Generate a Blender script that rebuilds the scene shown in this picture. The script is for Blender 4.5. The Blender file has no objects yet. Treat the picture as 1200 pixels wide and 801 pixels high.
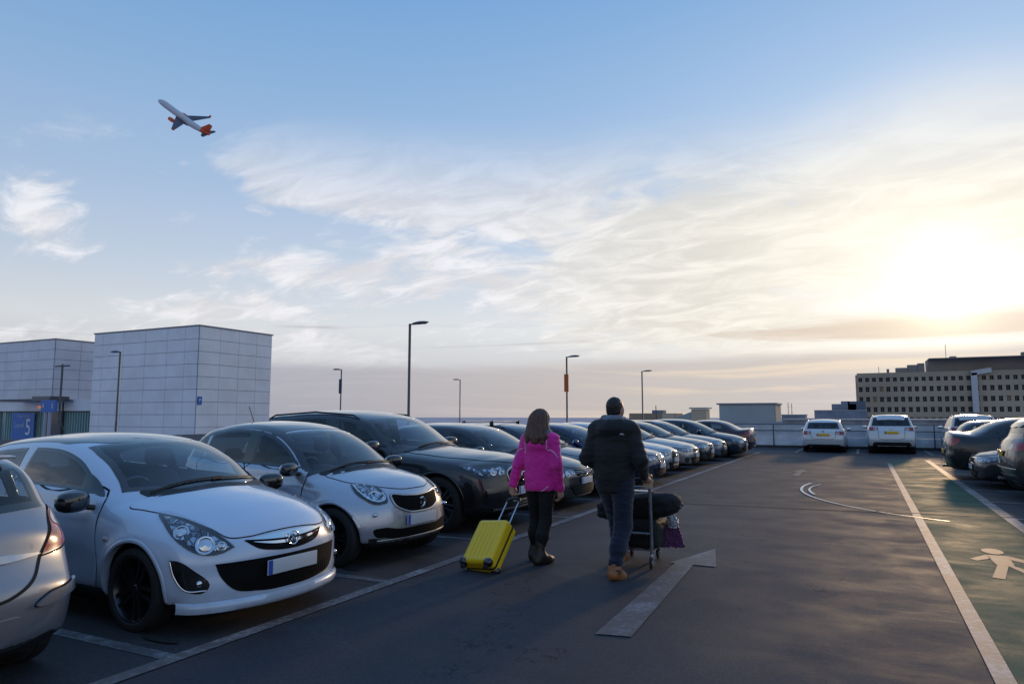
import bpy, bmesh, math, random
import numpy as np
from mathutils import Vector, Matrix, noise
from mathutils.geometry import delaunay_2d_cdt
R_ = math.radians
random.seed(7)
scene = bpy.context.scene
COL = scene.collection

# ------------------------------------------------------------------ objects
def tag(o, label=None, cat=None, group=None, kind=None):
    if label: o['label'] = label
    if cat: o['category'] = cat
    if group: o['group'] = group
    if kind: o['kind'] = kind
    return o

def empty(name, loc=(0, 0, 0), rz=0.0, label=None, cat=None, group=None):
    o = bpy.data.objects.new(name, None)
    o.empty_display_size = 0.2
    COL.objects.link(o)
    o.location = loc
    o.rotation_euler = (0, 0, rz)
    return tag(o, label, cat, group)

def link(name, me, parent=None):
    o = bpy.data.objects.new(name, me)
    COL.objects.link(o)
    if parent: o.parent = parent
    return o

def mesh(name, V, Fs, mats, midx=None, smooth=None):
    me = bpy.data.meshes.new(name)
    if isinstance(V, np.ndarray): V = V.tolist()
    me.from_pydata(V, [], [list(f) for f in Fs])
    for m in (mats if isinstance(mats, (list, tuple)) else [mats]): me.materials.append(m)
    if midx is not None: me.polygons.foreach_set('material_index', np.asarray(midx, dtype=np.int32))
    if smooth is not None:
        me.polygons.foreach_set('use_smooth', [True] * len(me.polygons))
        if smooth < 180: me.set_sharp_from_angle(angle=R_(smooth))
    me.update()
    return me

class MB:
    """collects shapes that become one mesh"""
    def __init__(s): s.V = []; s.F = []; s.M = []
    def add(s, V, F, m=0, mat=None):
        k = len(s.V)
        if mat is not None: V = [tuple(mat @ Vector(v)) for v in V]
        s.V += [tuple(float(a) for a in v) for v in V]
        s.F += [tuple(int(i) + k for i in f) for f in F]
        s.M += [m] * len(F)
        return s
    def box(s, c, d, m=0, rot=None, bev=0.0):
        x, y, z = (a / 2 for a in d)
        if bev <= 0:
            V = [(i * x, j * y, k * z) for i in (-1, 1) for j in (-1, 1) for k in (-1, 1)]
            F = [(0, 1, 3, 2), (4, 6, 7, 5), (0, 4, 5, 1), (2, 3, 7, 6), (0, 2, 6, 4), (1, 5, 7, 3)]
        else:
            bm = bmesh.new(); bmesh.ops.create_cube(bm, size=1)
            bmesh.ops.scale(bm, vec=d, verts=bm.verts)
            bmesh.ops.bevel(bm, geom=bm.edges[:], offset=bev, segments=2, affect='EDGES', profile=0.6)
            V = [v.co[:] for v in bm.verts]; bm.verts.index_update(); F = [[v.index for v in f.verts] for f in bm.faces]
            bm.free()
        M = Matrix.Translation(c)
        if rot is not None: M = M @ (rot if isinstance(rot, Matrix) else Matrix.Rotation(rot, 4, 'Z'))
        return s.add(V, F, m, M)
    def tube(s, pts, r, n=10, m=0, closed=False, cap=True):
        pts = [Vector(p) for p in pts]; N = len(pts)
        rr = r if isinstance(r, (list, tuple)) else [r] * N
        V = []; F = []; up = None
        for i, p in enumerate(pts):
            if closed: t = pts[(i + 1) % N] - pts[i - 1]
            else: t = pts[min(i + 1, N - 1)] - pts[max(i - 1, 0)]
            t.normalize()
            if up is None:
                up = Vector((0, 0, 1)) if abs(t.z) < .9 else Vector((1, 0, 0))
            up = (up - t * up.dot(t)).normalized(); b = t.cross(up)
            for k in range(n):
                a = 2 * math.pi * k / n
                V.append(p + (up * math.cos(a) + b * math.sin(a)) * rr[i])
        M = N if closed else N - 1
        for i in range(M):
            j = (i + 1) % N
            for k in range(n):
                l = (k + 1) % n
                F.append((i * n + k, i * n + l, j * n + l, j * n + k))
        if cap and not closed:
            F.append(tuple(range(n - 1, -1, -1))); F.append(tuple((N - 1) * n + k for k in range(n)))
        return s.add(V, F, m)
    def lathe(s, prof, n=32, m=0, axis='Z', c=(0, 0, 0), closed=False):
        V = []; F = []
        for r, h in prof:
            for k in range(n):
                a = 2 * math.pi * k / n; x, y = r * math.cos(a), r * math.sin(a)
                V.append({'Z': (x, y, h), 'Y': (x, h, y), 'X': (h, x, y)}[axis])
        N = len(prof)
        for i in range(N if closed else N - 1):
            j = (i + 1) % N
            for k in range(n):
                l = (k + 1) % n
                F.append((i * n + k, i * n + l, j * n + l, j * n + k))
        if axis == 'Y': F = [f[::-1] for f in F]
        return s.add(V, F, m, Matrix.Translation(c))
    def sq(s, c, rad, p=2.5, m=0, rot=None, nu=20, nv=12):
        """superquadric blob"""
        V = []; F = []
        e = lambda v, q: math.copysign(abs(v) ** q, v)
        for j in range(nv + 1):
            ph = -math.pi / 2 + math.pi * j / nv
            for i in range(nu):
                th = 2 * math.pi * i / nu; q = 2 / p
                V.append((rad[0] * e(math.cos(ph), q) * e(math.cos(th), q), rad[1] * e(math.cos(ph), q) * e(math.sin(th), q), rad[2] * e(math.sin(ph), q)))
        for j in range(nv):
            for i in range(nu):
                k = (i + 1) % nu
                F.append((j * nu + i, j * nu + k, (j + 1) * nu + k, (j + 1) * nu + i))
        M = Matrix.Translation(c)
        if rot is not None: M = M @ rot
        return s.add(V, F, m, M)
    def prism(s, poly, z0, z1, m=0, mat=None):
        n = len(poly)
        V = [(p[0], p[1], z0) for p in poly] + [(p[0], p[1], z1) for p in poly]
        F = [tuple(range(n - 1, -1, -1)), tuple(range(n, 2 * n))] + [(i, (i + 1) % n, n + (i + 1) % n, n + i) for i in range(n)]
        return s.add(V, F, m, mat)
    def mesh(s, name, mats, smooth=None): return mesh(name, s.V, s.F, mats, s.M, smooth)
    def obj(s, name, mats, parent=None, smooth=None): return link(name, s.mesh(name, mats, smooth), parent)

# ------------------------------------------------------------------ materials
class NT:
    def __init__(s, nt): s.nt = nt; nt.nodes.clear()
    def n(s, t, **k):
        o = s.nt.nodes.new(t)
        for a, v in k.items():
            if a[0] == 'i' and a[1:].isdigit(): s.set(o.inputs[int(a[1:])], v)
            elif hasattr(o, a): setattr(o, a, v)
            else: s.set(o.inputs[a.replace('_', ' ')], v)
        return o
    def set(s, inp, v):
        if hasattr(v, 'bl_idname') and hasattr(v, 'outputs'): v = v.outputs[0]
        if isinstance(v, bpy.types.NodeSocket): s.nt.links.new(v, inp)
        else: inp.default_value = v
    def math(s, op, a, b=0.0, clamp=False, c=None):
        o = s.n('ShaderNodeMath', operation=op); o.use_clamp = clamp
        s.set(o.inputs[0], a); s.set(o.inputs[1], b)
        if c is not None: s.set(o.inputs[2], c)
        return o.outputs[0]
    def mix(s, f, a, b, mode='MIX', clamp=False):
        o = s.n('ShaderNodeMix', data_type='RGBA', blend_type=mode); o.clamp_result = clamp
        s.set(o.inputs[0], f); s.set(o.inputs[6], a); s.set(o.inputs[7], b)
        return o.outputs[2]
    def ramp(s, f, stops, interp='LINEAR'):
        o = s.n('ShaderNodeValToRGB'); s.set(o.inputs[0], f); r = o.color_ramp; r.interpolation = interp
        while len(r.elements) < len(stops): r.elements.new(.5)
        for e, (p, c) in zip(r.elements, stops):
            e.position = p; e.color = c if len(c) == 4 else (*c, 1)
        return o.outputs[0]
    def mr(s, v, a, b, c=0.0, d=1.0, smooth=True):
        o = s.n('ShaderNodeMapRange'); o.interpolation_type = 'SMOOTHSTEP' if smooth else 'LINEAR'
        for i, x in enumerate((v, a, b, c, d)): s.set(o.inputs[i], x)
        return o.outputs[0]
    def noise(s, vec, scale, detail=4, rough=.5, dist=0.0):
        o = s.n('ShaderNodeTexNoise'); s.set(o.inputs['Vector'], vec); o.inputs['Scale'].default_value = scale
        o.inputs['Detail'].default_value = detail; o.inputs['Roughness'].default_value = rough; o.inputs['Distortion'].default_value = dist
        return o.outputs[0]

def g3(c): return (c, c, c, 1) if not isinstance(c, (tuple, list)) else (*c[:3], 1)
_mc = {}
def mat(name, col, rough=.5, metal=0.0, coat=0.0, emis=None, es=1.0, var=0.0, vs=8.0, bump=0.0, bs=60.0, spec=.5, coatr=.03, rv=0.0):
    if name in _mc: return _mc[name]
    m = bpy.data.materials.new(name); m.use_nodes = True; t = NT(m.node_tree)
    out = t.n('ShaderNodeOutputMaterial'); b = t.n('ShaderNodeBsdfPrincipled')
    tc = t.n('ShaderNodeTexCoord').outputs['Object']
    c = g3(col)
    if var:
        n = t.noise(tc, vs, 5, .6)
        c = t.mix(t.mr(n, .3, .7), g3([x * (1 - var) for x in c[:3]]), g3([x * (1 + var) for x in c[:3]]))
    t.set(b.inputs['Base Color'], c)
    r = rough
    if rv:
        n = t.noise(tc, 9, 5, .6); r = t.mr(n, .3, .7, rough - rv, rough + rv)
    t.set(b.inputs['Roughness'], r); b.inputs['Metallic'].default_value = metal
    b.inputs['Coat Weight'].default_value = coat; b.inputs['Coat Roughness'].default_value = coatr
    b.inputs['Specular IOR Level'].default_value = spec
    if emis: b.inputs['Emission Color'].default_value = g3(emis); b.inputs['Emission Strength'].default_value = es
    if bump:
        bn = t.n('ShaderNodeBump'); t.set(bn.inputs['Height'], t.noise(tc, bs, 3, .6)); bn.inputs['Strength'].default_value = bump; bn.inputs['Distance'].default_value = .01
        t.set(b.inputs['Normal'], bn)
    t.set(out.inputs[0], b)
    _mc[name] = m
    return m

def paint(name, col, metal=.4, rough=.35):
    """car paint: coated, slightly dusty lower down, dark cloth on the inside of the shell"""
    if name in _mc: return _mc[name]
    m = bpy.data.materials.new(name); m.use_nodes = True; t = NT(m.node_tree)
    out = t.n('ShaderNodeOutputMaterial'); b = t.n('ShaderNodeBsdfPrincipled')
    tc = t.n('ShaderNodeTexCoord').outputs['Object']
    z = t.n('ShaderNodeSeparateXYZ', i0=tc).outputs[2]
    n = t.noise(tc, 3.5, 6, .65)
    dirt = t.math('MULTIPLY', t.mr(z, .5, .12), t.mr(n, .35, .75), True)
    dirt = t.math('MULTIPLY', dirt, .28)
    c = g3(col)
    c = t.mix(dirt, c, g3((.06, .052, .045)))
    t.set(b.inputs['Base Color'], c)
    t.set(b.inputs['Metallic'], t.math('MULTIPLY', t.math('SUBTRACT', 1.0, dirt), metal))
    t.set(b.inputs['Roughness'], t.math('ADD', t.mr(n, .3, .8, rough - .01, rough + .02), t.math('MULTIPLY', dirt, .4)))
    b.inputs['Coat Weight'].default_value = 1.0
    t.set(b.inputs['Coat Roughness'], t.math('ADD', t.mr(n, .3, .8, .01, .035), t.math('MULTIPLY', dirt, .35)))
    d = t.n('ShaderNodeBsdfDiffuse'); d.inputs[0].default_value = g3(.02)
    mx = t.n('ShaderNodeMixShader', i0=t.n('ShaderNodeNewGeometry').outputs['Backfacing'], i1=b, i2=d)
    t.set(out.inputs[0], mx)
    _mc[name] = m
    return m

def glass(name, tint=.4, col=(.75, .9, 1.0), rough=.0, f0=.05):
    if name in _mc: return _mc[name]
    m = bpy.data.materials.new(name); m.use_nodes = True; t = NT(m.node_tree)
    out = t.n('ShaderNodeOutputMaterial')
    tr = t.n('ShaderNodeBsdfTransparent'); tr.inputs[0].default_value = g3([c * tint for c in col])
    gl = t.n('ShaderNodeBsdfGlossy'); gl.inputs['Roughness'].default_value = rough + .005; gl.inputs[0].default_value = g3(.95)
    lw = t.n('ShaderNodeLayerWeight'); lw.inputs[0].default_value = .5
    fr = t.math('POWER', lw.outputs['Facing'], 3.6)
    fr = t.math('ADD', t.math('MULTIPLY', fr, .9), f0, True)
    tc = t.n('ShaderNodeTexCoord').outputs['Object']
    dust = t.mr(t.noise(tc, 5, 6, .7), .4, .8, .01, .05)
    df = t.n('ShaderNodeBsdfDiffuse'); df.inputs[0].default_value = g3(.3)
    m1 = t.n('ShaderNodeMixShader', i0=dust, i1=tr, i2=df)
    mx = t.n('ShaderNodeMixShader', i0=fr, i1=m1, i2=gl)
    t.set(out.inputs[0], mx)
    _mc[name] = m
    return m

M_blk = mat('black_plastic', .018, .5, rv=.1, var=.3)
M_gblk = mat('gloss_black', .008, .12, coat=1)
M_rub = mat('rubber', .016, .75, var=.25, vs=20, bump=.2, bs=90)
M_chr = mat('chrome', (.75, .76, .78), .09, 1.0)
M_sil = mat('silver_metal', (.42, .43, .45), .32, 1.0, rv=.08)
M_rimd = mat('dark_alloy', (.045, .045, .05), .3, .8, coat=.4)
M_rims = mat('silver_alloy', (.3, .31, .33), .3, .9, coat=.3)
M_disc = mat('brake_steel', (.08, .078, .075), .4, .9)
M_cloth = mat('seat_cloth', .05, .85, var=.3, vs=30)
M_dash = mat('dash_plastic', .02, .6)
M_platew = mat('plate_white', (.62, .64, .66), .35, coat=.4)
M_platey = mat('plate_yellow', (.75, .46, .03), .35, coat=.4)
M_blue = mat('plate_blue', (.02, .08, .42), .35, coat=.4)
M_red = mat('tail_red', (.30, .012, .012), .18, coat=1, var=.5, vs=30)
M_redb = mat('tail_red_bright', (.42, .05, .03), .15, coat=1, var=.5, vs=24)
M_tlw = mat('tail_clear', (.5, .42, .38), .15, coat=1)
M_amb = mat('amber', (.5, .18, .02), .2, coat=1)
def _lampc():
    m = mat('lamp_chrome', (.6, .66, .75), .12, 1.0); t = NT.__new__(NT); t.nt = m.node_tree; b = m.node_tree.nodes['Principled BSDF']
    tc = t.n('ShaderNodeTexCoord').outputs['Object']
    v = t.n('ShaderNodeTexVoronoi', i0=tc); v.inputs['Scale'].default_value = 21; v2 = t.n('ShaderNodeTexVoronoi', feature='DISTANCE_TO_EDGE', i0=tc); v2.inputs['Scale'].default_value = 21
    k = t.math('MULTIPLY', t.mr(v2.outputs['Distance'], .02, .10), t.mr(v.outputs['Color'], .1, .9, .10, 1.0))
    t.set(b.inputs['Base Color'], t.mix(k, g3((.015, .017, .022)), g3((.62, .68, .78))))
    bn = t.n('ShaderNodeBump'); t.set(bn.inputs['Height'], v.outputs['Distance']); bn.inputs['Strength'].default_value = 1.0; bn.inputs['Distance'].default_value = .02
    t.set(b.inputs['Normal'], bn); return m
M_lampc = _lampc()
M_grl = mat('grille_black', .006, .8, spec=.12)
M_lampd = mat('lamp_dark', (.012, .013, .016), .3, .2, coat=.5)
M_glassw = glass('windscreen_glass', .84)
M_glass = glass('side_glass', .7)
M_glassd = glass('privacy_glass', .12)
M_lens = glass('lamp_lens', .95, (1, 1, 1), 0, .05)
M_gap = mat('shut_line', .006, .9)

# ------------------------------------------------------------------ implicit surfaces
def sstep(x): x = np.clip(x, 0, 1); return x * x * (3 - 2 * x)
def smax(a, b, k): return .5 * (a + b + np.sqrt((a - b) ** 2 + k * k))
def smin(a, b, k): return .5 * (a + b - np.sqrt((a - b) ** 2 + k * k))

def snet(fn, lo, hi, h, mirror=False, chunk=400000):
    """surface nets; mirror: evaluates y >= 0 only (lo[1] = -hi[1])"""
    n = [int(math.ceil((hi[i] - lo[i]) / h)) + 1 for i in range(3)]
    if mirror:
        m = int(math.ceil(hi[1] / h)) + 1; n[1] = 2 * m + 1; lo = (lo[0], -m * h, lo[2])
    ax = [lo[i] + h * np.arange(n[i]) for i in range(3)]
    ys = ax[1][n[1] // 2:] if mirror else ax[1]
    V = np.empty((n[0], len(ys), n[2]), np.float32)
    YZ = np.stack(np.meshgrid(ys, ax[2], indexing='ij'), -1).reshape(-1, 2)
    st = max(1, chunk // len(YZ))
    for i in range(0, n[0], st):
        xs = ax[0][i:i + st]
        P = np.empty((len(xs), len(YZ), 3)); P[..., 0] = xs[:, None]; P[..., 1:] = YZ
        V[i:i + st] = fn(P.reshape(-1, 3)).reshape(len(xs), len(ys), n[2])
    if mirror: V = np.concatenate([V[:, :0:-1], V], 1)
    S = V < 0
    a, b, c = n[0] - 1, n[1] - 1, n[2] - 1
    cnt = np.zeros((a, b, c), np.int8)
    offs = [(i, j, k) for i in (0, 1) for j in (0, 1) for k in (0, 1)]
    for i, j, k in offs: cnt += S[i:i + a, j:j + b, k:k + c]
    act = (cnt > 0) & (cnt < 8)
    idx = -np.ones((a, b, c), np.int64); I = np.argwhere(act); idx[act] = np.arange(len(I))
    cv = np.stack([V[I[:, 0] + i, I[:, 1] + j, I[:, 2] + k] for i, j, k in offs], 1)
    acc = np.zeros((len(I), 3)); num = np.zeros(len(I))
    for p in range(8):
        for q in range(p + 1, 8):
            d = np.array(offs[q]) - np.array(offs[p])
            if abs(d).sum() != 1: continue
            A, B = cv[:, p], cv[:, q]; cr = (A < 0) != (B < 0)
            t = np.where(cr, A / np.where(cr, A - B, 1), 0)
            acc += np.where(cr[:, None], np.array(offs[p]) + t[:, None] * d, 0); num += cr
    P = (I + acc / num[:, None]) * h + np.array([ax[0][0], ax[1][0], ax[2][0]])
    Q = []
    for d in range(3):
        sl0 = [slice(1, -1)] * 3; sl1 = [slice(1, -1)] * 3
        sl0[d] = slice(0, -1); sl1[d] = slice(1, None)
        A, B = S[tuple(sl0)], S[tuple(sl1)]
        E = np.argwhere(A != B); w = A[A != B]
        base = E.copy(); o = [x for x in range(3) if x != d]
        for x in o: base[:, x] += 1
        cs = []
        for du, dv in ((-1, -1), (0, -1), (0, 0), (-1, 0)):
            cc = base.copy(); cc[:, o[0]] += du; cc[:, o[1]] += dv
            cs.append(idx[cc[:, 0], cc[:, 1], cc[:, 2]])
        q = np.stack(cs, 1)
        fl = w if d != 1 else ~w
        q = np.where(fl[:, None], q, q[:, ::-1]); Q.append(q)
    return P, np.concatenate(Q)

def grad(fn, P, e):
    G = np.empty_like(P)
    for a in range(3):
        D = np.zeros(3); D[a] = e
        G[:, a] = (fn(P + D) - fn(P - D)) / (2 * e)
    return G

def newton(fn, P, h, it=4):
    for _ in range(it):
        f = fn(P); G = grad(fn, P, h * .2); g2 = (G * G).sum(1) + 1e-9
        st = -(f / g2)[:, None] * G
        ln = np.linalg.norm(st, axis=1); st *= np.minimum(1, .5 * h / (ln + 1e-9))[:, None]
        P = P + st
    return P

def spline(pts, closed=True, per=8):
    """Hermite through points; a third element 'c' makes a corner"""
    P = [np.array(p[:2], float) for p in pts]; C = [len(p) > 2 for p in pts]; N = len(P); out = []
    def tan(i, side):
        a, b, c = P[(i - 1) % N], P[i], P[(i + 1) % N]
        if C[i] or (not closed and (i in (0, N - 1))):
            return ((c - b) / (np.linalg.norm(c - b) + 1e-9)) if side else ((b - a) / (np.linalg.norm(b - a) + 1e-9))
        l1, l2 = np.linalg.norm(b - a) + 1e-9, np.linalg.norm(c - b) + 1e-9
        t = (b - a) / l1 * l2 + (c - b) / l2 * l1
        return t / (l1 + l2)
    for i in range(N if closed else N - 1):
        a, b = P[i], P[(i + 1) % N]; L = np.linalg.norm(b - a)
        m0, m1 = tan(i, 1) * L, tan((i + 1) % N, 0) * L
        for k in range(per):
            t = k / per
            out.append((2 * t**3 - 3 * t**2 + 1) * a + (t**3 - 2 * t**2 + t) * m0 + (-2 * t**3 + 3 * t**2) * b + (t**3 - t**2) * m1)
    if not closed: out.append(P[-1])
    return np.array(out)

def lut(pts, smooth=True):
    P = spline([(a, b) for a, b in pts], False, 10) if smooth and len(pts) > 2 else np.array(pts, float)
    x = P[:, 0]; x = np.maximum.accumulate(x + np.arange(len(x)) * 1e-9)
    return lambda v: np.interp(v, x, P[:, 1])

def sd_poly(P, Q):
    """signed distance of points P to closed polygon Q (negative inside)"""
    x = np.ascontiguousarray(P[:, 0]); y = np.ascontiguousarray(P[:, 1])
    d = np.full(len(P), 1e9); s = np.zeros(len(P), bool)
    for (ax, ay), (bx, by) in zip(Q.tolist(), np.roll(Q, -1, 0).tolist()):
        ex, ey = bx - ax, by - ay; wx = x - ax; wy = y - ay
        t = wx * ex; t += wy * ey; t /= ex * ex + ey * ey + 1e-12; np.clip(t, 0, 1, out=t)
        cr = ex * wy - ey * wx
        if by > ay: s ^= (y >= ay) & (y < by) & (cr > 0)
        elif by < ay: s ^= (y < ay) & (y >= by) & (cr <= 0)
        wx -= t * ex; wy -= t * ey; wx *= wx; wy *= wy; wx += wy
        np.minimum(d, wx, out=d)
    return np.where(s, -1.0, 1.0) * np.sqrt(d)

class Car:
    def __init__(c, L, W, H, prof, wheel, **k):
        c.L, c.Wd, c.H = L, W, H; c.hw = W / 2
        c.wf, c.wr, c.R = wheel            # s of front and rear axle, tyre radius
        c.cf = lut([(.1, .16), (.5, .22), (.8, .26), (1.1, .26), (1.5, .2)]); c.cr = .12; c.crown = .085; c.k = .09; c.tum = .42; c.inset = .02
        c.plan = lut([(-.1, .80), (.25, .93), (.8, .985), (1.6, 1), (L - 1.2, 1), (L - .5, .975), (L - .1, .90), (L + .1, .85)])
        c.sec = lut([(.1, .90), (.22, .95), (.4, .985), (.62, 1), (.8, .99), (.95, .955), (1.05, .93)])
        c.belt = lut([(0, .93), (1.3, .96), (L, 1.02)]); c.flare = .012; c.scoop = .012; c.gap = .045; c.h = .022
        c.res = .01
        c.extra = None
        c.__dict__.update(k)
        if 'res' not in k: c.res = .012 if c.h < .025 else .02
        c.poly = spline(prof, True, 8)
        c.s0, c.z0 = -.5, -.2
        ns, nz = int((L + 1) / c.res), int((H + .7) / c.res)
        g = np.stack(np.meshgrid(c.s0 + c.res * np.arange(ns), c.z0 + c.res * np.arange(nz), indexing='ij'), -1)
        c.T = sd_poly(g.reshape(-1, 2), c.poly).reshape(ns, nz)
        c.Tf = c.T.ravel(); c.wz = c.R
        c.Ra = c.R + c.gap
    def prof_sd(c, s, z):
        u = np.clip((s - c.s0) / c.res, 1.001, c.T.shape[0] - 3.001); v = np.clip((z - c.z0) / c.res, 1.001, c.T.shape[1] - 3.001)
        i = u.astype(int); j = v.astype(int); a = u - i; b = v - j
        def w(t): return (-.5 * t + t * t - .5 * t**3, 1 - 2.5 * t * t + 1.5 * t**3, .5 * t + 2 * t * t - 1.5 * t**3, -.5 * t * t + .5 * t**3)
        wa, wb = w(a), w(b); r = 0; T = c.Tf; nz = c.T.shape[1]; k = (i - 1) * nz + j - 1
        for m in range(4):
            q = 0
            for n in range(4): q = q + wb[n] * T[k + (m * nz + n)]
            r = r + wa[m] * q
        return r
    def W(c, s, z):
        zb = c.belt(s)
        w = c.hw * c.plan(s) * c.sec(np.minimum(z, zb))
        up = z - zb
        w = w - c.inset * sstep(up / .05) - c.tum * .5 * (up + np.sqrt(up * up + .0006)) + c.tum * .012
        for sw in (c.wf, c.wr):
            r = np.hypot(s - sw, z - c.wz)
            w = w + c.flare * np.exp(-((r - c.Ra - .01) / .07) ** 2) * (z < zb)
        m = sstep((s - c.wf - c.Ra - .05) / .3) * sstep((c.wr - c.Ra - .05 - s) / .3)
        w = w - c.scoop * np.exp(-((z - .48) / .13) ** 2) * m
        w = w + c.scoop * .5 * np.exp(-((z - .84 - .03 * (s - c.L / 2)) / .035) ** 2) * m
        return w
    def warp(c, s, y, z):
        yn = y / c.hw
        wf = sstep((.68 * c.L - s) / (.36 * c.L))
        q = np.minimum(yn, 1.15) ** 2.3
        s2 = s - c.cf(z) * wf * q + c.cr * (1 - wf) * q
        z2 = z + c.crown * sstep((z - .4) / .4) * yn ** 2
        return s2, z2
    def F0(c, P):
        s = c.L / 2 - P[:, 0]; y = np.abs(P[:, 1]); z = P[:, 2]
        s2, z2 = c.warp(s, y, z)
        d = c.prof_sd(s2, z2)
        f = smax(d, (y - c.W(s, z)) * .93, c.k)
        if c.extra: f = c.extra(c, f, s, y, z)
        return f
    def F(c, P):
        f = c.F0(P); s = c.L / 2 - P[:, 0]; y = np.abs(P[:, 1]); z = P[:, 2]
        for sw in (c.wf, c.wr):
            r = np.hypot(s - sw, z - c.wz)
            f = np.maximum(f, -np.maximum(r - c.Ra, (c.hw - .3) - y))
        return f
    def body(c):
        P, Q = snet(c.F, (-c.L / 2 - .15, -c.hw - .1, .05), (c.L / 2 + .15, c.hw + .1, c.H + .1), c.h, True)
        P = newton(c.F, P, c.h)
        for sw in (c.wf, c.wr):
            xs = c.L / 2 - sw
            for _ in range(3):
                dx = P[:, 0] - xs; dz = P[:, 2] - c.wz; r = np.hypot(dx, dz); f0 = c.F0(P)
                m = (np.abs(r - c.Ra) < .75 * c.h) & (np.abs(f0) < .75 * c.h) & (np.abs(P[:, 1]) > c.hw - .25)
                P[m, 0] = xs + dx[m] / r[m] * c.Ra; P[m, 2] = c.wz + dz[m] / r[m] * c.Ra
                q = P[m]; G = grad(c.F0, q, .004); gy = np.where(np.abs(G[:, 1]) < .3, np.sign(G[:, 1]) * .3 + 1e-6, G[:, 1])
                q[:, 1] -= np.clip(c.F0(q) / gy, -.01, .01); P[m] = q
        return P, Q
    # ---- projecting points on to the shell
    def hit(c, O, d):
        """O: points (N,3) outside, d: direction outward; returns point on the shell or nan"""
        O = np.asarray(O, float); N = len(O); d = np.asarray(d, float)
        if d.ndim == 1: d = np.broadcast_to(d, O.shape)
        t0 = np.zeros(N); t1 = np.zeros(N); done = np.zeros(N, bool); live = np.ones(N, bool); t = np.zeros(N)
        for _ in range(70):
            I = np.where(live)[0]
            if not len(I): break
            f = c.F0(O[I] + d[I] * t[I, None])
            neg = f < 0
            J = I[neg]; t1[J] = t[J]; done[J] = True; live[J] = False
            J = I[~neg]; t0[J] = t[J]; t[J] -= np.clip(f[~neg] * .75, .012, .6)
            live[J[t[J] < -5]] = False
        for _ in range(11):
            tm = (t0 + t1) / 2; f = c.F0(O + d * tm[:, None])
            ins = f < 0; t1 = np.where(ins, tm, t1); t0 = np.where(ins, t0, tm)
        X = O + d * ((t0 + t1) / 2)[:, None]; X[~done] = np.nan
        return X
    def pin(c, pts):
        """control points ('f',y,z) ('r',y,z) ('s',s,z) ('t',s,y) or 3-d (s,y,z) -> 3-d points on the shell"""
        out = np.zeros((len(pts), 3)); O = []; D = []; I = []
        for i, p in enumerate(pts):
            if p[0] == 'f': o, d = (c.L / 2 + .6, p[1], p[2]), (1, 0, 0)
            elif p[0] == 'r': o, d = (-c.L / 2 - .6, p[1], p[2]), (-1, 0, 0)
            elif p[0] == 's': o, d = (c.L / 2 - p[1], c.hw + .6, p[2]), (0, 1, 0)
            elif p[0] == 't': o, d = (c.L / 2 - p[1], p[2], c.H + .5), (0, 0, 1)
            else: out[i] = (c.L / 2 - p[0], p[1], p[2]); continue
            O.append(o); D.append(d); I.append(i)
        if I:
            X = c.hit(O, np.array(D, float))
            for i, x in zip(I, X):
                p = pts[i]
                if np.isnan(x).any():
                    x = np.array({'f': (c.L / 2 - .3, p[1], p[2]), 'r': (-c.L / 2 + .2, p[1], p[2]), 's': (c.L / 2 - p[1], c.hw * .9, p[2]), 't': (c.L / 2 - p[1], p[2], .8)}[p[0]], float)
                out[i] = x
        return out
    def frame(c, d):
        w = np.array(d, float); w /= np.linalg.norm(w)
        u = np.cross((0, 0, 1.), w) if abs(w[2]) < .95 else np.array([0, 1., 0])
        u /= np.linalg.norm(u); v = np.cross(w, u)
        return u, v, w
    def to3(c, q, fr, off):
        u, v, w = fr
        O = q[:, :1] * u + q[:, 1:2] * v + w * 3.2
        X = c.hit(O, w)
        bad = np.isnan(X).any(1)
        if bad.any() and not bad.all():
            good = np.where(~bad)[0]
            for i in np.where(bad)[0]:
                j = good[np.argmin(((q[good] - q[i]) ** 2).sum(1))]
                X[i] = X[j]
        G = grad(c.F0, X, .004); G /= np.linalg.norm(G, axis=1)[:, None] + 1e-9
        return X + G * off, G
    def patch(c, pts, d, off=.004, gs=.03, round_=True, inset=None, skirt=.012, corner=()):
        """smooth patch lying on the shell. inset: also returns frame ring and inner pane"""
        fr = c.frame(d); u, v, w = fr
        P3 = c.pin(pts); q = np.stack([P3 @ u, P3 @ v], 1)
        if round_: q = spline([(a, b) if i not in corner else (a, b, 'c') for i, (a, b) in enumerate(q)], True, 6)
        q = resample(q, gs * .8)
        if area(q) < 0: q = q[::-1]
        loops = [q]
        if inset: loops.append(inset_loop(q, inset))
        allq = np.concatenate(loops)
        lo, hi = q.min(0), q.max(0)
        gx = np.arange(lo[0] + gs * .5, hi[0], gs); gy = np.arange(lo[1] + gs * .5, hi[1], gs)
        G = np.stack(np.meshgrid(gx, gy, indexing='ij'), -1).reshape(-1, 2)
        if len(G):
            dd = sd_poly(G, q); G = G[dd < -gs * .45]
        if inset and len(G):
            dd = np.abs(sd_poly(G, loops[1])); G = G[dd > gs * .35]
        pts2 = np.concatenate([allq, G]) if len(G) else allq
        edges = []; k = 0
        for lp in loops:
            n = len(lp); edges += [(k + i, k + (i + 1) % n) for i in range(n)]; k += n
        r = delaunay_2d_cdt([Vector(p) for p in pts2], edges, [], 0, 1e-7)
        V2 = np.array([tuple(p) for p in r[0]]); Fc = np.array([f for f in r[2] if len(f) == 3])
        cen = V2[Fc].mean(1); keep = sd_poly(cen, q) < 0; Fc = Fc[keep]; cen = cen[keep]
        ar = np.cross(V2[Fc[:, 1]] - V2[Fc[:, 0]], V2[Fc[:, 2]] - V2[Fc[:, 0]]); Fc[ar < 0] = Fc[ar < 0][:, ::-1]
        V3, N3 = c.to3(V2, fr, off)
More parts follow.
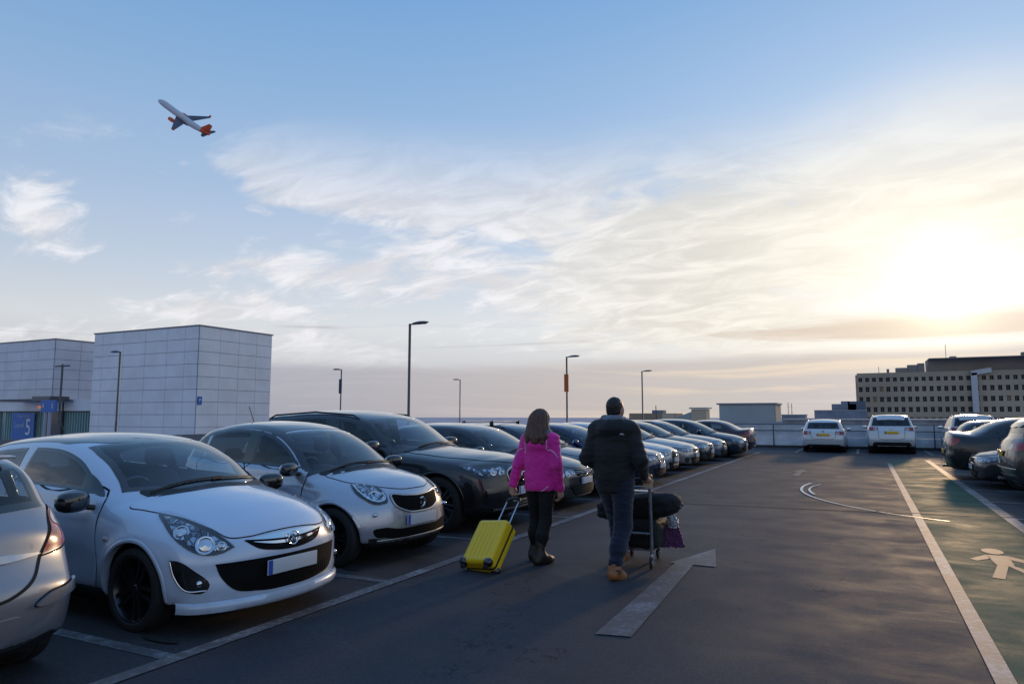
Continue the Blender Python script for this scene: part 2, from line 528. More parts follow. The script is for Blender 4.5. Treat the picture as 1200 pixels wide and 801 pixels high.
        inner = (sd_poly(cen, loops[1]) < 0) if inset else np.zeros(len(Fc), bool)
        def sub(mask, sk):
            F2 = Fc[mask]; us, inv = np.unique(F2, return_inverse=True); F2 = inv.reshape(-1, 3)
            Vv = V3[us]; Nn = N3[us]; Fl = F2.tolist()
            if sk:
                e = {}
                for f in Fl:
                    for a, b in ((f[0], f[1]), (f[1], f[2]), (f[2], f[0])): e[(a, b)] = 1
                bd = [(a, b) for a, b in e if (b, a) not in e]
                vs = sorted({x for ab in bd for x in ab}); mp = {x: len(Vv) + i for i, x in enumerate(vs)}
                Vv = np.concatenate([Vv, Vv[vs] - Nn[vs] * sk]) if vs else Vv
                Fl += [(b, a, mp[a], mp[b]) for a, b in bd]
            return Vv, Fl
        if inset: return sub(~inner, skirt), sub(inner, 0), (fr, q)
        return sub(np.ones(len(Fc), bool), skirt), None, (fr, q)
    def ribbon(c, pts, d, wd=.006, off=.0025, closed=False, smooth=True, raise_=0.0):
        fr = c.frame(d); u, v, w = fr
        P3 = c.pin(pts); q = np.stack([P3 @ u, P3 @ v], 1)
        if smooth: q = spline([tuple(p) for p in q], closed, 8)
        if closed: q = resample(q, .03)
        N = len(q); T = (np.roll(q, -1, 0) - np.roll(q, 1, 0)) if closed else np.gradient(q, axis=0)
        T /= np.linalg.norm(T, axis=1)[:, None] + 1e-9; nn = np.stack([-T[:, 1], T[:, 0]], 1)
        rows = [q - nn * wd / 2, q, q + nn * wd / 2]; offs = [off, off + raise_, off]
        V = np.concatenate([c.to3(r, fr, o)[0] for r, o in zip(rows, offs)])
        F = []
        for i in range(N if closed else N - 1):
            j = (i + 1) % N
            F += [(i, j, N + j, N + i), (N + i, N + j, 2 * N + j, 2 * N + i)]
        a = np.array(F[0]); X = V[a]; nrm = np.cross(X[1] - X[0], X[2] - X[0])
        if nrm @ w < 0: F = [f[::-1] for f in F]
        return V, F
    def corner(c, s):
        """roof / pillar edge at station s"""
        z = np.linspace(.7, c.H + .05, 400); y = np.maximum(c.W(np.full_like(z, s), z), .01)
        s2, z2 = c.warp(np.full_like(z, s), y, z); ins = c.prof_sd(s2, z2) < 0
        if not ins.any(): return s, .5, .9
        i = np.where(ins)[0].max(); return s, y[i], z[i]

def area(q): x, y = q[:, 0], q[:, 1]; return .5 * np.sum(x * np.roll(y, -1) - np.roll(x, -1) * y)
def resample(q, d):
    out = []
    for a, b in zip(q, np.roll(q, -1, 0)):
        L = np.linalg.norm(b - a)
        if L < 1e-6: continue
        n = max(1, int(round(L / d))) if L > d else 1
        for k in range(n): out.append(a + (b - a) * k / n)
    out = np.array(out); keep = [0]
    for i in range(1, len(out)):
        if np.linalg.norm(out[i] - out[keep[-1]]) > d * .25: keep.append(i)
    return out[keep]
def inset_loop(q, d):
    T = np.roll(q, -1, 0) - np.roll(q, 1, 0); T /= np.linalg.norm(T, axis=1)[:, None] + 1e-9
    n = np.stack([-T[:, 1], T[:, 0]], 1)
    r = q + n * d
    s = sd_poly(r, q); r = r[s < -d * .8]
    keep = [0]
    for i in range(1, len(r)):
        if np.linalg.norm(r[i] - r[keep[-1]]) > .006: keep.append(i)
    return r[keep]

# ------------------------------------------------------------------ car assembly
SHELLY = {'body', 'bonnet', 'door', 'windscreen', 'side_window', 'rear_window', 'roof_panel', 'lens', 'tail_light', 'headlight'}
class Kit:
    """list of part specs of one car type, turned into objects for each car"""
    def __init__(k, car): k.c = car; k.parts = []; k.holes = []
    def add(k, name, V, F, mats, parent=None, smooth=40, midx=None, mirror=False, label=None):
        me = mesh(name, V, F, [m if not isinstance(m, str) else M_blk for m in (mats if isinstance(mats, list) else [mats])], midx, smooth)
        if name in SHELLY: k.normals(me)
        k.parts.append((name, me, mats if isinstance(mats, list) else [mats], parent, label))
        i = len(k.parts) - 1
        if mirror:
            V2 = np.array(V, float).copy(); V2[:, 1] *= -1
            me = mesh(name, V2, [tuple(f)[::-1] for f in F], [m if not isinstance(m, str) else M_blk for m in (mats if isinstance(mats, list) else [mats])], midx, smooth)
            if name in SHELLY: k.normals(me)
            p2 = parent + 1 if parent is not None and k.parts[parent][0] == k.parts[min(parent + 1, len(k.parts) - 1)][0] and k.parts[parent + 1][3] is k.parts[parent][3] else parent
            k.parts.append((name, me, mats if isinstance(mats, list) else [mats], p2, label))
        return i
    def normals(k, me):
        """shading normals taken from the smooth shell itself, so that reflections run cleanly"""
        n = len(me.vertices); co = np.empty(n * 3); me.vertices.foreach_get('co', co); P = co.reshape(-1, 3)
        G = grad(k.c.F0, P, .016); G /= np.linalg.norm(G, axis=1)[:, None] + 1e-9
        nl = len(me.loops); vi = np.empty(nl, np.int32); me.loops.foreach_get('vertex_index', vi)
        npoly = len(me.polygons); fn = np.empty(npoly * 3); me.polygons.foreach_get('normal', fn); fn = fn.reshape(-1, 3)
        lt = np.empty(npoly, np.int32); me.polygons.foreach_get('loop_total', lt); fi = np.repeat(np.arange(npoly), lt)
        L = G[vi].copy(); dt = (L * fn[fi]).sum(1)
        cur = np.empty(nl * 3); me.corner_normals.foreach_get('vector', cur); cur = cur.reshape(-1, 3)
        ok = np.ones(npoly, bool); np.logical_and.at(ok, fi, dt > .86)
        L = np.where(ok[fi][:, None], L, cur)
        me.normals_split_custom_set(L.tolist())
    def mb(k, name, m, mats, parent=None, smooth=40, mirror=False): return k.add(name, np.array(m.V), m.F, mats, parent, smooth, m.M, mirror)
    def patch(k, name, pts, d, mats, off=.004, mirror=False, parent=None, **kw):
        (V, F), _, _ = k.c.patch(pts, d, off, **kw); return k.add(name, V, F, mats, parent, 60, None, mirror)
    def window(k, name, pts, d, glassm, frit=.045, mirror=False, off=.004, gs=.05, hole=True, **kw):
        (V, F), (V2, F2), (fr, q) = k.c.patch(pts, d, off, gs=gs, inset=frit, **kw)
        n = len(V); V = np.concatenate([V, V2]); Fl = list(F) + [tuple(i + n for i in f) for f in F2]
        mi = [0] * len(F) + [1] * len(F2)
        i = k.add(name, V, Fl, [M_gblk, glassm], None, 180, mi, mirror)
        if hole: k.holes.append((fr, q, frit, mirror, False))
        if hole and mirror: k.holes.append((fr, q, frit, mirror, True))
        return i
    def ribbon(k, name, pts, d, mats, mirror=False, parent=None, **kw):
        V, F = k.c.ribbon(pts, d, **kw); return k.add(name, V, F, mats, parent, 180, None, mirror)
    def shell(k, lower='cladding', lowz=None):
        c = k.c; P, Q = c.body(); 
        s = c.L / 2 - P[:, 0]
        cen = P[Q].mean(1); kill = np.zeros(len(Q), bool)
        f1 = P[Q]; nr = np.cross(f1[:, 2] - f1[:, 0], f1[:, 3] - f1[:, 1])
        for (u, v, w), q, fw, mir, flip in k.holes:
            X = P.copy()
            if flip: X[:, 1] *= -1
            N = nr.copy()
            if flip: N[:, 1] *= -1
            d = sd_poly(np.stack([X @ u, X @ v], 1), q)
            ins = (d < -fw * .45)
            side = X @ w > (c.hw * .3 if abs(w[1]) > .7 else .15 * c.L / 2 if w[0] > 0 else .1)
            kill |= (ins & side)[Q].all(1) & ((N @ w) > 0)
        Q = Q[~kill]; cen = cen[~kill]; nr = nr[~kill]
        mi = np.zeros(len(Q), int); sc = c.L / 2 - cen[:, 0]
        for sw in (c.wf, c.wr):
            r = np.hypot(sc - sw, cen[:, 2] - c.wz)
            mi[(r < c.Ra + .002) & (np.abs(cen[:, 1]) < c.hw - .012 + (r < c.Ra - .012) * 1)] = 1
        mi[(nr[:, 2] < -.5 * np.linalg.norm(nr, axis=1)) & (cen[:, 2] < .32)] = 1
        return k.add('body', P, Q.tolist(), ['paint', M_blk], None, 42, mi)
    def wheel_arch(k, m, wd=.035, off=.006):
        c = k.c
        for sw in (c.wf, c.wr):
            th = np.linspace(R_(-22), R_(202), 50)
            rows = []
            for r, dy in ((c.Ra - .002, -.06), (c.Ra - .004, off * .3), (c.Ra + .002, off), (c.Ra + wd * .8, off * .8), (c.Ra + wd, -.003)):
                s = sw + r * np.cos(th); z = c.wz + r * np.sin(th)
                rr = np.maximum(r, c.Ra + .004) if dy < 0 and r < c.Ra else r
                X = c.hit(np.stack([c.L / 2 - (sw + max(r, c.Ra) * np.cos(th)), np.full_like(th, c.hw + .4), c.wz + max(r, c.Ra) * np.sin(th)], 1), (0, 1, 0))
                y = X[:, 1]; med = np.nanmedian(y); bad = np.isnan(y) | (np.abs(y - med) > .07); good_ = bad if not rows else (good_ | bad); y = np.where(bad, med, y)
                rows.append(np.stack([c.L / 2 - s, y + dy, z], 1))
            z0 = .2
            ok = (rows[2][:, 2] > max(.17, c.poly[:, 1].min() + .01)) & ~good_
            V = np.concatenate([r[ok] for r in rows]); n = ok.sum(); F = []
            for j in range(len(rows) - 1):
                for i in range(n - 1): F.append((j * n + i, j * n + i + 1, (j + 1) * n + i + 1, (j + 1) * n + i))
            k.add('wheel_arch', V, [f[::-1] for f in F], [m], None, 50, None, True)
    def wheels(k, rimmat, style='five', rimf=.7, tw=.2, inset=.03):
        c = k.c
        for sw in (c.wf, c.wr):
            for sd in (1, -1):
                cy = sd * (c.hw - inset - tw / 2); cx = c.L / 2 - sw; R = c.R; rr = R * rimf; h = tw / 2
                hub = MB(); hub.lathe([(0, -.02), (rr * .62, -.02), (rr * .62, .0), (rr * .2, .0), (rr * .2, .03), (0, .03)], 28, 0, 'Y')
                hub.lathe([(rr * .98, -h * .9), (rr * .93, -h * .5), (rr * .9, h * .3)], 36, 1, 'Y')
                ty = MB(); ty.lathe([(rr, -h * .82), (rr * 1.08, -h * .98), (R * .9, -h), (R * .975, -h * .88), (R, -h * .7), (R, -h * .1), (R * .985, -h * .09), (R * .985, h * .09), (R, h * .1), (R, h * .7), (R * .975, h * .88), (R * .9, h), (rr * 1.08, h * .98), (rr * 1.0, h * .82), (rr * .97, h * .7)], 56, 0, 'Y')
                rm = MB(); yo = h * .74
                rm.lathe([(rr * 1.0, yo + .008), (rr * 1.015, yo + .016), (rr * .985, yo + .016), (rr * .93, yo - .01), (rr * .9, yo - .05)], 48, 0, 'Y')
                rm.lathe([(0, yo - .005), (rr * .12, yo - .005), (rr * .17, yo - .015), (rr * .17, yo - .05)], 24, 0, 'Y')
                ns, tw_, dw = {'five': (5, .15, 0), 'twin': (5, .07, .16), 'ten': (10, .075, 0), 'multi': (7, .055, .13), 'cover': (7, .2, 0)}[style]
                for i in range(ns):
                    for q in ((-1, 1) if dw else (0,)):
                        a = 2 * math.pi * i / ns + .3
                        ca, sa = math.cos(a), math.sin(a); px, pz = -sa, ca
                        r0, r1 = rr * .12, rr * .95; o0, o1 = q * rr * dw * .5, q * rr * dw * 1.1
                        w0, w1 = rr * tw_ * .8, rr * tw_ * 1.0
                        V = []
                        for r, o, w, ya, yb in ((r0, o0, w0, yo - .01, yo - .05), (r1 * .6, (o0 + o1) / 2, w0, yo - .012, yo - .045), (r1, o1, w1, yo + .002, yo - .03)):
                            for sg, yy in ((-1, ya), (1, ya), (1.15, yb), (-1.15, yb)):
                                V.append((ca * r + px * (o + sg * w), yy, sa * r + pz * (o + sg * w)))
                        F = [(j * 4 + a_, j * 4 + (a_ + 1) % 4, j * 4 + 4 + (a_ + 1) % 4, j * 4 + 4 + a_) for j in (0, 1) for a_ in range(4)]
                        rm.add(V, F, 0)
                Mx = Matrix.Translation((cx, cy, R)) @ Matrix.Diagonal((1, sd, 1, 1)) @ Matrix.Rotation(.5 * sw, 4, 'Y')
                def put(nm, m, mats, par):
                    V = [tuple(Mx @ Vector(v)) for v in m.V]; F = m.F if sd > 0 else [f[::-1] for f in m.F]
                    return k.add(nm, np.array(V), F, mats, par, 35, m.M)
                w = put('wheel', hub, [M_disc, M_blk], None)
                put('tyre', ty, [M_rub], w); put('rim', rm, [rimmat], w)
    def plate(k, y0, z, front=True, w=.52, hgt=.112, tilt=0):
        c = k.c; P = c.pin([('f' if front else 'r', 0.01, z)])[0]
        for zz in (z - hgt / 2, z + hgt / 2):
            q = c.pin([('f' if front else 'r', 0.01, zz)])[0]
            P[0] = max(P[0], q[0]) if front else min(P[0], q[0])
        sg = 1 if front else -1; x = P[0] + sg * .010
        m = MB(); m.box((x, y0, z), (.008, w, hgt), 0, bev=.002)
        i = k.mb('number_plate', m, [M_platew if front else M_platey])
        m = MB(); m.box((x + sg * .0048, y0 - sg * (w / 2 - .026), z), (.002, .042, hgt * .96), 0)
        k.mb('country_band', m, [M_blue], i)
    def mirror(k, s, y, z, mats, sc=1.0):
        c = k.c; m = MB(); x = c.L / 2 - s
        m.sq((x, y + .10, z), (.07 * sc, .115 * sc, .075 * sc), 2.8, 0, Matrix.Rotation(R_(-12), 4, 'Z'))
        m.tube([(x + .02, y - .06, z - .06), (x + .01, y + .0, z - .05), (x, y + .06, z - .03)], .022, 8, 1)
        i = k.mb('mirror', m, [mats, M_blk], None, 60, True)
        g = MB(); g.sq((x - .062 * sc, y + .11, z), (.012, .095 * sc, .058 * sc), 3, 0, Matrix.Rotation(R_(-12), 4, 'Z')); k.mb('mirror_glass', g, [M_chr], i, 60, True)
    def interior(k, s_dash, s_seat, zc=.95, rear=1.0, hr=1.18):
        c = k.c; X = lambda s: c.L / 2 - s
        m = MB(); m.sq((X(s_dash), 0, zc - .12), (.26, c.hw * .8, .12), 4); m.sq((X(s_dash + .12), -.36, zc - .03), (.1, .17, .06), 3)
        k.mb('dashboard', m, [M_dash], None, 60)
        m = MB(); a = np.linspace(0, 2 * math.pi, 25)[:-1]
        m.tube([(X(s_dash + .36) + .05 * math.sin(t), -.36 + .18 * math.cos(t), zc - .07 + .17 * math.sin(t)) for t in a], .015, 8, 0, True)
        m.sq((X(s_dash + .33), -.36, zc - .07), (.03, .07, .06), 3); m.box((X(s_dash + .35), -.36, zc - .07), (.02, .34, .03))
        k.mb('steering_wheel', m, [M_gblk], None, 60)
        def seat(s, y, w=.23, hh=hr):
            m = MB(); m.sq((X(s + .1), y, hh - .42), (.08, w, .33), 3.5, 0, Matrix.Rotation(R_(-14), 4, 'Y'))
            m.sq((X(s - .15), y, hh - .72), (.26, w, .09), 3.5); m.sq((X(s + .2), y, hh + .02), (.05, .13, .09), 3); 
            m.tube([(X(s + .19), y - .05, hh - .15), (X(s + .2), y - .05, hh)], .007, 6); m.tube([(X(s + .19), y + .05, hh - .15), (X(s + .2), y + .05, hh)], .007, 6)
            return m
        for y in (-.37, .37): k.mb('seat', seat(s_seat, y), [M_cloth], None, 60)
        if rear: k.mb('rear_seat', (lambda m: m.sq((X(s_seat + 1.0), 0, hr - .45), (.1, c.hw * .72, .3), 4).sq((X(s_seat + 1.05), -.35, hr - .1), (.05, .13, .08), 3).sq((X(s_seat + 1.05), .35, hr - .1), (.05, .13, .08), 3))(MB()), [M_cloth], None, 60)
        m = MB(); m.sq((X(s_dash + .55), 0, zc + .33), (.02, .12, .035), 3); k.mb('rear_view_mirror', m, [M_gblk], None, 60)
    def wiper(k, pts):
        V, F = k.c.ribbon(pts, (.6, 0, .8), wd=.018, off=.012, raise_=.014); k.add('wiper', V, F, [M_blk], None, 60)
        V2 = k.c.ribbon([(a, b - .6 if False else b, c2) for a, b, c2 in pts], (.6, 0, .8))
    def headlight(k, pts, d, spots=(), lens=True, dark=.016, chrome=True, cins=.034, corner=()):
        i = k.patch('headlight', pts, d, [M_lampd], .003, True, gs=.03, corner=corner)
        fr = k.c.frame(d); u, v, w = fr
        if chrome:
            P3 = k.c.pin(pts); q = np.stack([P3 @ u, P3 @ v], 1); q = resample(spline([tuple(a) for a in q], True, 6), .02)
            if area(q) < 0: q = q[::-1]
            q = inset_loop(q, cins)
            if len(q) > 5:
                (V, F), _, _ = k.c.patch([(k.c.L / 2 - (a * u + b * v)[0], (a * u + b * v)[1], (a * u + b * v)[2]) for a, b in q], d, .0055, gs=.02, round_=False, skirt=.003)
                k.add('reflector', V, F, [M_lampc], i, 180, None, True)
        m = MB()
        for p, r in spots:
            X = k.c.pin([p])[0]; G = grad(k.c.F0, X[None], .004)[0]; G /= np.linalg.norm(G); G = G * .5 + w * .5; G /= np.linalg.norm(G)
            rot = Vector(G).to_track_quat('Z', 'Y').to_matrix().to_4x4()
            mm = MB(); mm.lathe([(r * 1.12, -.01), (r * 1.12, .012), (r * .95, .014), (r * .8, .004), (r * .5, .012), (0, .018)], 24, 0)
            m.add(mm.V, mm.F, 0, Matrix.Translation(Vector(X)) @ rot)
        if spots: k.mb('bulb_bowl', m, [M_chr], i, 60, True)
        if lens:
            (V, F), _, _ = k.c.patch(pts, d, .024, gs=.035, skirt=.024, corner=corner); k.add('lens', V, F, [M_lens], i, 60, None, True)
        return i
    def glassy(k, ws, belt_up=.035, top=.065, front=None, splits=(), rear=None, gm=None, gmr=None, sidefrit=.03, wsfrit=.05, m_side=.055, hole=True, rp=None, m_foot=None):
        """windscreen, side windows and rear window laid out from the shell's own pillar lines"""
        c = k.c; gm = gm or M_glass; gmr = gmr or gm
        s0, s1, sc0, sc1 = ws           # pillar foot, pillar head, centre foot, centre head
        C = [c.corner(s) for s in np.linspace(s0, s1, 8)]
        mf = m_foot or m_side
        edge = [(s, y - (mf + (m_side - mf) * min(1, i / 5)), z) for i, (s, y, z) in enumerate(C)]
        hd = c.pin([('t', sc1, 0.0)])[0]; ft = c.pin([('t', sc0, 0.0)])[0]
        mid = lambda a, b, t: tuple(np.array(a) * (1 - t) + np.array(b) * t)
        top_c = (sc1, 0, hd[2]); bot_c = (sc0, 0, ft[2])
        def arc(a, b, n):  # from a at the side to b at the centre, flattening towards the centre
            out = []
            for i in range(1, n):
                t = i / n; f = 1 - (1 - t) ** 2.2
                out.append((a[0] + (b[0] - a[0]) * f, a[1] * (1 - t), a[2] + (b[2] - a[2]) * f))
            return out
        R = [bot_c] + arc(edge[0], bot_c, 4)[::-1] + edge + arc(edge[-1], top_c, 4) + [top_c]
        L = [(s, -y, z) for s, y, z in R[1:-1]][::-1]
        P = R + L; kf = 1 + 3; ke = kf + len(edge) - 1; n = len(P)
        cor = (kf, ke, len(R) + (len(R) - 1 - ke) - 1, len(R) + (len(R) - 1 - kf) - 1)
        dd = np.array([top_c[2] - bot_c[2], 0, (top_c[0] - bot_c[0])]); dd /= np.linalg.norm(dd)
        k.window('windscreen', P, tuple(dd), M_glassw, wsfrit, corner=cor, hole=hole)
        # sides
        S = np.linspace(front[0], front[1], 60); zz = []
        crv = []
        for s in S:
            _, y, z = c.corner(s); crv.append((s, z))
        crv = np.array(crv); T = np.gradient(crv, axis=0); T /= np.linalg.norm(T, axis=1)[:, None]; nrm = np.stack([T[:, 1], -T[:, 0]], 1)
        off = crv + nrm * top
        zb = lambda s: float(c.belt(s)) + belt_up
        ok = np.array([p[1] > zb(p[0]) + .012 for p in off]); off = off[ok]
        sA, sZ = off[0, 0], off[-1, 0]
        cuts = [sA] + [x for sp in splits for x in sp] + [sZ]
        for i in range(0, len(cuts), 2):
            a, b = cuts[i], cuts[i + 1]
            topc = off[(off[:, 0] >= a) & (off[:, 0] <= b)]
            if len(topc) > 10: topc = topc[np.unique(np.linspace(0, len(topc) - 1, 10).astype(int))]
            pol = [('s', a, zb(a))] + [('s', s, z) for s, z in topc if z > zb(s) + .03] + [('s', b, zb(b))] + [('s', a + (b - a) * t, zb(a + (b - a) * t)) for t in (.75, .5, .25)]
            nt = len([1 for s, z in topc if z > zb(s) + .03])
            co = (0, nt + 1) if i else (0, nt + 1)
            if i: co = (0, 1, nt + 1)
            if i + 2 < len(cuts): co = tuple(co) + (nt,)
            k.window('side_window' , pol, (0, 1, .0), gm if i == 0 else gmr, sidefrit, True, corner=co, hole=hole)
        if rear:
            r0, r1, z0, z1, ins = rear       # s of head and foot at centre, z of head and foot, pillar inset
            ye = []
            for t in np.linspace(0, 1, 5):
                z = z1 + (z0 - z1) * t; s = r1 + (r0 - r1) * t
                y = float(c.W(np.array([s]), np.array([z]))[0]) - ins
                ye.append(('r', y, z))
            R2 = [('r', 0, z1)] + [('r', ye[0][1] * .5, z1)] + ye + [('r', ye[-1][1] * .5, z0 + .0), ('r', 0, z0)]
            L2 = [(p[0], -p[1], p[2]) for p in R2[1:-1]][::-1]
            P = R2 + L2; nn = len(R2)
            k.window('rear_window', P, (-1, 0, .25) if r1 - r0 < .5 else (-.6, 0, .8), gmr, .045, corner=(2, 6, nn + 1, nn + 5), hole=hole)
    def build(k, nm, paintm, loc, rz, label, cat='car', group=None, over=None, skip=()):
        root = empty(nm, loc, rz, label, cat, group); objs = {}
        for i, (name, me, mats, par, lab) in enumerate(k.parts):
            if name in skip or (par is not None and par not in objs): continue
            if 'paint' in mats or 'paint2' in mats:
                me2 = me.copy()
                for j, mm in enumerate(mats):
                    if mm == 'paint': me2.materials[j] = paintm
                    if mm == 'paint2': me2.materials[j] = (over or paintm)
            else: me2 = me
            objs[i] = link(name, me2, objs[par] if par is not None else root)
        return root

#SPLIT
# ------------------------------------------------------------------ camera, light, sky
cam = bpy.data.cameras.new('camera'); camo = bpy.data.objects.new('camera', cam); COL.objects.link(camo)
cam.sensor_width = 36; cam.lens = 818 / 1200 * 36; cam.clip_end = 9000; cam.clip_start = .05
camo.location = (0, 0, 1.62); camo.rotation_euler = (R_(96.0), 0, R_(26.6)); scene.camera = camo
SUN_AZ, SUN_EL = R_(5.7), R_(9.2)          # azimuth from +Y towards +X
SD = Vector((math.sin(SUN_AZ) * math.cos(SUN_EL), math.cos(SUN_AZ) * math.cos(SUN_EL), math.sin(SUN_EL)))
def make_world():
    w = bpy.data.worlds.new('World'); scene.world = w; w.use_nodes = True; t = NT(w.node_tree)
    out = t.n('ShaderNodeOutputWorld'); bg = t.n('ShaderNodeBackground')
    D = t.n('ShaderNodeTexCoord').outputs['Generated']
    sp = t.n('ShaderNodeSeparateXYZ', i0=D); x, y, z = sp.outputs
    dot = t.n('ShaderNodeVectorMath', operation='DOT_PRODUCT', i0=D); dot.inputs[1].default_value = SD; cs = dot.outputs['Value']
    sky = t.n('ShaderNodeTexSky', sky_type='NISHITA'); sky.sun_disc = False; sky.sun_elevation = SUN_EL; sky.sun_rotation = SUN_AZ
    sky.air_density = 1.0; sky.dust_density = .6; sky.ozone_density = 3.0
    # clear-air colour by height, corrected towards the photograph
    zz = t.math('MAXIMUM', z, 0.0)
    clear = t.ramp(zz, [(0, (.50, .49, .55)), (.06, (.62, .61, .66)), (.12, (.80, .81, .83)), (.2, (.62, .71, .84)), (.3, (.45, .60, .83)), (.42, (.31, .51, .80)), (.54, (.20, .42, .76)), (.75, (.20, .40, .78)), (1, (.22, .42, .80))])
    # darker away from the sun
    az = t.mr(cs, -.9, .9, .78, 1.0)
    clear = t.mix(1.0, clear, t.n('ShaderNodeCombineColor', i0=az, i1=t.math('POWER', az, .85), i2=t.math('POWER', az, .7)).outputs[0], 'MULTIPLY')
    nis = t.mix(1.0, sky, g3(.09), 'MULTIPLY'); nis = t.mix(1.0, nis, g3(1.0), 'DARKEN')
    col = t.mix(.16, clear, nis)
    c0 = t.math('MAXIMUM', cs, 0.0)
    def glow(col, p, c): return t.mix(t.math('POWER', c0, p), col, g3(c), 'ADD')
    def addg(col, p, c):
        k = t.math('POWER', c0, p)
        cc = t.mix(1.0, t.n('ShaderNodeCombineColor', i0=k, i1=k, i2=k).outputs[0], g3(c), 'MULTIPLY')
        return t.mix(1.0, col, cc, 'ADD')
    col = addg(col, 6, (.08, .07, .06)); col = addg(col, 26, (.17, .14, .09))
    # cloud sheet coordinates: where the ray meets a flat layer
    den = t.math('ADD', zz, .24)
    cx = t.math('DIVIDE', x, den); cy = t.math('DIVIDE', y, den)
    P = t.n('ShaderNodeCombineXYZ', i0=cx, i1=cy, i2=0.0).outputs[0]
    m1 = t.n('ShaderNodeMapping', i0=P); m1.inputs['Scale'].default_value = (.8, .95, 1); m1.inputs['Rotation'].default_value = (0, 0, R_(-35)); m1.inputs['Location'].default_value = (3.1, 1.4, 0)
    n1 = t.noise(m1, 2.3, 10, .60, .45); n2 = t.noise(m1, .55, 4, .5, .3)
    m2 = t.n('ShaderNodeMapping', i0=P); m2.inputs['Scale'].default_value = (1.0, 1.9, 1); m2.inputs['Rotation'].default_value = (0, 0, R_(28)); n3 = t.noise(m2, 4.5, 8, .62, .8)
    cov = t.math('ADD', t.math('MULTIPLY', n1, .74), t.math('MULTIPLY', n3, .26))
    cov = t.math('ADD', cov, t.mr(n2, .3, .7, -.16, .16)); cov = t.math('ADD', cov, t.mr(cs, .7, 1.0, -.01, .075))
    band = t.math('MULTIPLY', t.mr(z, .035, .13), t.mr(z, .41, .25))
    a = t.math('MULTIPLY', t.mr(cov, .46, .60), band)
    warm = t.mr(cs, .80, .995)
    ccol = t.mix(warm, g3((.90, .89, .92)), g3((.98, .92, .80)))
    shade = t.mr(n3, .35, .7, .80, 1.05)
    ccol = t.mix(1.0, ccol, t.n('ShaderNodeCombineColor', i0=shade, i1=shade, i2=shade).outputs[0], 'MULTIPLY')
    col = t.mix(t.math('MULTIPLY', a, .85), col, ccol)
    # broad veil of thin cloud round the sun
    veil = t.math('MULTIPLY', t.mr(cs, .955, 1.0), t.math('MULTIPLY', t.mr(z, .02, .10), t.mr(n1, .30, .62, .35, 1.0)))
    col = t.mix(t.math('MULTIPLY', veil, .6), col, g3((1.06, 1.0, .88)))
    # low stratus deck: lilac grey, ragged long streaks
    aza = t.math('ARCTAN2', x, y)
    Q = t.n('ShaderNodeCombineXYZ', i0=t.math('MULTIPLY', aza, 2.2), i1=t.math('MULTIPLY', z, 34.0), i2=1.7).outputs[0]
    s1 = t.noise(Q, 1.0, 7, .6, .7); s2 = t.noise(Q, .45, 4, .5, .2)
    top = t.math('ADD', .074, t.math('MULTIPLY', t.math('SUBTRACT', s2, .5), .06))
    st = t.mr(t.math('SUBTRACT', top, z), -.006, .012)
    st = t.math('MULTIPLY', st, t.mr(s1, .30, .5, .75, 1.0))
    stc = t.mix(t.mr(cs, .55, 1.0), g3((.36, .37, .45)), g3((.55, .48, .45)))
    stc = t.mix(t.mr(s1, .5, .7), stc, t.mix(t.mr(cs, .7, 1.0), g3((.50, .49, .56)), g3((.85, .67, .48))))
    col = t.mix(t.math('MULTIPLY', st, .68), col, stc)
    # dark streak clouds a little higher
    st2 = t.math('MULTIPLY', t.math('MULTIPLY', t.mr(z, .085, .10), t.mr(z, .135, .115)), t.mr(t.noise(Q, .8, 6, .6, 1.0), .52, .66))
    col = t.mix(t.math('MULTIPLY', st2, .6), col, t.mix(warm, g3((.45, .43, .50)), g3((.66, .50, .38))))
    col = addg(col, 180, (.25, .21, .13)); col = addg(col, 1100, (.9, .75, .5))
    # haze under the horizon
    col = t.mix(t.mr(z, -.002, -.03), col, g3((.09, .09, .10)))
    t.set(bg.inputs[0], col); bg.inputs[1].default_value = 1.0
    t.set(out.inputs[0], bg)
make_world()
sun = bpy.data.lights.new('sun', 'SUN'); suno = bpy.data.objects.new('sun', sun); COL.objects.link(suno)
sun.energy = 1.0; sun.angle = R_(3.5); sun.color = (1, .66, .36)
suno.rotation_euler = SD.to_track_quat('Z', 'Y').to_euler()
scene.view_settings.view_transform = 'Standard'; scene.view_settings.look = 'None'; scene.view_settings.exposure = 0
scene.cycles.max_bounces = 8; scene.cycles.transparent_max_bounces = 12; scene.cycles.caustics_reflective = False; scene.cycles.caustics_refractive = False; scene.cycles.sample_clamp_indirect = 6
# ------------------------------------------------------------------ car types
def griffin(m, X, r):
    """ring badge with a winged S-shaped beast"""
    x, y, z = X; a = np.linspace(0, 2 * math.pi, 33)[:-1]
    m.tube([(x, y + r * math.cos(t), z + r * math.sin(t)) for t in a], r * .13, 6, 0, True)
    m.tube([(x, y - r * .55, z + r * .35), (x, y - r * .1, z + r * .55), (x, y + r * .15, z + r * .2), (x, y - r * .1, z - r * .1), (x, y + r * .1, z - r * .45), (x, y + r * .5, z - r * .3)], [r * .1, r * .18, r * .2, r * .2, r * .16, r * .06], 6)
    m.tube([(x, y + r * .1, z + r * .1), (x, y + r * .5, z + r * .3), (x, y + r * .72, z + r * .1)], [r * .16, r * .14, r * .04], 6)
def ringV(m, X, r):
    x, y, z = X; a = np.linspace(0, 2 * math.pi, 33)[:-1]
    m.tube([(x, y + r * math.cos(t), z + r * math.sin(t)) for t in a], r * .11, 6, 0, True)
    for q in (-1, 1):
        m.tube([(x, y + q * r * .35, z + r * .85), (x, y + q * .0, z + r * .12)], r * .09, 5)
        m.tube([(x, y + q * r * .85, z + r * .35), (x, y + q * r * .42, z - r * .8), (x, y, z - r * .02)], r * .09, 5)
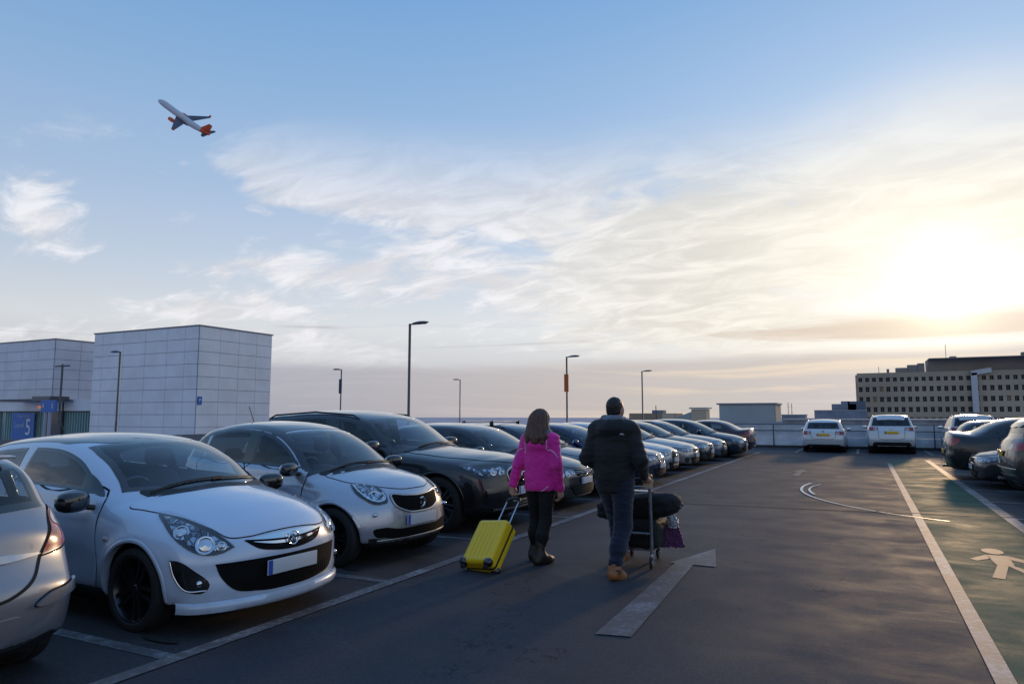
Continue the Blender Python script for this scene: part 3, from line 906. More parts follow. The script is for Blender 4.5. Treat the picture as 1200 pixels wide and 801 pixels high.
def four_rings(m, X, r):
    x, y, z = X; a = np.linspace(0, 2 * math.pi, 25)[:-1]
    for j in range(4): m.tube([(x, y + (j - 1.5) * r * 1.45 + r * math.cos(t), z + r * math.sin(t)) for t in a], r * .13, 6, 0, True)
def ringbar(m, X, r):
    x, y, z = X; a = np.linspace(.9, 2 * math.pi - .9, 25)
    m.tube([(x, y - r * math.cos(t), z + r * math.sin(t)) for t in a], r * .26, 6)
    m.add([(x + .01, y - r * .35, z + r * .5), (x + .01, y - r * .35, z - r * .5), (x + .01, y - r * 1.1, z)], [(0, 1, 2)])
def star(m, X, r):
    x, y, z = X; a = np.linspace(0, 2 * math.pi, 33)[:-1]
    m.tube([(x, y + r * math.cos(t), z + r * math.sin(t)) for t in a], r * .08, 6, 0, True)
    for q in range(3):
        t = math.pi / 2 + q * 2 * math.pi / 3; m.tube([X, (x, y + r * math.cos(t), z + r * math.sin(t))], [r * .16, r * .03], 6)
def roundel(m, X, r):
    x, y, z = X; m.lathe([(0, 0), (r, 0), (r, -.01)], 24, 0, 'X', (x, y, z))
def badge(k, fn, z, r, off=.02, parent=None, y=0.0, rear=False):
    X = k.c.pin([('r' if rear else 'f', y + .001, z)])[0]; X = (X[0] + (-off if rear else off), y, z); m = MB(); fn(m, X, r)
    k.mb('badge', m, [M_chr], parent, 50)

def slats(k, zs, yw, s_off=.008, m=None, parent=None, th=.012, cols=()):
    """bars following the nose, between -yw and yw at heights zs"""
    mb = MB(); c = k.c
    for z in zs:
        w = yw(z) if callable(yw) else yw
        ys = np.linspace(-w, w, 17); X = c.pin([('f', y, z) for y in ys])
        mb.tube([(p[0] + s_off, p[1], p[2]) for p in X], th / 2, 6)
    for y, za, zb_ in cols:
        X = c.pin([('f', y, z) for z in np.linspace(za, zb_, 5)]); mb.tube([(p[0] + s_off * .7, p[1], p[2]) for p in X], th / 2, 6)
    k.mb('grille_bar', mb, [m or M_blk], parent, 50)

def handle(k, s, z, m='paint', w=.10):
    X = k.c.pin([('s', s, z)])[0]; mb = MB(); mb.sq((X[0], X[1] + .018, z), (w, .018, .018), 3)
    k.mb('door_handle', mb, [m], None, 60, True)

def doors(k, cuts, zb=.24, mats='paint', belt=None, front_low=None):
    """door skins with dark shut lines. cuts: list of (s at belt front, s at sill front, s at belt rear, s at sill rear)"""
    c = k.c
    for a, a2, b, b2 in cuts:
        za = float(c.belt(a)) + .005; zbk = float(c.belt(b)) + .005
        pts = [('s', a, za), ('s', (a * .6 + a2 * .4), za * .6 + zb * .4), ('s', a2, zb + .12), ('s', a2 + .05, zb + .01), ('s', (a2 + b2) / 2, zb), ('s', b2 - .06, zb + .01), ('s', b2, zb + .14), ('s', b * .7 + b2 * .3, zbk * .6 + zb * .4), ('s', b, zbk), ('s', (a + b) / 2, (za + zbk) / 2)]
        k.patch('door', pts, (0, 1, 0), [mats], .005, True, gs=.04, corner=(0, 8), skirt=.008)
        k.ribbon('shut_line', pts, (0, 1, 0), [M_gap], True, closed=True, wd=.012, off=.0022)

def make_corsa():
    L, W, H = 4.0, 1.74, 1.49
    prof = [(.14, .165), (.03, .20), (.0, .30), (.005, .45), (.01, .58), (.055, .70), (.13, .775), (.30, .86), (.6, .945), (.9, 1.0, 'c'), (1.10, 1.09), (1.45, 1.265), (1.80, 1.385), (2.1, 1.438), (2.5, 1.460), (3.0, 1.442), (3.5, 1.38), (3.68, 1.32), (3.80, 1.12), (3.93, .92), (3.99, .75), (4.0, .5), (3.98, .3), (3.9, .22), (3.5, .19), (2.0, .17), (.6, .165)]
    def extra(c, f, s, y, z):
        # splitter lip along the bottom of the front bumper
        return f
    c = Car(L, W, H, prof, (.80, 3.31, .31), belt=lut([(0, .88), (.9, .935), (1.6, .97), (2.6, 1.0), (L, 1.06)]), flare=.02, scoop=.018, h=.02,
            cf=lut([(.1, .30), (.3, .29), (.5, .31), (.7, .34), (.9, .33), (1.1, .26), (1.5, .2)]), extra=extra, k=.10, tum=.39)
    k = Kit(c)
    k.glassy((1.25, 1.92, .93, 1.80), front=(1.30, 3.55), splits=((2.62, 2.72),), rear=(3.62, 3.84, 1.30, 1.03, .10), belt_up=.03, top=.085, m_side=.085, m_foot=.145)
    # roof skin in black
    e = [c.corner(s) for s in np.linspace(2.2, 3.4, 7)]
    k.patch('roof_panel', [('t', 1.80, 0), ('t', 1.82, .25), ('t', 1.90, .43), ('t', 2.0, .50)] + [('t', s, y - .05) for s, y, z in e] + [('t', 3.52, .3), ('t', 3.55, 0), ('t', 3.52, -.3)] + [('t', s, -y + .05) for s, y, z in e[::-1]] + [('t', 2.0, -.50), ('t', 1.90, -.43), ('t', 1.82, -.25)], (0, 0, 1), [M_gblk], .004, gs=.06)
    doors(k, [(1.30, 1.24, 2.70, 2.66)], zb=.27)
    k.patch('quarter_panel', [('s', 1.33, .965), ('s', 1.46, .985), ('s', 1.62, 1.0), ('s', 1.66, 1.14), ('s', 1.58, 1.12), ('s', 1.44, 1.05)], (0, 1, 0), [M_gblk], .007, True, gs=.03)
    # bonnet with shut line
    bp = [('t', .90, 0), ('t', .93, .35), ('t', 1.04, .60), (1.0, .735, .955), (.86, .715, .915), (.70, .675, .885), (.52, .622, .842), (.29, .553, .762), (.17, .49, .70), ('f', .36, .692), ('f', .18, .708), ('f', 0, .714)]
    bp = bp + [(p[0], p[1], -p[2]) if p[0] == 't' else (p[0], -p[1], p[2]) for p in bp[1:-1]][::-1]
    k.patch('bonnet', bp, (.45, 0, .9), ['paint'], .006, gs=.035, skirt=.008)
    k.ribbon('shut_line', bp, (.45, 0, .9), [M_gap], closed=True, wd=.014, off=.0022)
    # cowl under the wipers
    k.patch('cowl_panel', [('t', .885, 0), ('t', .91, .35), ('t', 1.03, .57), ('t', 1.13, .60), ('t', .99, .35), ('t', .965, 0), ('t', .99, -.35), ('t', 1.13, -.60), ('t', 1.03, -.57), ('t', .91, -.35)], (.3, 0, 1), [M_blk], .007, gs=.04)
    k.wiper([(1.02, -.55, 1.04), (1.03, -.2, 1.06), (1.04, .12, 1.06)]); k.wiper([(1.03, .0, 1.04), (1.05, .3, 1.06), (1.12, .56, 1.06)])
    # headlights sweeping back over the wing
    k.headlight([('f', .475, .627), ('f', .57, .588), ('f', .69, .592), ('f', .745, .635), (.447, .772, .715), (.58, .755, .80), (.72, .70, .862), (.66, .655, .866), (.52, .618, .828), (.29, .555, .75), (.17, .505, .675)], (.72, .62, .32),
                spots=((('f', .645, .655), .062), (('f', .555, .64), .032), (('f', .715, .74), .05)), corner=(0,), cins=.03)
    # grille with chrome bar and badge
    gp = [('f', 0, .695), ('f', .2, .690), ('f', .40, .665), ('f', .31, .60), ('f', .17, .568), ('f', 0, .558)]; gp += [(p[0], -p[1], p[2]) for p in gp[1:-1]][::-1]
    g = k.patch('grille', gp, (1, 0, 0), [M_grl], .004, gs=.03, corner=(2, 8))
    cb = [('f', 0, .692), ('f', .2, .687), ('f', .39, .666), ('f', .2, .652), ('f', 0, .645)]; cb += [(p[0], -p[1], p[2]) for p in cb[1:-1]][::-1]
    k.patch('chrome_strip', cb, (1, 0, 0), [M_chr], .012, gs=.03, corner=(2, 6), parent=g, skirt=.012)
    c2 = [('f', 0, .630), ('f', .2, .637), ('f', .34, .648), ('f', .2, .620), ('f', 0, .608)]; c2 += [(p[0], -p[1], p[2]) for p in c2[1:-1]][::-1]
    k.patch('chrome_strip', c2, (1, 0, 0), [M_chr], .010, gs=.03, parent=g, skirt=.012)
    slats(k, (.597, .582), lambda z: .26 - (.6 - z), .006, M_gblk, g, .008)
    badge(k, griffin, .640, .052, .03, g)
    lp = [('f', 0, .525), ('f', .3, .525), ('f', .61, .52), ('f', .575, .42), ('f', .50, .33), ('f', .3, .285), ('f', 0, .272)]; lp += [(p[0], -p[1], p[2]) for p in lp[1:-1]][::-1]
    g2 = k.patch('lower_grille', lp, (1, 0, 0), [M_grl], .004, gs=.04, corner=(2, 10))
    slats(k, (.295, .315, .335, .355, .375, .395), lambda z: .34 + (z - .29) * 1.5, .006, M_grl, g2, .007, [(y, .31, .395) for y in np.linspace(-.42, .42, 27)])
    i = k.patch('fog_lamp_surround', [(.40, .818, .56), (.34, .80, .557), (.234, .738, .490), (.155, .66, .36), (.17, .675, .335), (.275, .77, .345), (.365, .805, .44)], (.75, .65, 0), [M_gblk], .004, True, gs=.025, corner=(0,))
    k.ribbon('fog_lamp_trim', [(.395, .815, .55), (.36, .805, .45), (.275, .772, .35), (.17, .67, .34)], (.75, .65, 0), [M_chr], True, parent=i, wd=.010, off=.008, raise_=.004)
    m = MB(); X = c.pin([('f', .70, .39)])[0]; m.sq((X[0] - .0, X[1], X[2]), (.016, .026, .026), 2); k.mb('fog_lamp', m, [M_chr], i, 60, True)
    # splitter
    sp = [('f', 0, .245), ('f', .3, .245), ('f', .55, .24), ('f', .72, .235)]
    sp = [(p[0], -p[1], p[2]) for p in sp[1:]][::-1] + sp
    V = []; F = []; X = c.pin([('f', y, .26) for y in np.linspace(-.78, .78, 41)])
    rows = ((.005, .255), (.03, .245), (.035, .205), (.02, .175), (-.03, .17))
    for o, z in rows: V += [(x + o * (1 - abs(y) * .3), y * (1 + o * .4), z) for x, y, _ in X]
    for j in range(4): F += [(j * 41 + i, j * 41 + i + 1, (j + 1) * 41 + i + 1, (j + 1) * 41 + i) for i in range(40)]
    k.add('front_splitter', np.array(V), [f[::-1] for f in F], ['paint'], None, 60)
    X = c.pin([('s', s, .27) for s in np.linspace(1.18, 2.92, 20)])
    V = []; F = []
    for o, z in ((-.004, .275), (.028, .262), (.034, .2), (.0, .172)): V += [(x, y + o, z) for x, y, _ in X]
    for j in range(3): F += [(j * 20 + i, j * 20 + i + 1, (j + 1) * 20 + i + 1, (j + 1) * 20 + i) for i in range(19)]
    k.add('side_skirt', np.array(V), F, ['paint'], None, 60, None, True)
    k.wheel_arch('paint', .03, .005); k.wheels(M_rimd, 'twin', .76, .205, .02)
    k.plate(-.0, .445, True); k.mirror(1.38, .89, .945, M_gblk, 1.12)
    k.interior(1.25, 2.15, .98)
    m = MB(); X = c.pin([('s', 1.13, .66)])[0]; m.sq((X[0], X[1] + .004, X[2]), (.028, .01, .018), 2.5); k.mb('side_repeater', m, [M_tlw], None, 60, True)
    handle(k, 2.45, .86)
    m = MB(); X = c.pin([('t', 3.35, 0.0)])[0]; m.tube([X, X + np.array([-.18, 0, .2])], .004, 6); k.mb('aerial', m, [M_blk])
    k.ribbon('shut_line', [('s', .98, .60), ('s', .62, .62), ('f', .78, .60)][:2], (0, 1, 0), [M_gap], True, wd=.006, smooth=False) if False else None
    k.patch('tail_light', [('r', .62, .95), ('r', .74, .95), ('r', .80, .82), ('r', .70, .72), ('r', .62, .8)], (-.8, .6, 0), [M_red], .006, True)
    k.shell()
    return k

def sym(p): return p + [(a[0], -a[1], a[2]) if a[0] in 'fr' else (a[0], a[1], -a[2]) for a in p[1:-1]][::-1]

def bonnet(k, s_cowl, s_cowl_side, y_side, z_front, yf=.5, sd=.9):
    """bonnet skin from the cowl to the leading edge, with its shut line"""
    c = k.c; hw = c.hw
    bp = [('t', s_cowl, 0), ('t', s_cowl + .04, hw * .4), ('t', s_cowl_side, y_side), ('t', (s_cowl_side * .7 + .2), y_side * 1.0), ('t', s_cowl_side * .4 + .2, y_side * .96), ('f', yf, z_front + .03), ('f', yf * .6, z_front + .005), ('f', 0, z_front)]
    bp = sym(bp)
    k.patch('bonnet', bp, (.45, 0, sd), ['paint'], .006, gs=.04, skirt=.008)
    k.ribbon('shut_line', bp, (.45, 0, sd), [M_gap], closed=True, wd=.014, off=.0022)

def cowl(k, s0, s1, y0, y1):
    k.patch('cowl_panel', sym([('t', s0, 0), ('t', s0 + .03, y0 * .6), ('t', s1, y0), ('t', s1 + .08, y1), ('t', s0 + .12, y0 * .6), ('t', s0 + .09, 0)]), (.3, 0, 1), [M_blk], .007, gs=.05)
    z = k.c.pin([('t', s0 + .1, 0)])[0][2] + .03
    k.wiper([(s0 + .12, -.55, z - .02), (s0 + .12, -.2, z), (s0 + .12, .12, z)]); k.wiper([(s0 + .11, .0, z - .02), (s0 + .14, .3, z), (s0 + .22, .56, z - .02)])

def lamps(k, y0, y1, z0, z1, sb, droop=.03, spots=True, d=(.8, .55, .15), rnd=False):
    """wedge shaped headlight wrapping back along the wing to s = sb"""
    c = k.c; zc = (z0 + z1) / 2; ym = (y0 + y1) / 2
    zs = z1 + .01
    pts = [('f', y0, z0 + .02), ('f', ym, z0 - droop * .2), ('f', y1, z0 + .005), ('s', sb * .75, zc + .01), ('s', sb, zs), ('s', sb * .8, zs + .012), ('f', y1, z1 + .004), ('f', ym, z1 - .004), ('f', y0, z1 - droop)]
    sp = ((('f', ym + .02, zc), (z1 - z0) * .36), (('f', ym + .02 - (z1 - z0) * .95, zc), (z1 - z0) * .27)) if spots else ()
    return k.headlight(pts, d, sp, corner=(0, 8), cins=.02)

def grille(k, w, z0, z1, taper=.75, rows=4, frame=None, cols=0, name='grille', m=None, off=.004, barm=None):
    g = k.patch(name, sym([('f', 0, z1), ('f', w * .6, z1), ('f', w, z1 - (z1 - z0) * .18), ('f', w * (taper + 1) / 2, (z0 + z1) / 2), ('f', w * taper, z0 + .01), ('f', w * .4, z0), ('f', 0, z0)]), (1, 0, 0), [m or M_grl], off, gs=.04, corner=(2,))
    if frame: k.ribbon('grille_frame', sym([('f', 0, z1), ('f', w * .6, z1), ('f', w, z1 - (z1 - z0) * .18), ('f', w * (taper + 1) / 2, (z0 + z1) / 2), ('f', w * taper, z0 + .01), ('f', w * .4, z0), ('f', 0, z0)]), (1, 0, 0), [frame], closed=True, wd=.022, off=.008, raise_=.006, parent=g)
    zs = np.linspace(z0, z1, rows + 2)[1:-1]
    slats(k, zs, lambda z: (w * (taper + (1 - taper) * (z - z0) / (z1 - z0))) * .93, .007, barm or M_blk, g, .011, [(y, z0 + .02, z1 - .02) for y in (np.linspace(-w * .7, w * .7, cols) if cols else ())])
    return g

def sidebits(k, cuts, zb, hd, mirror, arch='paint', rocker=True, clad=None):
    c = k.c
    doors(k, cuts, zb=zb)
    for a, a2, b, b2 in cuts: handle(k, b - .17, float(c.belt(b)) - hd)
    k.wheel_arch(arch, .03 if arch == 'paint' else .055, .005 if arch == 'paint' else .014)
    k.mirror(*mirror)
    s0, s1 = c.wf + c.Ra + .05, c.wr - c.Ra - .05; z0 = c.poly[:, 1].min() + .015
    X = c.pin([('s', s, z0 + .09) for s in np.linspace(s0, s1, 20)]); V = []; F = []
    for o, z in ((-.004, z0 + .10), (.016, z0 + .085), (.02, z0 + .03), (-.01, z0)): V += [(x, y + o, z) for x, y, _ in X]
    for j in range(3): F += [(j * 20 + i, j * 20 + i + 1, (j + 1) * 20 + i + 1, (j + 1) * 20 + i) for i in range(19)]
    k.add('side_skirt', np.array(V), F, [clad or M_blk], None, 60, None, True)

def rearface(k, lamp, plate_z, tail_z, bump_z, lampm=None, low=None, badgef=None, badge_z=None, chrome=None, wiper=True, plate_dy=0, exhaust=True, seam_w=None):
    """lamp=(y inner, y outer, z0, z1, side reach) tail lights; tailgate outline, plate, bumper parts"""
    c = k.c; y0, y1, z0, z1, sb = lamp; L = c.L; hw = c.hw
    pts = [('r', y0, z0 + .03), ('r', (y0 + y1) / 2, z0), ('r', y1, z0 + .005), ('s', L - sb * .75, z0 + .03), ('s', L - sb, z1 - .02), ('s', L - sb * .8, z1), ('r', y1, z1), ('r', (y0 + y1) / 2, z1), ('r', y0, z1 - .02)]
    i = k.patch('tail_light', pts, (-.8, .5, .1), [lampm or M_red], .008, True, gs=.03, corner=(0, 8))
    ym = (y0 * .5 + y1 * .5); zc = (z0 + z1) / 2; q = (z1 - z0) * .16
    k.patch('reversing_lamp', [('r', y0 + .02, zc - q), ('r', ym, zc - q * 1.2), ('r', ym, zc + q * .3), ('r', y0 + .02, zc + q * .3)], (-.9, .3, .1), [M_tlw], .012, True, parent=i, gs=.03)
    sw = seam_w or y0 - .02
    k.ribbon('shut_line', [('r', sw + .03, tail_z[1]), ('r', sw + .01, (tail_z[0] + tail_z[1]) / 2 + .02), ('r', sw - .02, tail_z[0] + .04), ('r', sw - .12, tail_z[0]), ('r', 0, tail_z[0] - .005), ('r', -sw + .12, tail_z[0]), ('r', -sw + .02, tail_z[0] + .04), ('r', -sw - .01, (tail_z[0] + tail_z[1]) / 2 + .02), ('r', -sw - .03, tail_z[1])], (-1, 0, .15), [M_gap], wd=.013, off=.004)
    k.ribbon('shut_line', [('r', y, bump_z) for y in np.linspace(-hw * .86, hw * .86, 9)], (-1, 0, 0), [M_gap], wd=.008, off=.003)
    if low:
        k.patch('rear_valance', sym([('r', 0, low[1]), ('r', hw * .5, low[1]), ('r', hw * .72, low[1] - .02), ('r', hw * .78, low[0] + .03), ('r', hw * .4, low[0]), ('r', 0, low[0])]), (-1, 0, 0), [M_blk], .006, gs=.06)
    k.plate(plate_dy, plate_z, False)
    if badgef: badge(k, badgef, badge_z, .045, .012, rear=True)
    if chrome: k.patch('chrome_strip', sym([('r', 0, chrome + .012), ('r', .35, chrome + .01), ('r', .5, chrome), ('r', .35, chrome - .01), ('r', 0, chrome - .012)]), (-1, 0, 0), [M_chr], .012, gs=.04)
    if exhaust:
        m = MB(); x = -L / 2 + .13; zz = c.poly[:, 1].min() + .115
        m.lathe([(.028, -.12), (.032, -.12), (.032, .06), (.026, .06), (.022, -.12)], 16, 0, 'X', (x, hw * .55, zz)); k.mb('exhaust_pipe', m, [M_sil])

def cfl(*z): return lut(list(z))

def make_smart():
    L = 3.5
    prof = [(.12, .20), (.03, .25), (.0, .36), (.0, .5), (.03, .66), (.09, .78), (.24, .88), (.5, .955), (.74, 1.0, 'c'), (.95, 1.12), (1.25, 1.30), (1.55, 1.43), (1.85, 1.51), (2.3, 1.55), (2.8, 1.52), (3.15, 1.44), (3.33, 1.30), (3.44, 1.0), (3.49, .8), (3.49, .4), (3.42, .25), (3.0, .2), (1.7, .17), (.6, .19)]
    def extra(c, f, s, y, z):   # step between the wing and the bumper
        return f
    c = Car(L, 1.68, 1.555, prof, (.60, 3.06, .315), belt=lut([(0, .92), (.8, .97), (1.4, .99), (2.4, 1.03), (L, 1.08)]), flare=.026, scoop=.02, h=.022, k=.11, tum=.34,
            cf=lut([(.1, .2), (.3, .22), (.5, .24), (.7, .27), (.9, .26), (1.1, .22), (1.5, .16)]), crown=.075)
    k = Kit(c)
    k.glassy((1.02, 1.66, .77, 1.58), front=(1.0, 3.2), splits=((1.98, 2.09), (2.86, 2.90)), rear=(3.2, 3.4, 1.36, 1.06, .12), m_side=.04, gmr=M_glass)
    e = [c.corner(s) for s in np.linspace(1.74, 3.1, 7)]
    k.patch('roof_panel', [('t', 1.64, 0), ('t', 1.67, .3)] + [('t', s, y - .01) for s, y, z in e] + [('t', 3.18, .3), ('t', 3.2, 0), ('t', 3.18, -.3)] + [('t', s, -y + .01) for s, y, z in e[::-1]] + [('t', 1.67, -.3)], (0, 0, 1), [M_gblk], .004, gs=.06)
    # dark safety cell round the doors
    up = [('s', s, c.corner(s)[2] - .03) for s in np.linspace(1.12, 3.1, 9)]
    k.ribbon('pillar_trim', up, (0, 1, .25), [M_gblk], True, wd=.065, off=.004)
    k.ribbon('pillar_trim', [('s', 2.035, z) for z in (1.05, 1.15, 1.25, 1.35, 1.43)], (0, 1, 0), [M_gblk], True, wd=.15, off=.006)
    sidebits(k, [(1.06, 1.04, 2.02, 2.0), (2.05, 2.03, 2.95, 2.6)], .27, .17, (1.16, .80, 1.02, M_gblk, 1.0), 'paint')
    bonnet(k, .74, .86, .63, .80, .40); cowl(k, .72, .86, .6, .66)
    hp = [(.12, .455, .675), (.14, .52, .655), (.17, .60, .665), (.27, .67, .715), (.40, .685, .80), (.50, .625, .872), (.46, .53, .892), (.31, .46, .855), (.18, .435, .765)]
    k.headlight(hp, (.75, .55, .35), spots=(((.22, .55, .735), .066),), cins=.032)
    k.ribbon('running_light', [(.46, .635, .85), (.38, .645, .79), (.24, .615, .71), (.16, .53, .69), (.15, .475, .71), (.2, .465, .77)], (.75, .55, .35), [M_chr], True, wd=.014, off=.027)
    gp = sym([('f', 0, .725), ('f', .2, .735), ('f', .395, .74), ('f', .375, .645), ('f', .25, .575), ('f', 0, .55)])
    g = k.patch('grille', gp, (1, 0, 0), [M_grl], .006, gs=.03, corner=(2,))
    k.ribbon('grille_frame', gp, (1, 0, 0), [M_sil], closed=True, wd=.018, off=.012, raise_=.006, parent=g)
    slats(k, np.linspace(.59, .71, 7), .3, .008, M_grl, g, .006, [(y, .59, .71) for y in np.linspace(-.28, .28, 15)])
    badge(k, ringbar, .645, .05, .035, g)
    lp = sym([('f', 0, .395), ('f', .35, .395), ('f', .55, .42), ('f', .64, .40), ('f', .62, .34), ('f', .5, .31), ('f', 0, .30)])
    g2 = k.patch('lower_grille', lp, (1, 0, 0), [M_grl], .006, gs=.04)
    slats(k, (.325, .345, .365, .385), .5, .008, M_grl, g2, .007)
    k.patch('bumper_trim', sym([('f', 0, .275), ('f', .4, .28), ('f', .68, .30), ('f', .62, .235), ('f', .3, .215), ('f', 0, .212)]), (1, 0, 0), [M_blk], .006, gs=.05)
    k.ribbon('bumper_lip', [('f', y, .285 + .0 * abs(y)) for y in np.linspace(-.6, .6, 9)], (1, 0, 0), [M_sil], wd=.02, off=.01, raise_=.008)
    m = MB(); X = c.pin([('f', .61, .56)])[0]; m.sq((X[0], X[1], X[2]), (.025, .055, .022), 2.2, 0, Matrix.Rotation(R_(-30), 4, 'Z')); k.mb('fog_lamp', m, [M_chr], None, 60, True)
    k.plate(0, .475, True); k.wheels(M_rimd, 'twin', .70, .185, .03); k.interior(1.1, 1.75, 1.02, hr=1.22)
    m = MB(); X = c.pin([('t', 2.95, .1)])[0]; m.tube([X, X + np.array([-.10, 0, .02])], .007, 6); m.tube([X + np.array([0, 0, 0]), X + np.array([-.13, 0, .25])], .005, 6); k.mb('aerial', m, [M_blk])
    k.patch('tail_light', [('r', .56, .95), ('r', .70, .95), ('r', .76, .85), ('r', .70, .7), ('r', .58, .75)], (-.8, .5, 0), [M_red], .006, True)
    k.shell(); return k

def make_q7():
    L = 5.05
    prof = [(.2, .25), (.05, .31), (.0, .45), (.0, .7), (.03, .87), (.12, .965), (.35, 1.03), (.9, 1.10), (1.38, 1.145, 'c'), (1.6, 1.25), (1.98, 1.46), (2.25, 1.585), (2.6, 1.665), (3.2, 1.71), (4.0, 1.685), (4.5, 1.61), (4.66, 1.50), (4.88, 1.2), (5.0, 1.05), (5.05, .8), (5.03, .45), (4.9, .32), (4.3, .26), (2.5, .23), (.8, .24)]
    c = Car(L, 1.97, 1.72, prof, (.93, 3.92, .385), belt=lut([(0, 1.0), (1.3, 1.08), (2.5, 1.12), (L, 1.18)]), flare=.016, scoop=.02, h=.028, k=.09, tum=.36,
            sec=lut([(.2, .93), (.35, .965), (.6, .995), (.8, 1), (1.0, .99), (1.12, .965), (1.25, .94)]), inset=.02,
            cf=lut([(.2, .26), (.6, .28), (.9, .34), (1.15, .34), (1.4, .28), (1.7, .2)]))
    k = Kit(c)
    k.glassy((1.70, 2.42, 1.42, 2.30), front=(1.62, 4.55), splits=((2.92, 3.02), (3.92, 4.0)), rear=(4.6, 4.84, 1.50, 1.22, .12), gm=M_glass, gmr=M_glassd)
    sidebits(k, [(1.75, 1.68, 2.96, 2.94), (2.98, 2.96, 4.0, 3.45)], .36, .14, (1.95, .97, 1.17, 'paint', 1.15), M_blk if False else 'paint', clad=M_blk)
    bonnet(k, 1.38, 1.52, .76, .945, .5); cowl(k, 1.36, 1.52, .72, .8)
    lamps(k, .47, .84, .775, .905, .60, .01, d=(.8, .55, .1))
    grille(k, .46, .42, .90, .8, 5, M_sil, 0); badge(k, four_rings, .76, .06, .03)
    k.patch('air_intake', [('f', .62, .56), ('f', .84, .60), ('f', .86, .46), ('f', .70, .38), ('f', .60, .40)], (.9, .4, 0), [M_gblk], .006, True)
    k.ribbon('bumper_lip', [('f', y, .33) for y in np.linspace(-.7, .7, 9)], (1, 0, 0), [M_sil], wd=.03, off=.012, raise_=.01)
    k.plate(0, .56, True); k.wheels(M_rims, 'multi', .70, .26, .03); k.interior(1.85, 2.75, 1.14, hr=1.38)
    for sd in (1,):
        X = [c.pin([('t', s, c.corner(s)[1] - .06)])[0] + np.array([0, 0, .035 if 2.6 < s < 4.3 else 0]) for s in (2.5, 2.62, 3.4, 4.25, 4.38)]
        m = MB(); m.tube(X, .014, 8); k.mb('roof_rail', m, [M_blk], None, 60, True)
    rearface(k, (.60, .86, .98, 1.12, .3), .80, (.72, 1.1), .66)
    k.shell(); return k

def make_golf():
    L = 4.2
    prof = [(.15, .17), (.03, .22), (0, .34), (.0, .5), (.02, .64), (.09, .73), (.3, .82), (.7, .91), (1.10, .975, 'c'), (1.35, 1.10), (1.7, 1.27), (2.05, 1.40), (2.4, 1.46), (2.8, 1.48), (3.4, 1.46), (3.8, 1.39), (3.92, 1.3), (4.08, 1.05), (4.15, .9), (4.2, .7), (4.2, .4), (4.1, .24), (3.6, .2), (2, .17), (.7, .165)]
    c = Car(L, 1.79, 1.49, prof, (.88, 3.46, .316), belt=lut([(0, .88), (1.3, .94), (2.5, .98), (L, 1.02)]), h=.028, k=.09, tum=.38, scoop=.014)
    k = Kit(c)
    k.glassy((1.42, 2.08, 1.14, 1.95), front=(1.34, 3.72), splits=((2.46, 2.55), (3.32, 3.37)), rear=(3.88, 4.06, 1.31, 1.04, .10))
    sidebits(k, [(1.45, 1.38, 2.50, 2.48), (2.52, 2.5, 3.4, 3.0)], .27, .13, (1.62, .88, 1.0, 'paint', 1.0))
    bonnet(k, 1.10, 1.22, .70, .70, .50); cowl(k, 1.08, 1.22, .66, .74)
    lamps(k, .40, .74, .56, .695, .52, .03)
    grille(k, .42, .60, .675, .95, 2, None, barm=M_chr); badge(k, ringV, .645, .062, .03)
    grille(k, .58, .26, .42, .8, 4, None, name='lower_grille')
    k.patch('fog_lamp_surround', [('f', .64, .40), ('f', .76, .41), ('f', .78, .31), ('f', .66, .28)], (.9, .4, 0), [M_blk], .006, True)
    k.plate(0, .49, True); k.wheels(M_rims, 'ten', .68, .2); k.interior(1.45, 2.25, .98)
    rearface(k, (.50, .79, .80, .97, .26), .62, (.58, 1.0), .56, low=(.26, .36), badgef=roundel, badge_z=.9)
    k.shell(); return k

SAL = [(.15, .17), (.03, .22), (0, .36), (.0, .52), (.03, .645), (.12, .73), (.35, .80), (.8, .88), (1.25, .945, 'c'), (1.5, 1.07), (1.9, 1.26), (2.25, 1.375), (2.6, 1.425), (3.0, 1.43)]
def make_saloon():
    L = 4.7
    prof = SAL + [(3.4, 1.385), (3.7, 1.29), (4.0, 1.14), (4.14, 1.09), (4.4, 1.095), (4.6, 1.08), (4.65, .98), (4.69, .7), (4.7, .45), (4.62, .28), (4.2, .2), (2, .16), (.7, .16)]
    c = Car(L, 1.83, 1.44, prof, (.86, 3.68, .325), belt=lut([(0, .86), (1.3, .92), (2.5, .96), (L, 1.0)]), h=.034, k=.09, tum=.40, scoop=.016)
    k = Kit(c)
    k.glassy((1.58, 2.28, 1.29, 2.15), front=(1.5, 4.02), splits=((2.62, 2.70), (3.5, 3.54)), rear=(3.42, 3.98, 1.36, 1.14, .09))
    sidebits(k, [(1.62, 1.55, 2.66, 2.64), (2.68, 2.66, 3.6, 3.2)], .26, .12, (1.8, .88, .98, 'paint', .95))
    bonnet(k, 1.25, 1.38, .70, .69, .5); cowl(k, 1.23, 1.38, .66, .74)
    grille(k, .55, .24, .40, .85, 3, None, name='lower_grille')
    k.patch('fog_lamp_surround', [('f', .62, .38), ('f', .76, .40), ('f', .78, .30), ('f', .64, .27)], (.9, .4, 0), [M_blk], .006, True)
    k.plate(0, .455, True); k.wheels(M_rims, 'multi', .70, .22)
    k.interior(1.6, 2.4, .96, hr=1.14)
    rearface(k, (.44, .80, .78, .95, .30), .63, (.60, .98), .56, low=(.26, .36), badgef=roundel, badge_z=.88)
    k.shell(); return k

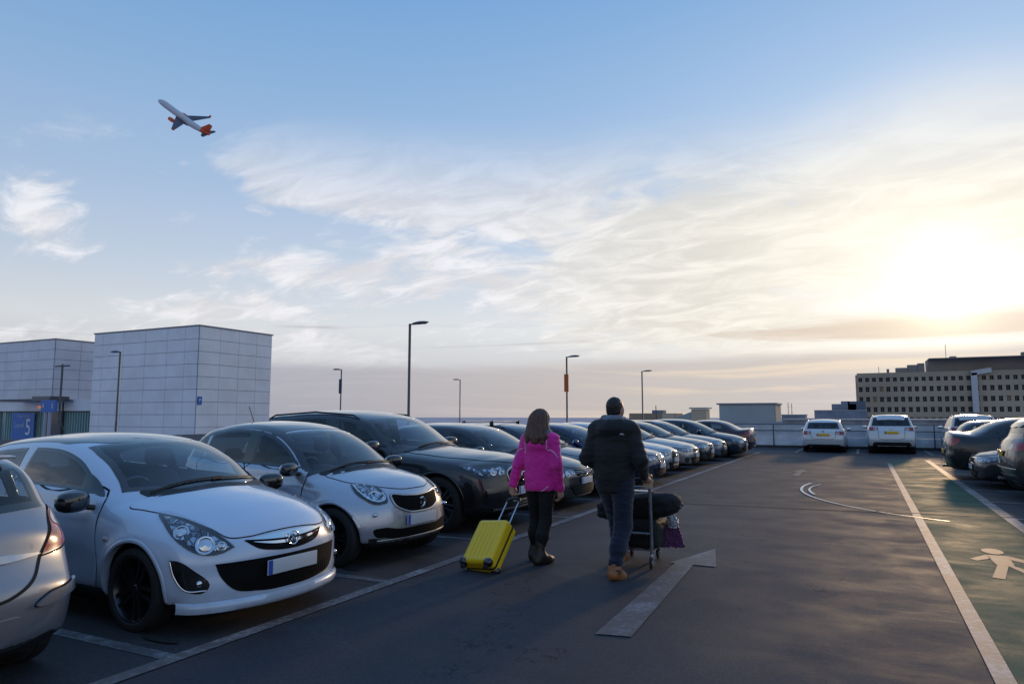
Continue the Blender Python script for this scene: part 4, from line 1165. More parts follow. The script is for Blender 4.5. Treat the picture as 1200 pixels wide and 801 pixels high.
def make_estate(bars=True, h=.032):
    L = 4.65
    prof = [(a, b + .02 * (i > 8)) + tuple(r) for i, (a, b, *r) in enumerate(SAL)] + [(3.6, 1.445), (4.15, 1.39), (4.3, 1.32), (4.5, 1.04), (4.58, .95), (4.65, .72), (4.65, .45), (4.57, .27), (4.2, .2), (2, .16), (.7, .16)]
    c = Car(L, 1.82, 1.46, prof, (.86, 3.66, .325), belt=lut([(0, .86), (1.3, .92), (2.5, .96), (L, 1.0)]), h=h, k=.085, tum=.38, scoop=.016)
    k = Kit(c)
    k.glassy((1.58, 2.28, 1.29, 2.15), front=(1.5, 4.2), splits=((2.62, 2.70), (3.5, 3.55)), rear=(4.22, 4.47, 1.31, 1.03, .11), gmr=M_glassd)
    sidebits(k, [(1.62, 1.55, 2.66, 2.64), (2.68, 2.66, 3.6, 3.2)], .26, .12, (1.8, .88, .98, 'paint', .95))
    bonnet(k, 1.25, 1.38, .70, .69, .5); cowl(k, 1.23, 1.38, .66, .74)
    lamps(k, .42, .77, .56, .68, .5, .02); grille(k, .38, .52, .67, .85, 4, M_chr)
    grille(k, .55, .24, .40, .85, 3, None, name='lower_grille')
    k.plate(0, .455, True); k.wheels(M_rims, 'twin', .70, .22); k.interior(1.6, 2.4, .96, hr=1.14)
    rearface(k, (.50, .80, .78, .93, .3), .78, (.60, .98), .54, low=(.24, .36), badgef=roundel, badge_z=.92)
    X = [c.pin([('t', s, c.corner(s)[1] - .04)])[0] + np.array([0, 0, .03 if 2.5 < s < 3.9 else 0]) for s in (2.4, 2.52, 3.2, 3.85, 3.97)]
    m = MB(); m.tube(X, .012, 8); k.mb('roof_rail', m, [M_gblk], None, 60, True)
    if bars:
        for s in (2.75, 3.45):
            y = c.corner(s)[1] - .04; z = c.pin([('t', s, y)])[0][2]; x = L / 2 - s
            m = MB(); m.tube([(x, -y - .06, z + .12), (x, y + .06, z + .12)], .016, 8, 0)
            for q in (-1, 1): m.sq((x, q * y, z + .07), (.045, .03, .065), 3.5, 1)
            k.mb('roof_bar', m, [M_sil, M_blk], None, 60)
    k.shell(); return k

def make_suv(h=.034):
    L = 4.45
    prof = [(.2, .22), (.04, .28), (0, .42), (.0, .68), (.03, .84), (.12, .93), (.4, .99), (.85, 1.03), (1.15, 1.07, 'c'), (1.4, 1.2), (1.75, 1.42), (2.05, 1.56), (2.4, 1.63), (3.0, 1.66), (3.7, 1.64), (4.05, 1.58), (4.15, 1.48), (4.32, 1.15), (4.40, 1.0), (4.45, .78), (4.45, .5), (4.36, .33), (3.9, .26), (2.2, .22), (.8, .22)]
    c = Car(L, 1.86, 1.68, prof, (.86, 3.54, .355), belt=lut([(0, .96), (1.2, 1.03), (2.5, 1.07), (L, 1.11)]), h=h, k=.08, tum=.32, scoop=.02,
            sec=lut([(.2, .93), (.35, .965), (.6, .995), (.8, 1), (1.0, .985), (1.12, .96)]), plan=lut([(-.1, .80), (.25, .93), (.8, .985), (1.6, 1), (L - 1.2, 1), (L - .5, .985), (L - .1, .94), (L + .1, .9)]))
    k = Kit(c)
    k.glassy((1.45, 2.12, 1.19, 2.02), front=(1.4, 4.02), splits=((2.52, 2.61), (3.42, 3.5)), rear=(4.08, 4.30, 1.52, 1.17, .08), gm=M_glass, gmr=M_glassd)
    sidebits(k, [(1.5, 1.42, 2.56, 2.54), (2.58, 2.56, 3.5, 3.1)], .34, .13, (1.68, .90, 1.1, 'paint', .9), clad=M_blk)
    bonnet(k, 1.15, 1.3, .72, .88, .5); cowl(k, 1.13, 1.3, .68, .76)
    lamps(k, .45, .80, .72, .86, .5, .02); grille(k, .42, .70, .86, .9, 3, M_chr); grille(k, .6, .30, .5, .85, 4, name='lower_grille')
    k.plate(0, .60, True); k.wheels(M_rims, 'twin', .68, .24); k.interior(1.5, 2.3, 1.1, hr=1.34)
    rearface(k, (.50, .84, .98, 1.12, .28), .90, (.62, 1.14), .56, low=(.30, .50), badgef=roundel, badge_z=1.04)
    for y in (-1,):
        X = [c.pin([('t', s, c.corner(s)[1] - .05)])[0] + np.array([0, 0, .035 if 2.3 < s < 3.8 else 0]) for s in (2.2, 2.32, 3.0, 3.75, 3.87)]
        m = MB(); m.tube(X, .014, 8); k.mb('roof_rail', m, [M_sil], None, 60, True)
    k.patch('roof_spoiler', sym([('t', 4.0, 0), ('t', 4.0, .5), ('t', 4.12, .52), ('t', 4.17, .3), ('t', 4.18, 0)]), (-.2, 0, 1), ['paint'], .02, gs=.05, skirt=.02)
    k.shell(); return k

def make_evoque():
    L = 4.37
    prof = [(.2, .24), (.04, .3), (0, .42), (.0, .7), (.03, .86), (.12, .95), (.4, 1.01), (.85, 1.05), (1.2, 1.09, 'c'), (1.45, 1.22), (1.8, 1.43), (2.1, 1.55), (2.5, 1.61), (3.0, 1.615), (3.6, 1.57), (4.0, 1.50), (4.08, 1.44), (4.20, 1.20), (4.27, 1.13), (4.33, 1.0), (4.37, .8), (4.36, .52), (4.26, .36), (3.9, .28), (2.2, .24), (.8, .24)]
    c = Car(L, 1.97, 1.65, prof, (.84, 3.5, .375), belt=lut([(0, .98), (1.2, 1.04), (2.5, 1.10), (L, 1.18)]), h=.03, k=.085, tum=.36, scoop=.02, flare=.02,
            sec=lut([(.2, .93), (.35, .965), (.6, .995), (.8, 1), (1.0, .985), (1.12, .96), (1.2, .95)]), plan=lut([(-.1, .80), (.25, .93), (.8, .985), (1.6, 1), (L - 1.2, 1), (L - .5, .98), (L - .1, .92), (L + .1, .87)]))
    k = Kit(c)
    k.glassy((1.5, 2.18, 1.23, 2.05), front=(1.45, 3.95), splits=((2.5, 2.6), (3.4, 3.5)), rear=(4.04, 4.19, 1.44, 1.22, .12), gmr=M_glassd, top=.10)
    sidebits(k, [(1.55, 1.45, 2.54, 2.52), (2.56, 2.54, 3.42, 3.05)], .36, .13, (1.72, .96, 1.12, 'paint', 1.1), clad=M_blk)
    bonnet(k, 1.2, 1.34, .74, .9, .5); cowl(k, 1.18, 1.34, .7, .78)
    lamps(k, .5, .84, .78, .88, .5, .02); grille(k, .46, .76, .88, .95, 2); grille(k, .6, .3, .5, .85, 4, name='lower_grille')
    k.plate(0, .6, True); k.wheels(M_rimd, 'twin', .72, .24); k.interior(1.55, 2.3, 1.12, hr=1.34)
    rearface(k, (.50, .88, .94, 1.10, .34), .88, (.66, 1.16), .60, lampm=M_red, low=(.32, .46))
    k.patch('roof_spoiler', sym([('t', 3.9, 0), ('t', 3.9, .5), ('t', 4.04, .54), ('t', 4.10, .3), ('t', 4.12, 0)]), (-.2, 0, 1), ['paint'], .022, gs=.05, skirt=.02)
    k.ribbon('bumper_strip', [('r', y, .60) for y in np.linspace(-.86, .86, 11)], (-1, 0, 0), [M_sil], wd=.03, off=.01, raise_=.008)
    k.shell(); return k

def make_astra():
    L = 4.25
    prof = [(.15, .17), (.03, .22), (0, .34), (.0, .5), (.02, .64), (.09, .73), (.3, .82), (.7, .91), (1.05, .97, 'c'), (1.3, 1.09), (1.7, 1.27), (2.05, 1.39), (2.4, 1.44), (2.8, 1.46), (3.4, 1.43), (3.72, 1.37), (3.80, 1.33), (4.02, 1.03), (4.10, .95), (4.15, .8), (4.20, .70), (4.245, .62), (4.25, .45), (4.2, .28), (4.1, .22), (3.6, .2), (2, .17), (.7, .165)]
    c = Car(L, 1.76, 1.46, prof, (.90, 3.51, .315), belt=lut([(0, .88), (1.3, .94), (2.5, .98), (L, 1.02)]), h=.022, k=.08, tum=.38, scoop=.014, cr=.20)
    k = Kit(c)
    k.glassy((1.40, 2.06, 1.10, 1.95), front=(1.32, 3.72), splits=((2.46, 2.55), (3.32, 3.38)), rear=(3.80, 4.01, 1.31, 1.035, .075))
    sidebits(k, [(1.42, 1.36, 2.50, 2.48), (2.52, 2.5, 3.4, 3.0)], .27, .13, (1.6, .88, 1.0, 'paint', 1.0))
    bonnet(k, 1.05, 1.2, .70, .70, .50); cowl(k, 1.03, 1.2, .66, .74); lamps(k, .42, .74, .56, .70, .5); grille(k, .4, .58, .68, .9, 2, M_chr)
    grille(k, .55, .26, .42, .8, 4, name='lower_grille'); k.plate(0, .49, True)
    k.wheels(M_rims, 'five', .66, .2); k.interior(1.45, 2.25, .98)
    # rear
    tl = [('r', .575, .775), ('r', .66, .785), ('r', .74, .80), (3.98, .82, .83), (3.93, .835, .93), (3.84, .835, 1.00), (3.83, .80, 1.03), ('r', .735, 1.02), ('r', .69, .94), ('r', .63, .85)]
    i = k.patch('tail_light', tl, (-.75, .66, .1), [M_redb], .008, True, gs=.025, corner=(0,))
    k.patch('reversing_lamp', [('r', .715, .93), ('r', .78, .91), (3.93, .825, .95), (3.85, .825, 1.0), ('r', .755, 1.01)], (-.75, .66, .1), [M_tlw], .0125, True, parent=i, gs=.03)
    k.ribbon('shut_line', [('r', .745, 1.04), ('r', .69, .95), ('r', .625, .85), ('r', .56, .765), ('r', .49, .66), ('r', .36, .59), ('r', 0, .57), ('r', -.36, .59), ('r', -.49, .66), ('r', -.56, .765), ('r', -.625, .85), ('r', -.69, .95), ('r', -.745, 1.04)], (-1, 0, .1), [M_gap], wd=.018, off=.004)
    k.patch('chrome_strip', sym([('r', 0, .815), ('r', .4, .80), ('r', .565, .782), ('r', .4, .765), ('r', 0, .775)]), (-1, 0, 0), [M_sil], .014, gs=.05)
    k.ribbon('shut_line', [('r', .565, .765), ('r', .66, .772), ('r', .76, .79), (3.98, .82, .81)], (-.8, .5, 0), [M_gap], True, wd=.01, off=.005)
    bs = [('r', .48, .505), ('r', .56, .555), ('r', .68, .57), ('s', 4.06, .585), ('s', 3.98, .585), ('s', 3.98, .545), ('s', 4.06, .535), ('r', .68, .515), ('r', .54, .495)]
    k.patch('bumper_strip', bs, (-.75, .6, 0), ['paint'], .022, True, gs=.03, skirt=.02); k.ribbon('shut_line', bs, (-.75, .6, 0), [M_gap], True, closed=True, wd=.016, off=.003)
    k.patch('plate_recess', sym([('r', 0, .47), ('r', .3, .47), ('r', .40, .46), ('r', .33, .33), ('r', .28, .31), ('r', 0, .31)]), (-1, 0, 0), ['paint'], .008, gs=.05)
    k.patch('rear_valance', sym([('r', 0, .29), ('r', .4, .29), ('r', .66, .30), ('r', .62, .23), ('r', .3, .21), ('r', 0, .21)]), (-1, 0, 0), [M_blk], .006, gs=.05)
    k.plate(0, .39, False)
    m = MB(); X = c.pin([('t', 3.74, 0)])[0]; m.sq((X[0], 0, X[2]), (.10, .55, .015), 4); k.mb('roof_spoiler', m, ['paint'])
    k.shell(); return k

def saloon_front(base, front):
    k = Kit(base.c); k.parts = list(base.parts)
    if front == 'kidney':
        lamps(k, .40, .76, .565, .68, .5, .02)
        for y in (-.13, .13):
            p = [('f', y - .10, .675), ('f', y + .10, .675), ('f', y + .115, .60), ('f', y + .07, .545), ('f', y - .07, .545), ('f', y - .115, .60)]
            g = k.patch('grille', p, (1, 0, 0), [M_gblk], .006, gs=.03); k.ribbon('grille_frame', p, (1, 0, 0), [M_chr], closed=True, wd=.016, off=.012, raise_=.006, parent=g)
    elif front == 'star':
        lamps(k, .42, .78, .55, .69, .55, .02)
        grille(k, .36, .47, .69, .8, 3, M_chr, barm=M_chr); badge(k, star, .59, .09, .03)
    elif front == 'rings':
        lamps(k, .40, .76, .57, .68, .48, .02)
        grille(k, .36, .32, .68, .75, 6, M_chr, barm=M_sil); badge(k, four_rings, .61, .045, .03)
    else:
        lamps(k, .40, .78, .56, .68, .55, .025)
        grille(k, .40, .54, .66, .85, 2, M_chr, barm=M_chr)
    return k
# ------------------------------------------------------------------ parked cars
P = lambda n, c, m=.4, r=.35: paint(n + '_paint', c, m, r)
def Y(i): return 2.14 + 2.4 * i
import time as _t; _t0 = _t.time()
K = {}
def kit(name, fn, *a, **kw):
    if name not in K: K[name] = fn(*a, **kw)
    return K[name]
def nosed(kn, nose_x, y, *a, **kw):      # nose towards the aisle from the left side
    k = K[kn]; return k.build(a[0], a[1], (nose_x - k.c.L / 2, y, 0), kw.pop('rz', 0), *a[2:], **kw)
G1 = 'cars parked in the left-hand row'; G2 = 'cars parked in the right-hand row'; G3 = 'cars parked against the far parapet'
kit('astra', make_astra); kit('corsa', make_corsa); kit('smart', make_smart); kit('q7', make_q7); kit('golf', make_golf)
kit('estate', make_estate); kit('saloon', make_saloon)
for q in ('kidney', 'rings', 'star', 'plain'): kit(q, saloon_front, K['saloon'], q)
kit('suv', make_suv); kit('evoque', make_evoque)
K['touring'] = K['estate']
K['astra'].build('hatchback_car', P('beige_silver', (.25, .26, .29), .5, .34), (-6.5, 2.07, 0), math.pi, 'beige silver hatchback at the left edge, parked with its tail to the aisle', 'car', G1)
nosed('corsa', -4.172, 4.47, 'hatchback_car', P('white', (.56, .65, .78), .1, .3), 'white three-door hatchback with black roof and black mirrors, nose to the aisle', 'car', G1, rz=R_(-2.5))  # white paint tinted blue: cool sky light put into the colour
nosed('smart', -4.53, 6.87, 'city_car', P('silver', (.46, .49, .55), .6, .28), 'small silver city car with dark roof and round badge in a black grille', 'car', G1, rz=R_(-3.5))
nosed('q7', -4.45, 9.34, 'suv_car', P('black', (.012, .012, .014), .3, .3), 'large black SUV parked between the small silver city car and a dark hatchback', 'car', G1)
nosed('golf', -4.45, 11.85, 'hatchback_car', P('dark_grey', (.03, .034, .04), .6, .3), 'dark grey hatchback with white front plate, beside the magenta jacket', 'car', G1)
nosed('estate', -4.5, 14.14, 'estate_car', P('navy', (.012, .02, .045), .5, .3), 'dark navy estate car carrying two roof bars', 'car', G1)
nosed('kidney', -4.3, 16.54, 'saloon_car', P('deep_blue', (.012, .022, .09), .5, .3), 'deep blue saloon half hidden behind the man in the black jacket', 'car', G1)
nosed('rings', -4.55, 18.94, 'saloon_car', P('ice_blue', (.30, .34, .40), .6, .3), 'pale ice-blue saloon with tall chrome-framed grille, next beyond the deep blue saloon', 'car', G1)
nosed('plain', -4.5, 21.34, 'saloon_car', P('warm_silver', (.38, .37, .36), .7, .3), 'warm silver saloon with smooth rounded nose in the left row', 'car', G1)
nosed('star', -4.5, 23.74, 'saloon_car', P('ink', (.015, .02, .03), .5, .28), 'ink-dark saloon with chrome barred grille beyond the warm silver one', 'car', G1)
nosed('touring', -4.5, 26.14, 'estate_car', P('steel_blue', (.10, .13, .18), .6, .3), 'steel blue estate car with high roof far along the left row', 'car', G1, skip=('roof_bar',))
nosed('golf', -4.1, 28.54, 'hatchback_car', P('midnight', (.01, .025, .05), .5, .3), 'midnight blue hatchback with its nose furthest into the aisle, next to the maroon saloon', 'car', G1)
K['kidney'].build('saloon_car', P('maroon', (.05, .012, .02), .5, .3), (-4.1 - 2.35, 30.94, 0), math.pi, 'maroon saloon with its red tail lights to the aisle, last of the left row', 'car', G1)
# far end, tails to the camera
K['touring'].build('estate_car', P('arctic', (.60, .63, .66), .1, .3), (-1.62, 33.6 + 2.3, 0), math.pi / 2, 'white estate car with yellow rear plate, lower of the two by the parapet', 'car', G3, skip=('roof_bar',))
K['suv'].build('suv_car', P('polar', (.62, .65, .68), .1, .3), (1.02, 33.6 + 2.25, 0), math.pi / 2, 'tall white SUV with slim red tail lights, its back to the camera at the parapet', 'car', G3)
K['suv'].build('suv_car', P('pearl', (.55, .55, .54), .2, .3), (4.05, 33.9 + 2.25, 0), math.pi / 2, 'pale SUV mostly hidden behind the black saloon on the right', 'car', G3)
# right-hand row
K['evoque'].build('suv_car', P('bronze_grey', (.06, .058, .055), .6, .3), (2.42 + 2.19, 17.1, 0), 0, 'bronze grey SUV with roof spoiler at the right edge, tail to the walkway', 'car', G2)
K['plain'].build('saloon_car', P('slate', (.03, .035, .045), .6, .3), (2.18 + 2.35, 19.5, 0), math.pi, 'slate dark saloon with its nose to the green walkway', 'car', G2)
bs = K['kidney'].build('saloon_car', P('jet', (.012, .012, .014), .4, .28), (1.85 + 2.42, 21.9, 0), 0, 'black saloon with red tail lights towards the green walkway', 'car', G2)
bs.scale = (1.03, 1.03, 1.10)
K['golf'].build('hatchback_car', P('charcoal', (.05, .05, .055), .6, .3), (2.5 + 2.1, 26.7, 0), 0, 'charcoal hatchback peeping over the boot of the black saloon', 'car', G2)
K['touring'].build('estate_car', P('graphite', (.02, .022, .026), .6, .3), (3.2 + 2.3, 29.1, 0), 0, 'graphite estate car furthest back in the right-hand row', 'car', G2, skip=('roof_bar',))
# ------------------------------------------------------------------ deck, markings, surroundings
def ground_mat(name, base, green=False):
    m = bpy.data.materials.new(name); m.use_nodes = True; t = NT(m.node_tree)
    out = t.n('ShaderNodeOutputMaterial'); b = t.n('ShaderNodeBsdfPrincipled')
    P = t.n('ShaderNodeTexCoord').outputs['Object']
    mp = t.n('ShaderNodeMapping', i0=P); mp.inputs['Scale'].default_value = (.8, 1.9, 1); mp.inputs['Rotation'].default_value = (0, 0, R_(12))
    st = t.noise(mp, .9, 8, .62, .8)                 # drag streaks
    big = t.noise(P, .16, 5, .55, .5); mid = t.noise(P, 1.3, 7, .6, .4); fine = t.noise(P, 130, 2, .7); grit = t.noise(P, 45, 3, .7)
    c = t.mix(t.mr(big, .3, .7), g3([x * .82 for x in base]), g3([x * 1.15 for x in base]))
    c = t.mix(t.math('MULTIPLY', t.mr(st, .42, .72), .34), c, g3([x * 2.1 for x in (base[0] * 1.05, base[1], base[2] * .9)]))
    c = t.mix(t.math('MULTIPLY', t.mr(mid, .55, .30), .5), c, g3([x * .45 for x in base]))
    c = t.mix(t.math('MULTIPLY', t.mr(fine, .5, .78), .5), c, g3([x * 3.0 for x in base]))
    gr2 = t.noise(P, 28, 5, .8); c = t.mix(t.mr(gr2, .35, .65, 0, .55), g3([x * .55 for x in base]), c) if False else t.mix(t.mr(gr2, .62, .38, 0, .45), c, g3([x * .45 for x in base]))
    wv = t.n('ShaderNodeVectorMath', operation='ADD', i0=P); t.set(wv.inputs[1], t.n('ShaderNodeTexNoise', i0=P).outputs['Color'])
    ck = t.n('ShaderNodeTexVoronoi', feature='DISTANCE_TO_EDGE', i0=wv); ck.inputs['Scale'].default_value = .33
    crk = t.math('MULTIPLY', t.mr(ck.outputs['Distance'], .006, .002), t.mr(t.noise(P, .5, 3, .5), .50, .56))
    c = t.mix(t.math('MULTIPLY', crk, .75), c, g3([x * .25 for x in base]))
    # tyre-darkened lane and oil spots
    vo = t.n('ShaderNodeTexVoronoi', i0=P); vo.inputs['Scale'].default_value = .55
    sp = t.math('MULTIPLY', t.mr(t.math('ADD', vo.outputs['Distance'], t.math('MULTIPLY', t.noise(P, 9, 3, .6), .12)), .17, .10), t.mr(t.noise(P, .35, 2, .5), .5, .6))
    c = t.mix(t.math('MULTIPLY', sp, .7), c, g3([x * .25 for x in base]))
    t.set(b.inputs['Base Color'], c)
    r = t.math('ADD', t.mr(st, .35, .7, .68, .80), t.mr(mid, .3, .7, -.08, .08))
    t.set(b.inputs['Roughness'], t.math('SUBTRACT', r, t.math('MULTIPLY', sp, .2)))
    b.inputs['Specular IOR Level'].default_value = .18
    bn = t.n('ShaderNodeBump'); t.set(bn.inputs['Height'], t.math('ADD', t.math('MULTIPLY', grit, .6), t.math('MULTIPLY', fine, .6))); bn.inputs['Strength'].default_value = .55; bn.inputs['Distance'].default_value = .006
    t.set(b.inputs['Normal'], bn); t.set(out.inputs[0], b)
    return m
def worn_paint(name, col, wear=.5, amt=.55):
    """road paint with the asphalt showing through"""
    m = bpy.data.materials.new(name); m.use_nodes = True; t = NT(m.node_tree)
    out = t.n('ShaderNodeOutputMaterial'); b = t.n('ShaderNodeBsdfPrincipled')
    P = t.n('ShaderNodeTexCoord').outputs['Object']
    n1 = t.noise(P, 16, 7, .7); n2 = t.noise(P, 1.4, 6, .65, .6); fine = t.noise(P, 140, 2, .7)
    k = t.math('ADD', t.math('MULTIPLY', n1, .5), t.math('MULTIPLY', n2, .5))
    k = t.math('ADD', k, t.math('MULTIPLY', fine, .12))
    a = t.mr(k, wear - .10, wear + .12)
    c = t.mix(t.math('SUBTRACT', 1.0, t.math('MULTIPLY', a, amt)), g3((.05, .05, .053)), g3(col))
    t.set(b.inputs['Base Color'], c); b.inputs['Roughness'].default_value = .62
    bn = t.n('ShaderNodeBump'); t.set(bn.inputs['Height'], t.noise(P, 60, 3, .7)); bn.inputs['Strength'].default_value = .3; bn.inputs['Distance'].default_value = .004
    t.set(b.inputs['Normal'], bn); t.set(out.inputs[0], b)
    return m
M_deck = ground_mat('deck_asphalt', (.049, .051, .060)); M_bay = ground_mat('bay_asphalt', (.052, .053, .058)); M_green = ground_mat('green_coating', (.012, .078, .052))
M_line = worn_paint('line_paint', (.33, .34, .36), .50, .85); M_faint = worn_paint('faint_paint', (.22, .23, .26), .48, .9); M_ghost = worn_paint('ghost_paint', (.10, .105, .115), .48, .95); M_sym = worn_paint('symbol_paint', (.15, .18, .17), .43, 1.0)
def sheet(name, polys, z, m, kind='structure', label=None, cat=None):
    mb = MB()
    for p in polys: mb.add([(x, y, 0) for x, y in p], [tuple(range(len(p)))])
    o = mb.obj(name, [m]); o.location.z = z
    tag(o, kind=kind)
    return o
def rect(x0, y0, x1, y1): return [(x0, y0), (x1, y0), (x1, y1), (x0, y1)]
# far ground, well below the roof deck, reaching the horizon
M_far = mat('hazy_far_ground', (.40, .37, .42), .9, var=.4, vs=.02)  # pale lilac base: distance haze put into the ground colour
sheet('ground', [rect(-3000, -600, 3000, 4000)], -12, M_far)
# roof deck
XE, YE = 34, 38.55
mb = MB(); mb.prism([(-52, -14), (XE, -14), (XE, YE), (-14, YE), (-14, 82), (-52, 82)], -.6, 0); o = mb.obj('deck', [M_deck]); tag(o, kind='structure')
sheet('bay_surface', [rect(-9.4, -12, -4.26, 33.0)], .004, M_bay)
sheet('green_walkway', [rect(.765, -10, 1.90, 29.5)], .004, M_green)
# bay lines and lane lines, about 0.12 m wide
Lw = []
Lw.append(rect(-4.265, -10, -4.135, 33.2)); Lw.append(rect(.64, -10, .76, 27.2)); Lw.append(rect(1.90, -10, 2.06, 29.5))
for i in range(-3, 14): Lw.append(rect(-9.3, .94 + 2.4 * i - .055, -4.265, .94 + 2.4 * i + .055))
for i in range(-6, 8): Lw.append(rect(2.06, 15.93 + 2.4 * i - .055, 7.0, 15.93 + 2.4 * i + .055))
for x in (-2.75, -.3, 2.45): Lw.append(rect(x - .055, 33.2, x + .055, 38.0))
Lw.append(rect(-4.1, 33.0, 5.6, 33.12))
sheet('lane_markings', Lw, .008, M_line)
# worn arrow pointing up the aisle, its head turned right
A = [[(-1.86, 5.10), (-1.60, 5.15), (-1.73, 7.86), (-1.93, 7.86)], [(-1.99, 7.865), (-1.49, 7.865), (-1.69, 8.91)]]
sheet('arrow_marking', A, .008, M_faint)
sheet('arrow_marking', [[(-1.80, 20.3), (-1.62, 20.3), (-1.64, 21.9), (-1.78, 21.9)], [(-1.95, 21.905), (-1.47, 21.905), (-1.71, 22.9)]], .008, M_ghost)
# walking figure painted on the green strip
def ell(cx, cy, rx, ry, n=20): return [(cx + rx * math.cos(a), cy + ry * math.sin(a)) for a in np.linspace(0, 2 * math.pi, n + 1)[:-1]]
W_ = [ell(1.30, 10.22, .11, .20), [(1.20, 9.95), (1.42, 9.95), (1.38, 9.30), (1.22, 9.30)], [(1.42, 9.95), (1.66, 9.55), (1.60, 9.45), (1.40, 9.70)], [(1.20, 9.95), (1.00, 9.60), (1.06, 9.50), (1.22, 9.72)],
      [(1.22, 9.295), (1.32, 9.295), (1.18, 8.55), (1.08, 8.60)], [(1.325, 9.295), (1.40, 9.295), (1.60, 8.65), (1.49, 8.58)]]
sheet('walking_figure_marking', W_, .008, M_sym)
# drain joint crossing the deck
jm = mat('joint_dark', .012, .7); sheet('deck_joint', [[(-4.1, 13.10), (6, 14.0), (6, 14.06), (-4.1, 13.15)]], .0125, jm)
sheet('oil_stain', [ell(-4.62, 3.55, .19, .05), ell(-5.55, 2.55, .14, .03), ell(-4.9, 6.0, .10, .04)], .0165, mat('oil_dark', .02, .75, var=.4, vs=30))
# two thin pale curved streaks on the deck
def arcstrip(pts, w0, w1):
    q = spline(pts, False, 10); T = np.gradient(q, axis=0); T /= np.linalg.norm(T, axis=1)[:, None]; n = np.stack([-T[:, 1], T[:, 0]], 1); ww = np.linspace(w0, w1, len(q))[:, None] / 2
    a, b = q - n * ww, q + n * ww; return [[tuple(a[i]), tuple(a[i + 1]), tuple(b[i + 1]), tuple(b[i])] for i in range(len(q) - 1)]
M_streak = mat('pale_streak', (.62, .60, .56), .35, var=.5, vs=30)
sheet('curved_streak', arcstrip([(-1.20, 18.4), (-1.30, 17.6), (-1.22, 16.2), (-.85, 15.0), (-.2, 13.9), (.45, 13.2), (1.10, 12.75)], .07, .02), .0125, M_streak)
sheet('curved_streak', arcstrip([(-.98, 18.1), (-1.12, 17.4), (-1.12, 16.6), (-.98, 15.8)], .03, .06), .016, M_streak)

# parapet along the far edge: low white wall with a double rail behind it
M_conc = mat('pale_concrete', (.36, .37, .39), .8, var=.15, vs=3, bump=.3, bs=12); M_galv = mat('galvanised', (.25, .26, .28), .45, .6, rv=.1); M_rail = mat('rail_dark', (.05, .052, .06), .5, .4)
t_ = empty('parapet', (0, YE - .2, 0), 0, 'low white parapet wall with dark rails closing off the far end of the deck', 'parapet wall')
m = MB(); m.box((10, 0, .26), (47.6, .2, .52)); m.obj('wall', [mat('white_wall', (.70, .72, .76), .7, var=.12, vs=2.5)], t_)
m = MB()
for i in range(21): m.box((-13.6 + 2.36 * i, -.13, .60), (.045, .04, 1.2), bev=.006)
m.obj('rail_post', [M_rail], t_)
for z in (1.18, .86): MB().tube([(-13.8, -.14, z), (33.8, -.14, z)], .018, 8).obj('rail', [M_rail], t_)
m = MB(); m.box((10, .06, .87), (47.6, .04, .66)); m.obj('infill_panel', [mat('infill_grey', (.55, .58, .62), .5, var=.1, vs=2)], t_)
m = MB(); m.box((10, -.20, .06), (47.6, .16, .12), bev=.01); m.obj('kerb', [mat('kerb_dark', .05, .8, var=.3)], t_)

# ---- lamp columns
M_col = mat('column_grey', (.10, .105, .12), .45, .5)
def lamp(x, y, dirx, label, sign=None, grp='lamp columns on the roof deck'):
    t_ = empty('street_lamp', (x, y, 0), 0, label, 'street lamp', grp)
    m = MB(); m.tube([(0, 0, 0), (0, 0, 1.2), (0, 0, 1.22), (0, 0, 5.95)], [.085, .085, .07, .065], 14); m.box((0, 0, .02), (.34, .34, .04), bev=.005); m.obj('pole', [M_col], t_, 40)
    m = MB(); m.tube([(0, 0, 5.9), (dirx * .12, 0, 5.93), (dirx * .3, 0, 5.92)], .035, 8); m.obj('bracket', [M_col], t_, 40)
    V = []; F = []; n = 12; st = np.linspace(0, 1, 9)
    for s_ in st:
        w = .17 * math.sin(math.pi * min(1, s_ * .85 + .12)) ** .6; h = .10 * math.sin(math.pi * min(1, s_ * .8 + .15)) ** .7
        for k_ in range(n):
            a = 2 * math.pi * k_ / n; V.append((dirx * (.18 + .86 * s_), w * math.cos(a), 5.93 + .04 * s_ + h * max(math.sin(a), -.35)))
    for i in range(8):
        for k_ in range(n): F.append((i * n + k_, i * n + (k_ + 1) % n, (i + 1) * n + (k_ + 1) % n, (i + 1) * n + k_))
    F += [tuple(range(n)), tuple(8 * n + k_ for k_ in range(n))]
    m = MB().add(V, F); bmx = m.obj('lamp_head', [M_col], t_, 50)
    m = MB(); m.box((dirx * .62, 0, 5.915), (.5, .2, .02), bev=.004); m.obj('diffuser', [mat('lamp_diffuser', (.3, .3, .28), .3)], bmx)
    if sign:
        m = MB(); m.box((0, -.10, sign[1]), (.34, .04, sign[2]), bev=.008); m.obj('sign_board', [sign[0]], t_)
    return t_
M_signb = mat('sign_blue', (.008, .12, .42), .4); M_signo = mat('sign_orange', (.55, .12, .02), .5); M_signn = mat('sign_navy', (.02, .04, .10), .5)
lamp(-45.2, 30.5, -1, 'lamp column with flat head in front of the large panelled block')
lamp(-44, 51.8, -1, 'lamp column with a dark blue board on its pole, left of the tallest lamp', (M_signn, 4.35, 1.35))
lamp(-43.6, 73, -1, 'small far lamp column with its head to the left, beyond the bare roof bars')
lamp(-19.1, 27.3, 1, 'tallest lamp column in the picture, standing over the black SUV')
lamp(-19.5, 48, 1, 'lamp column carrying an orange board, between the two walking people', (M_signo, 4.0, 1.3))
lamp(-19.3, 67.1, 1, 'slim lamp column just right of the man with dark hair')

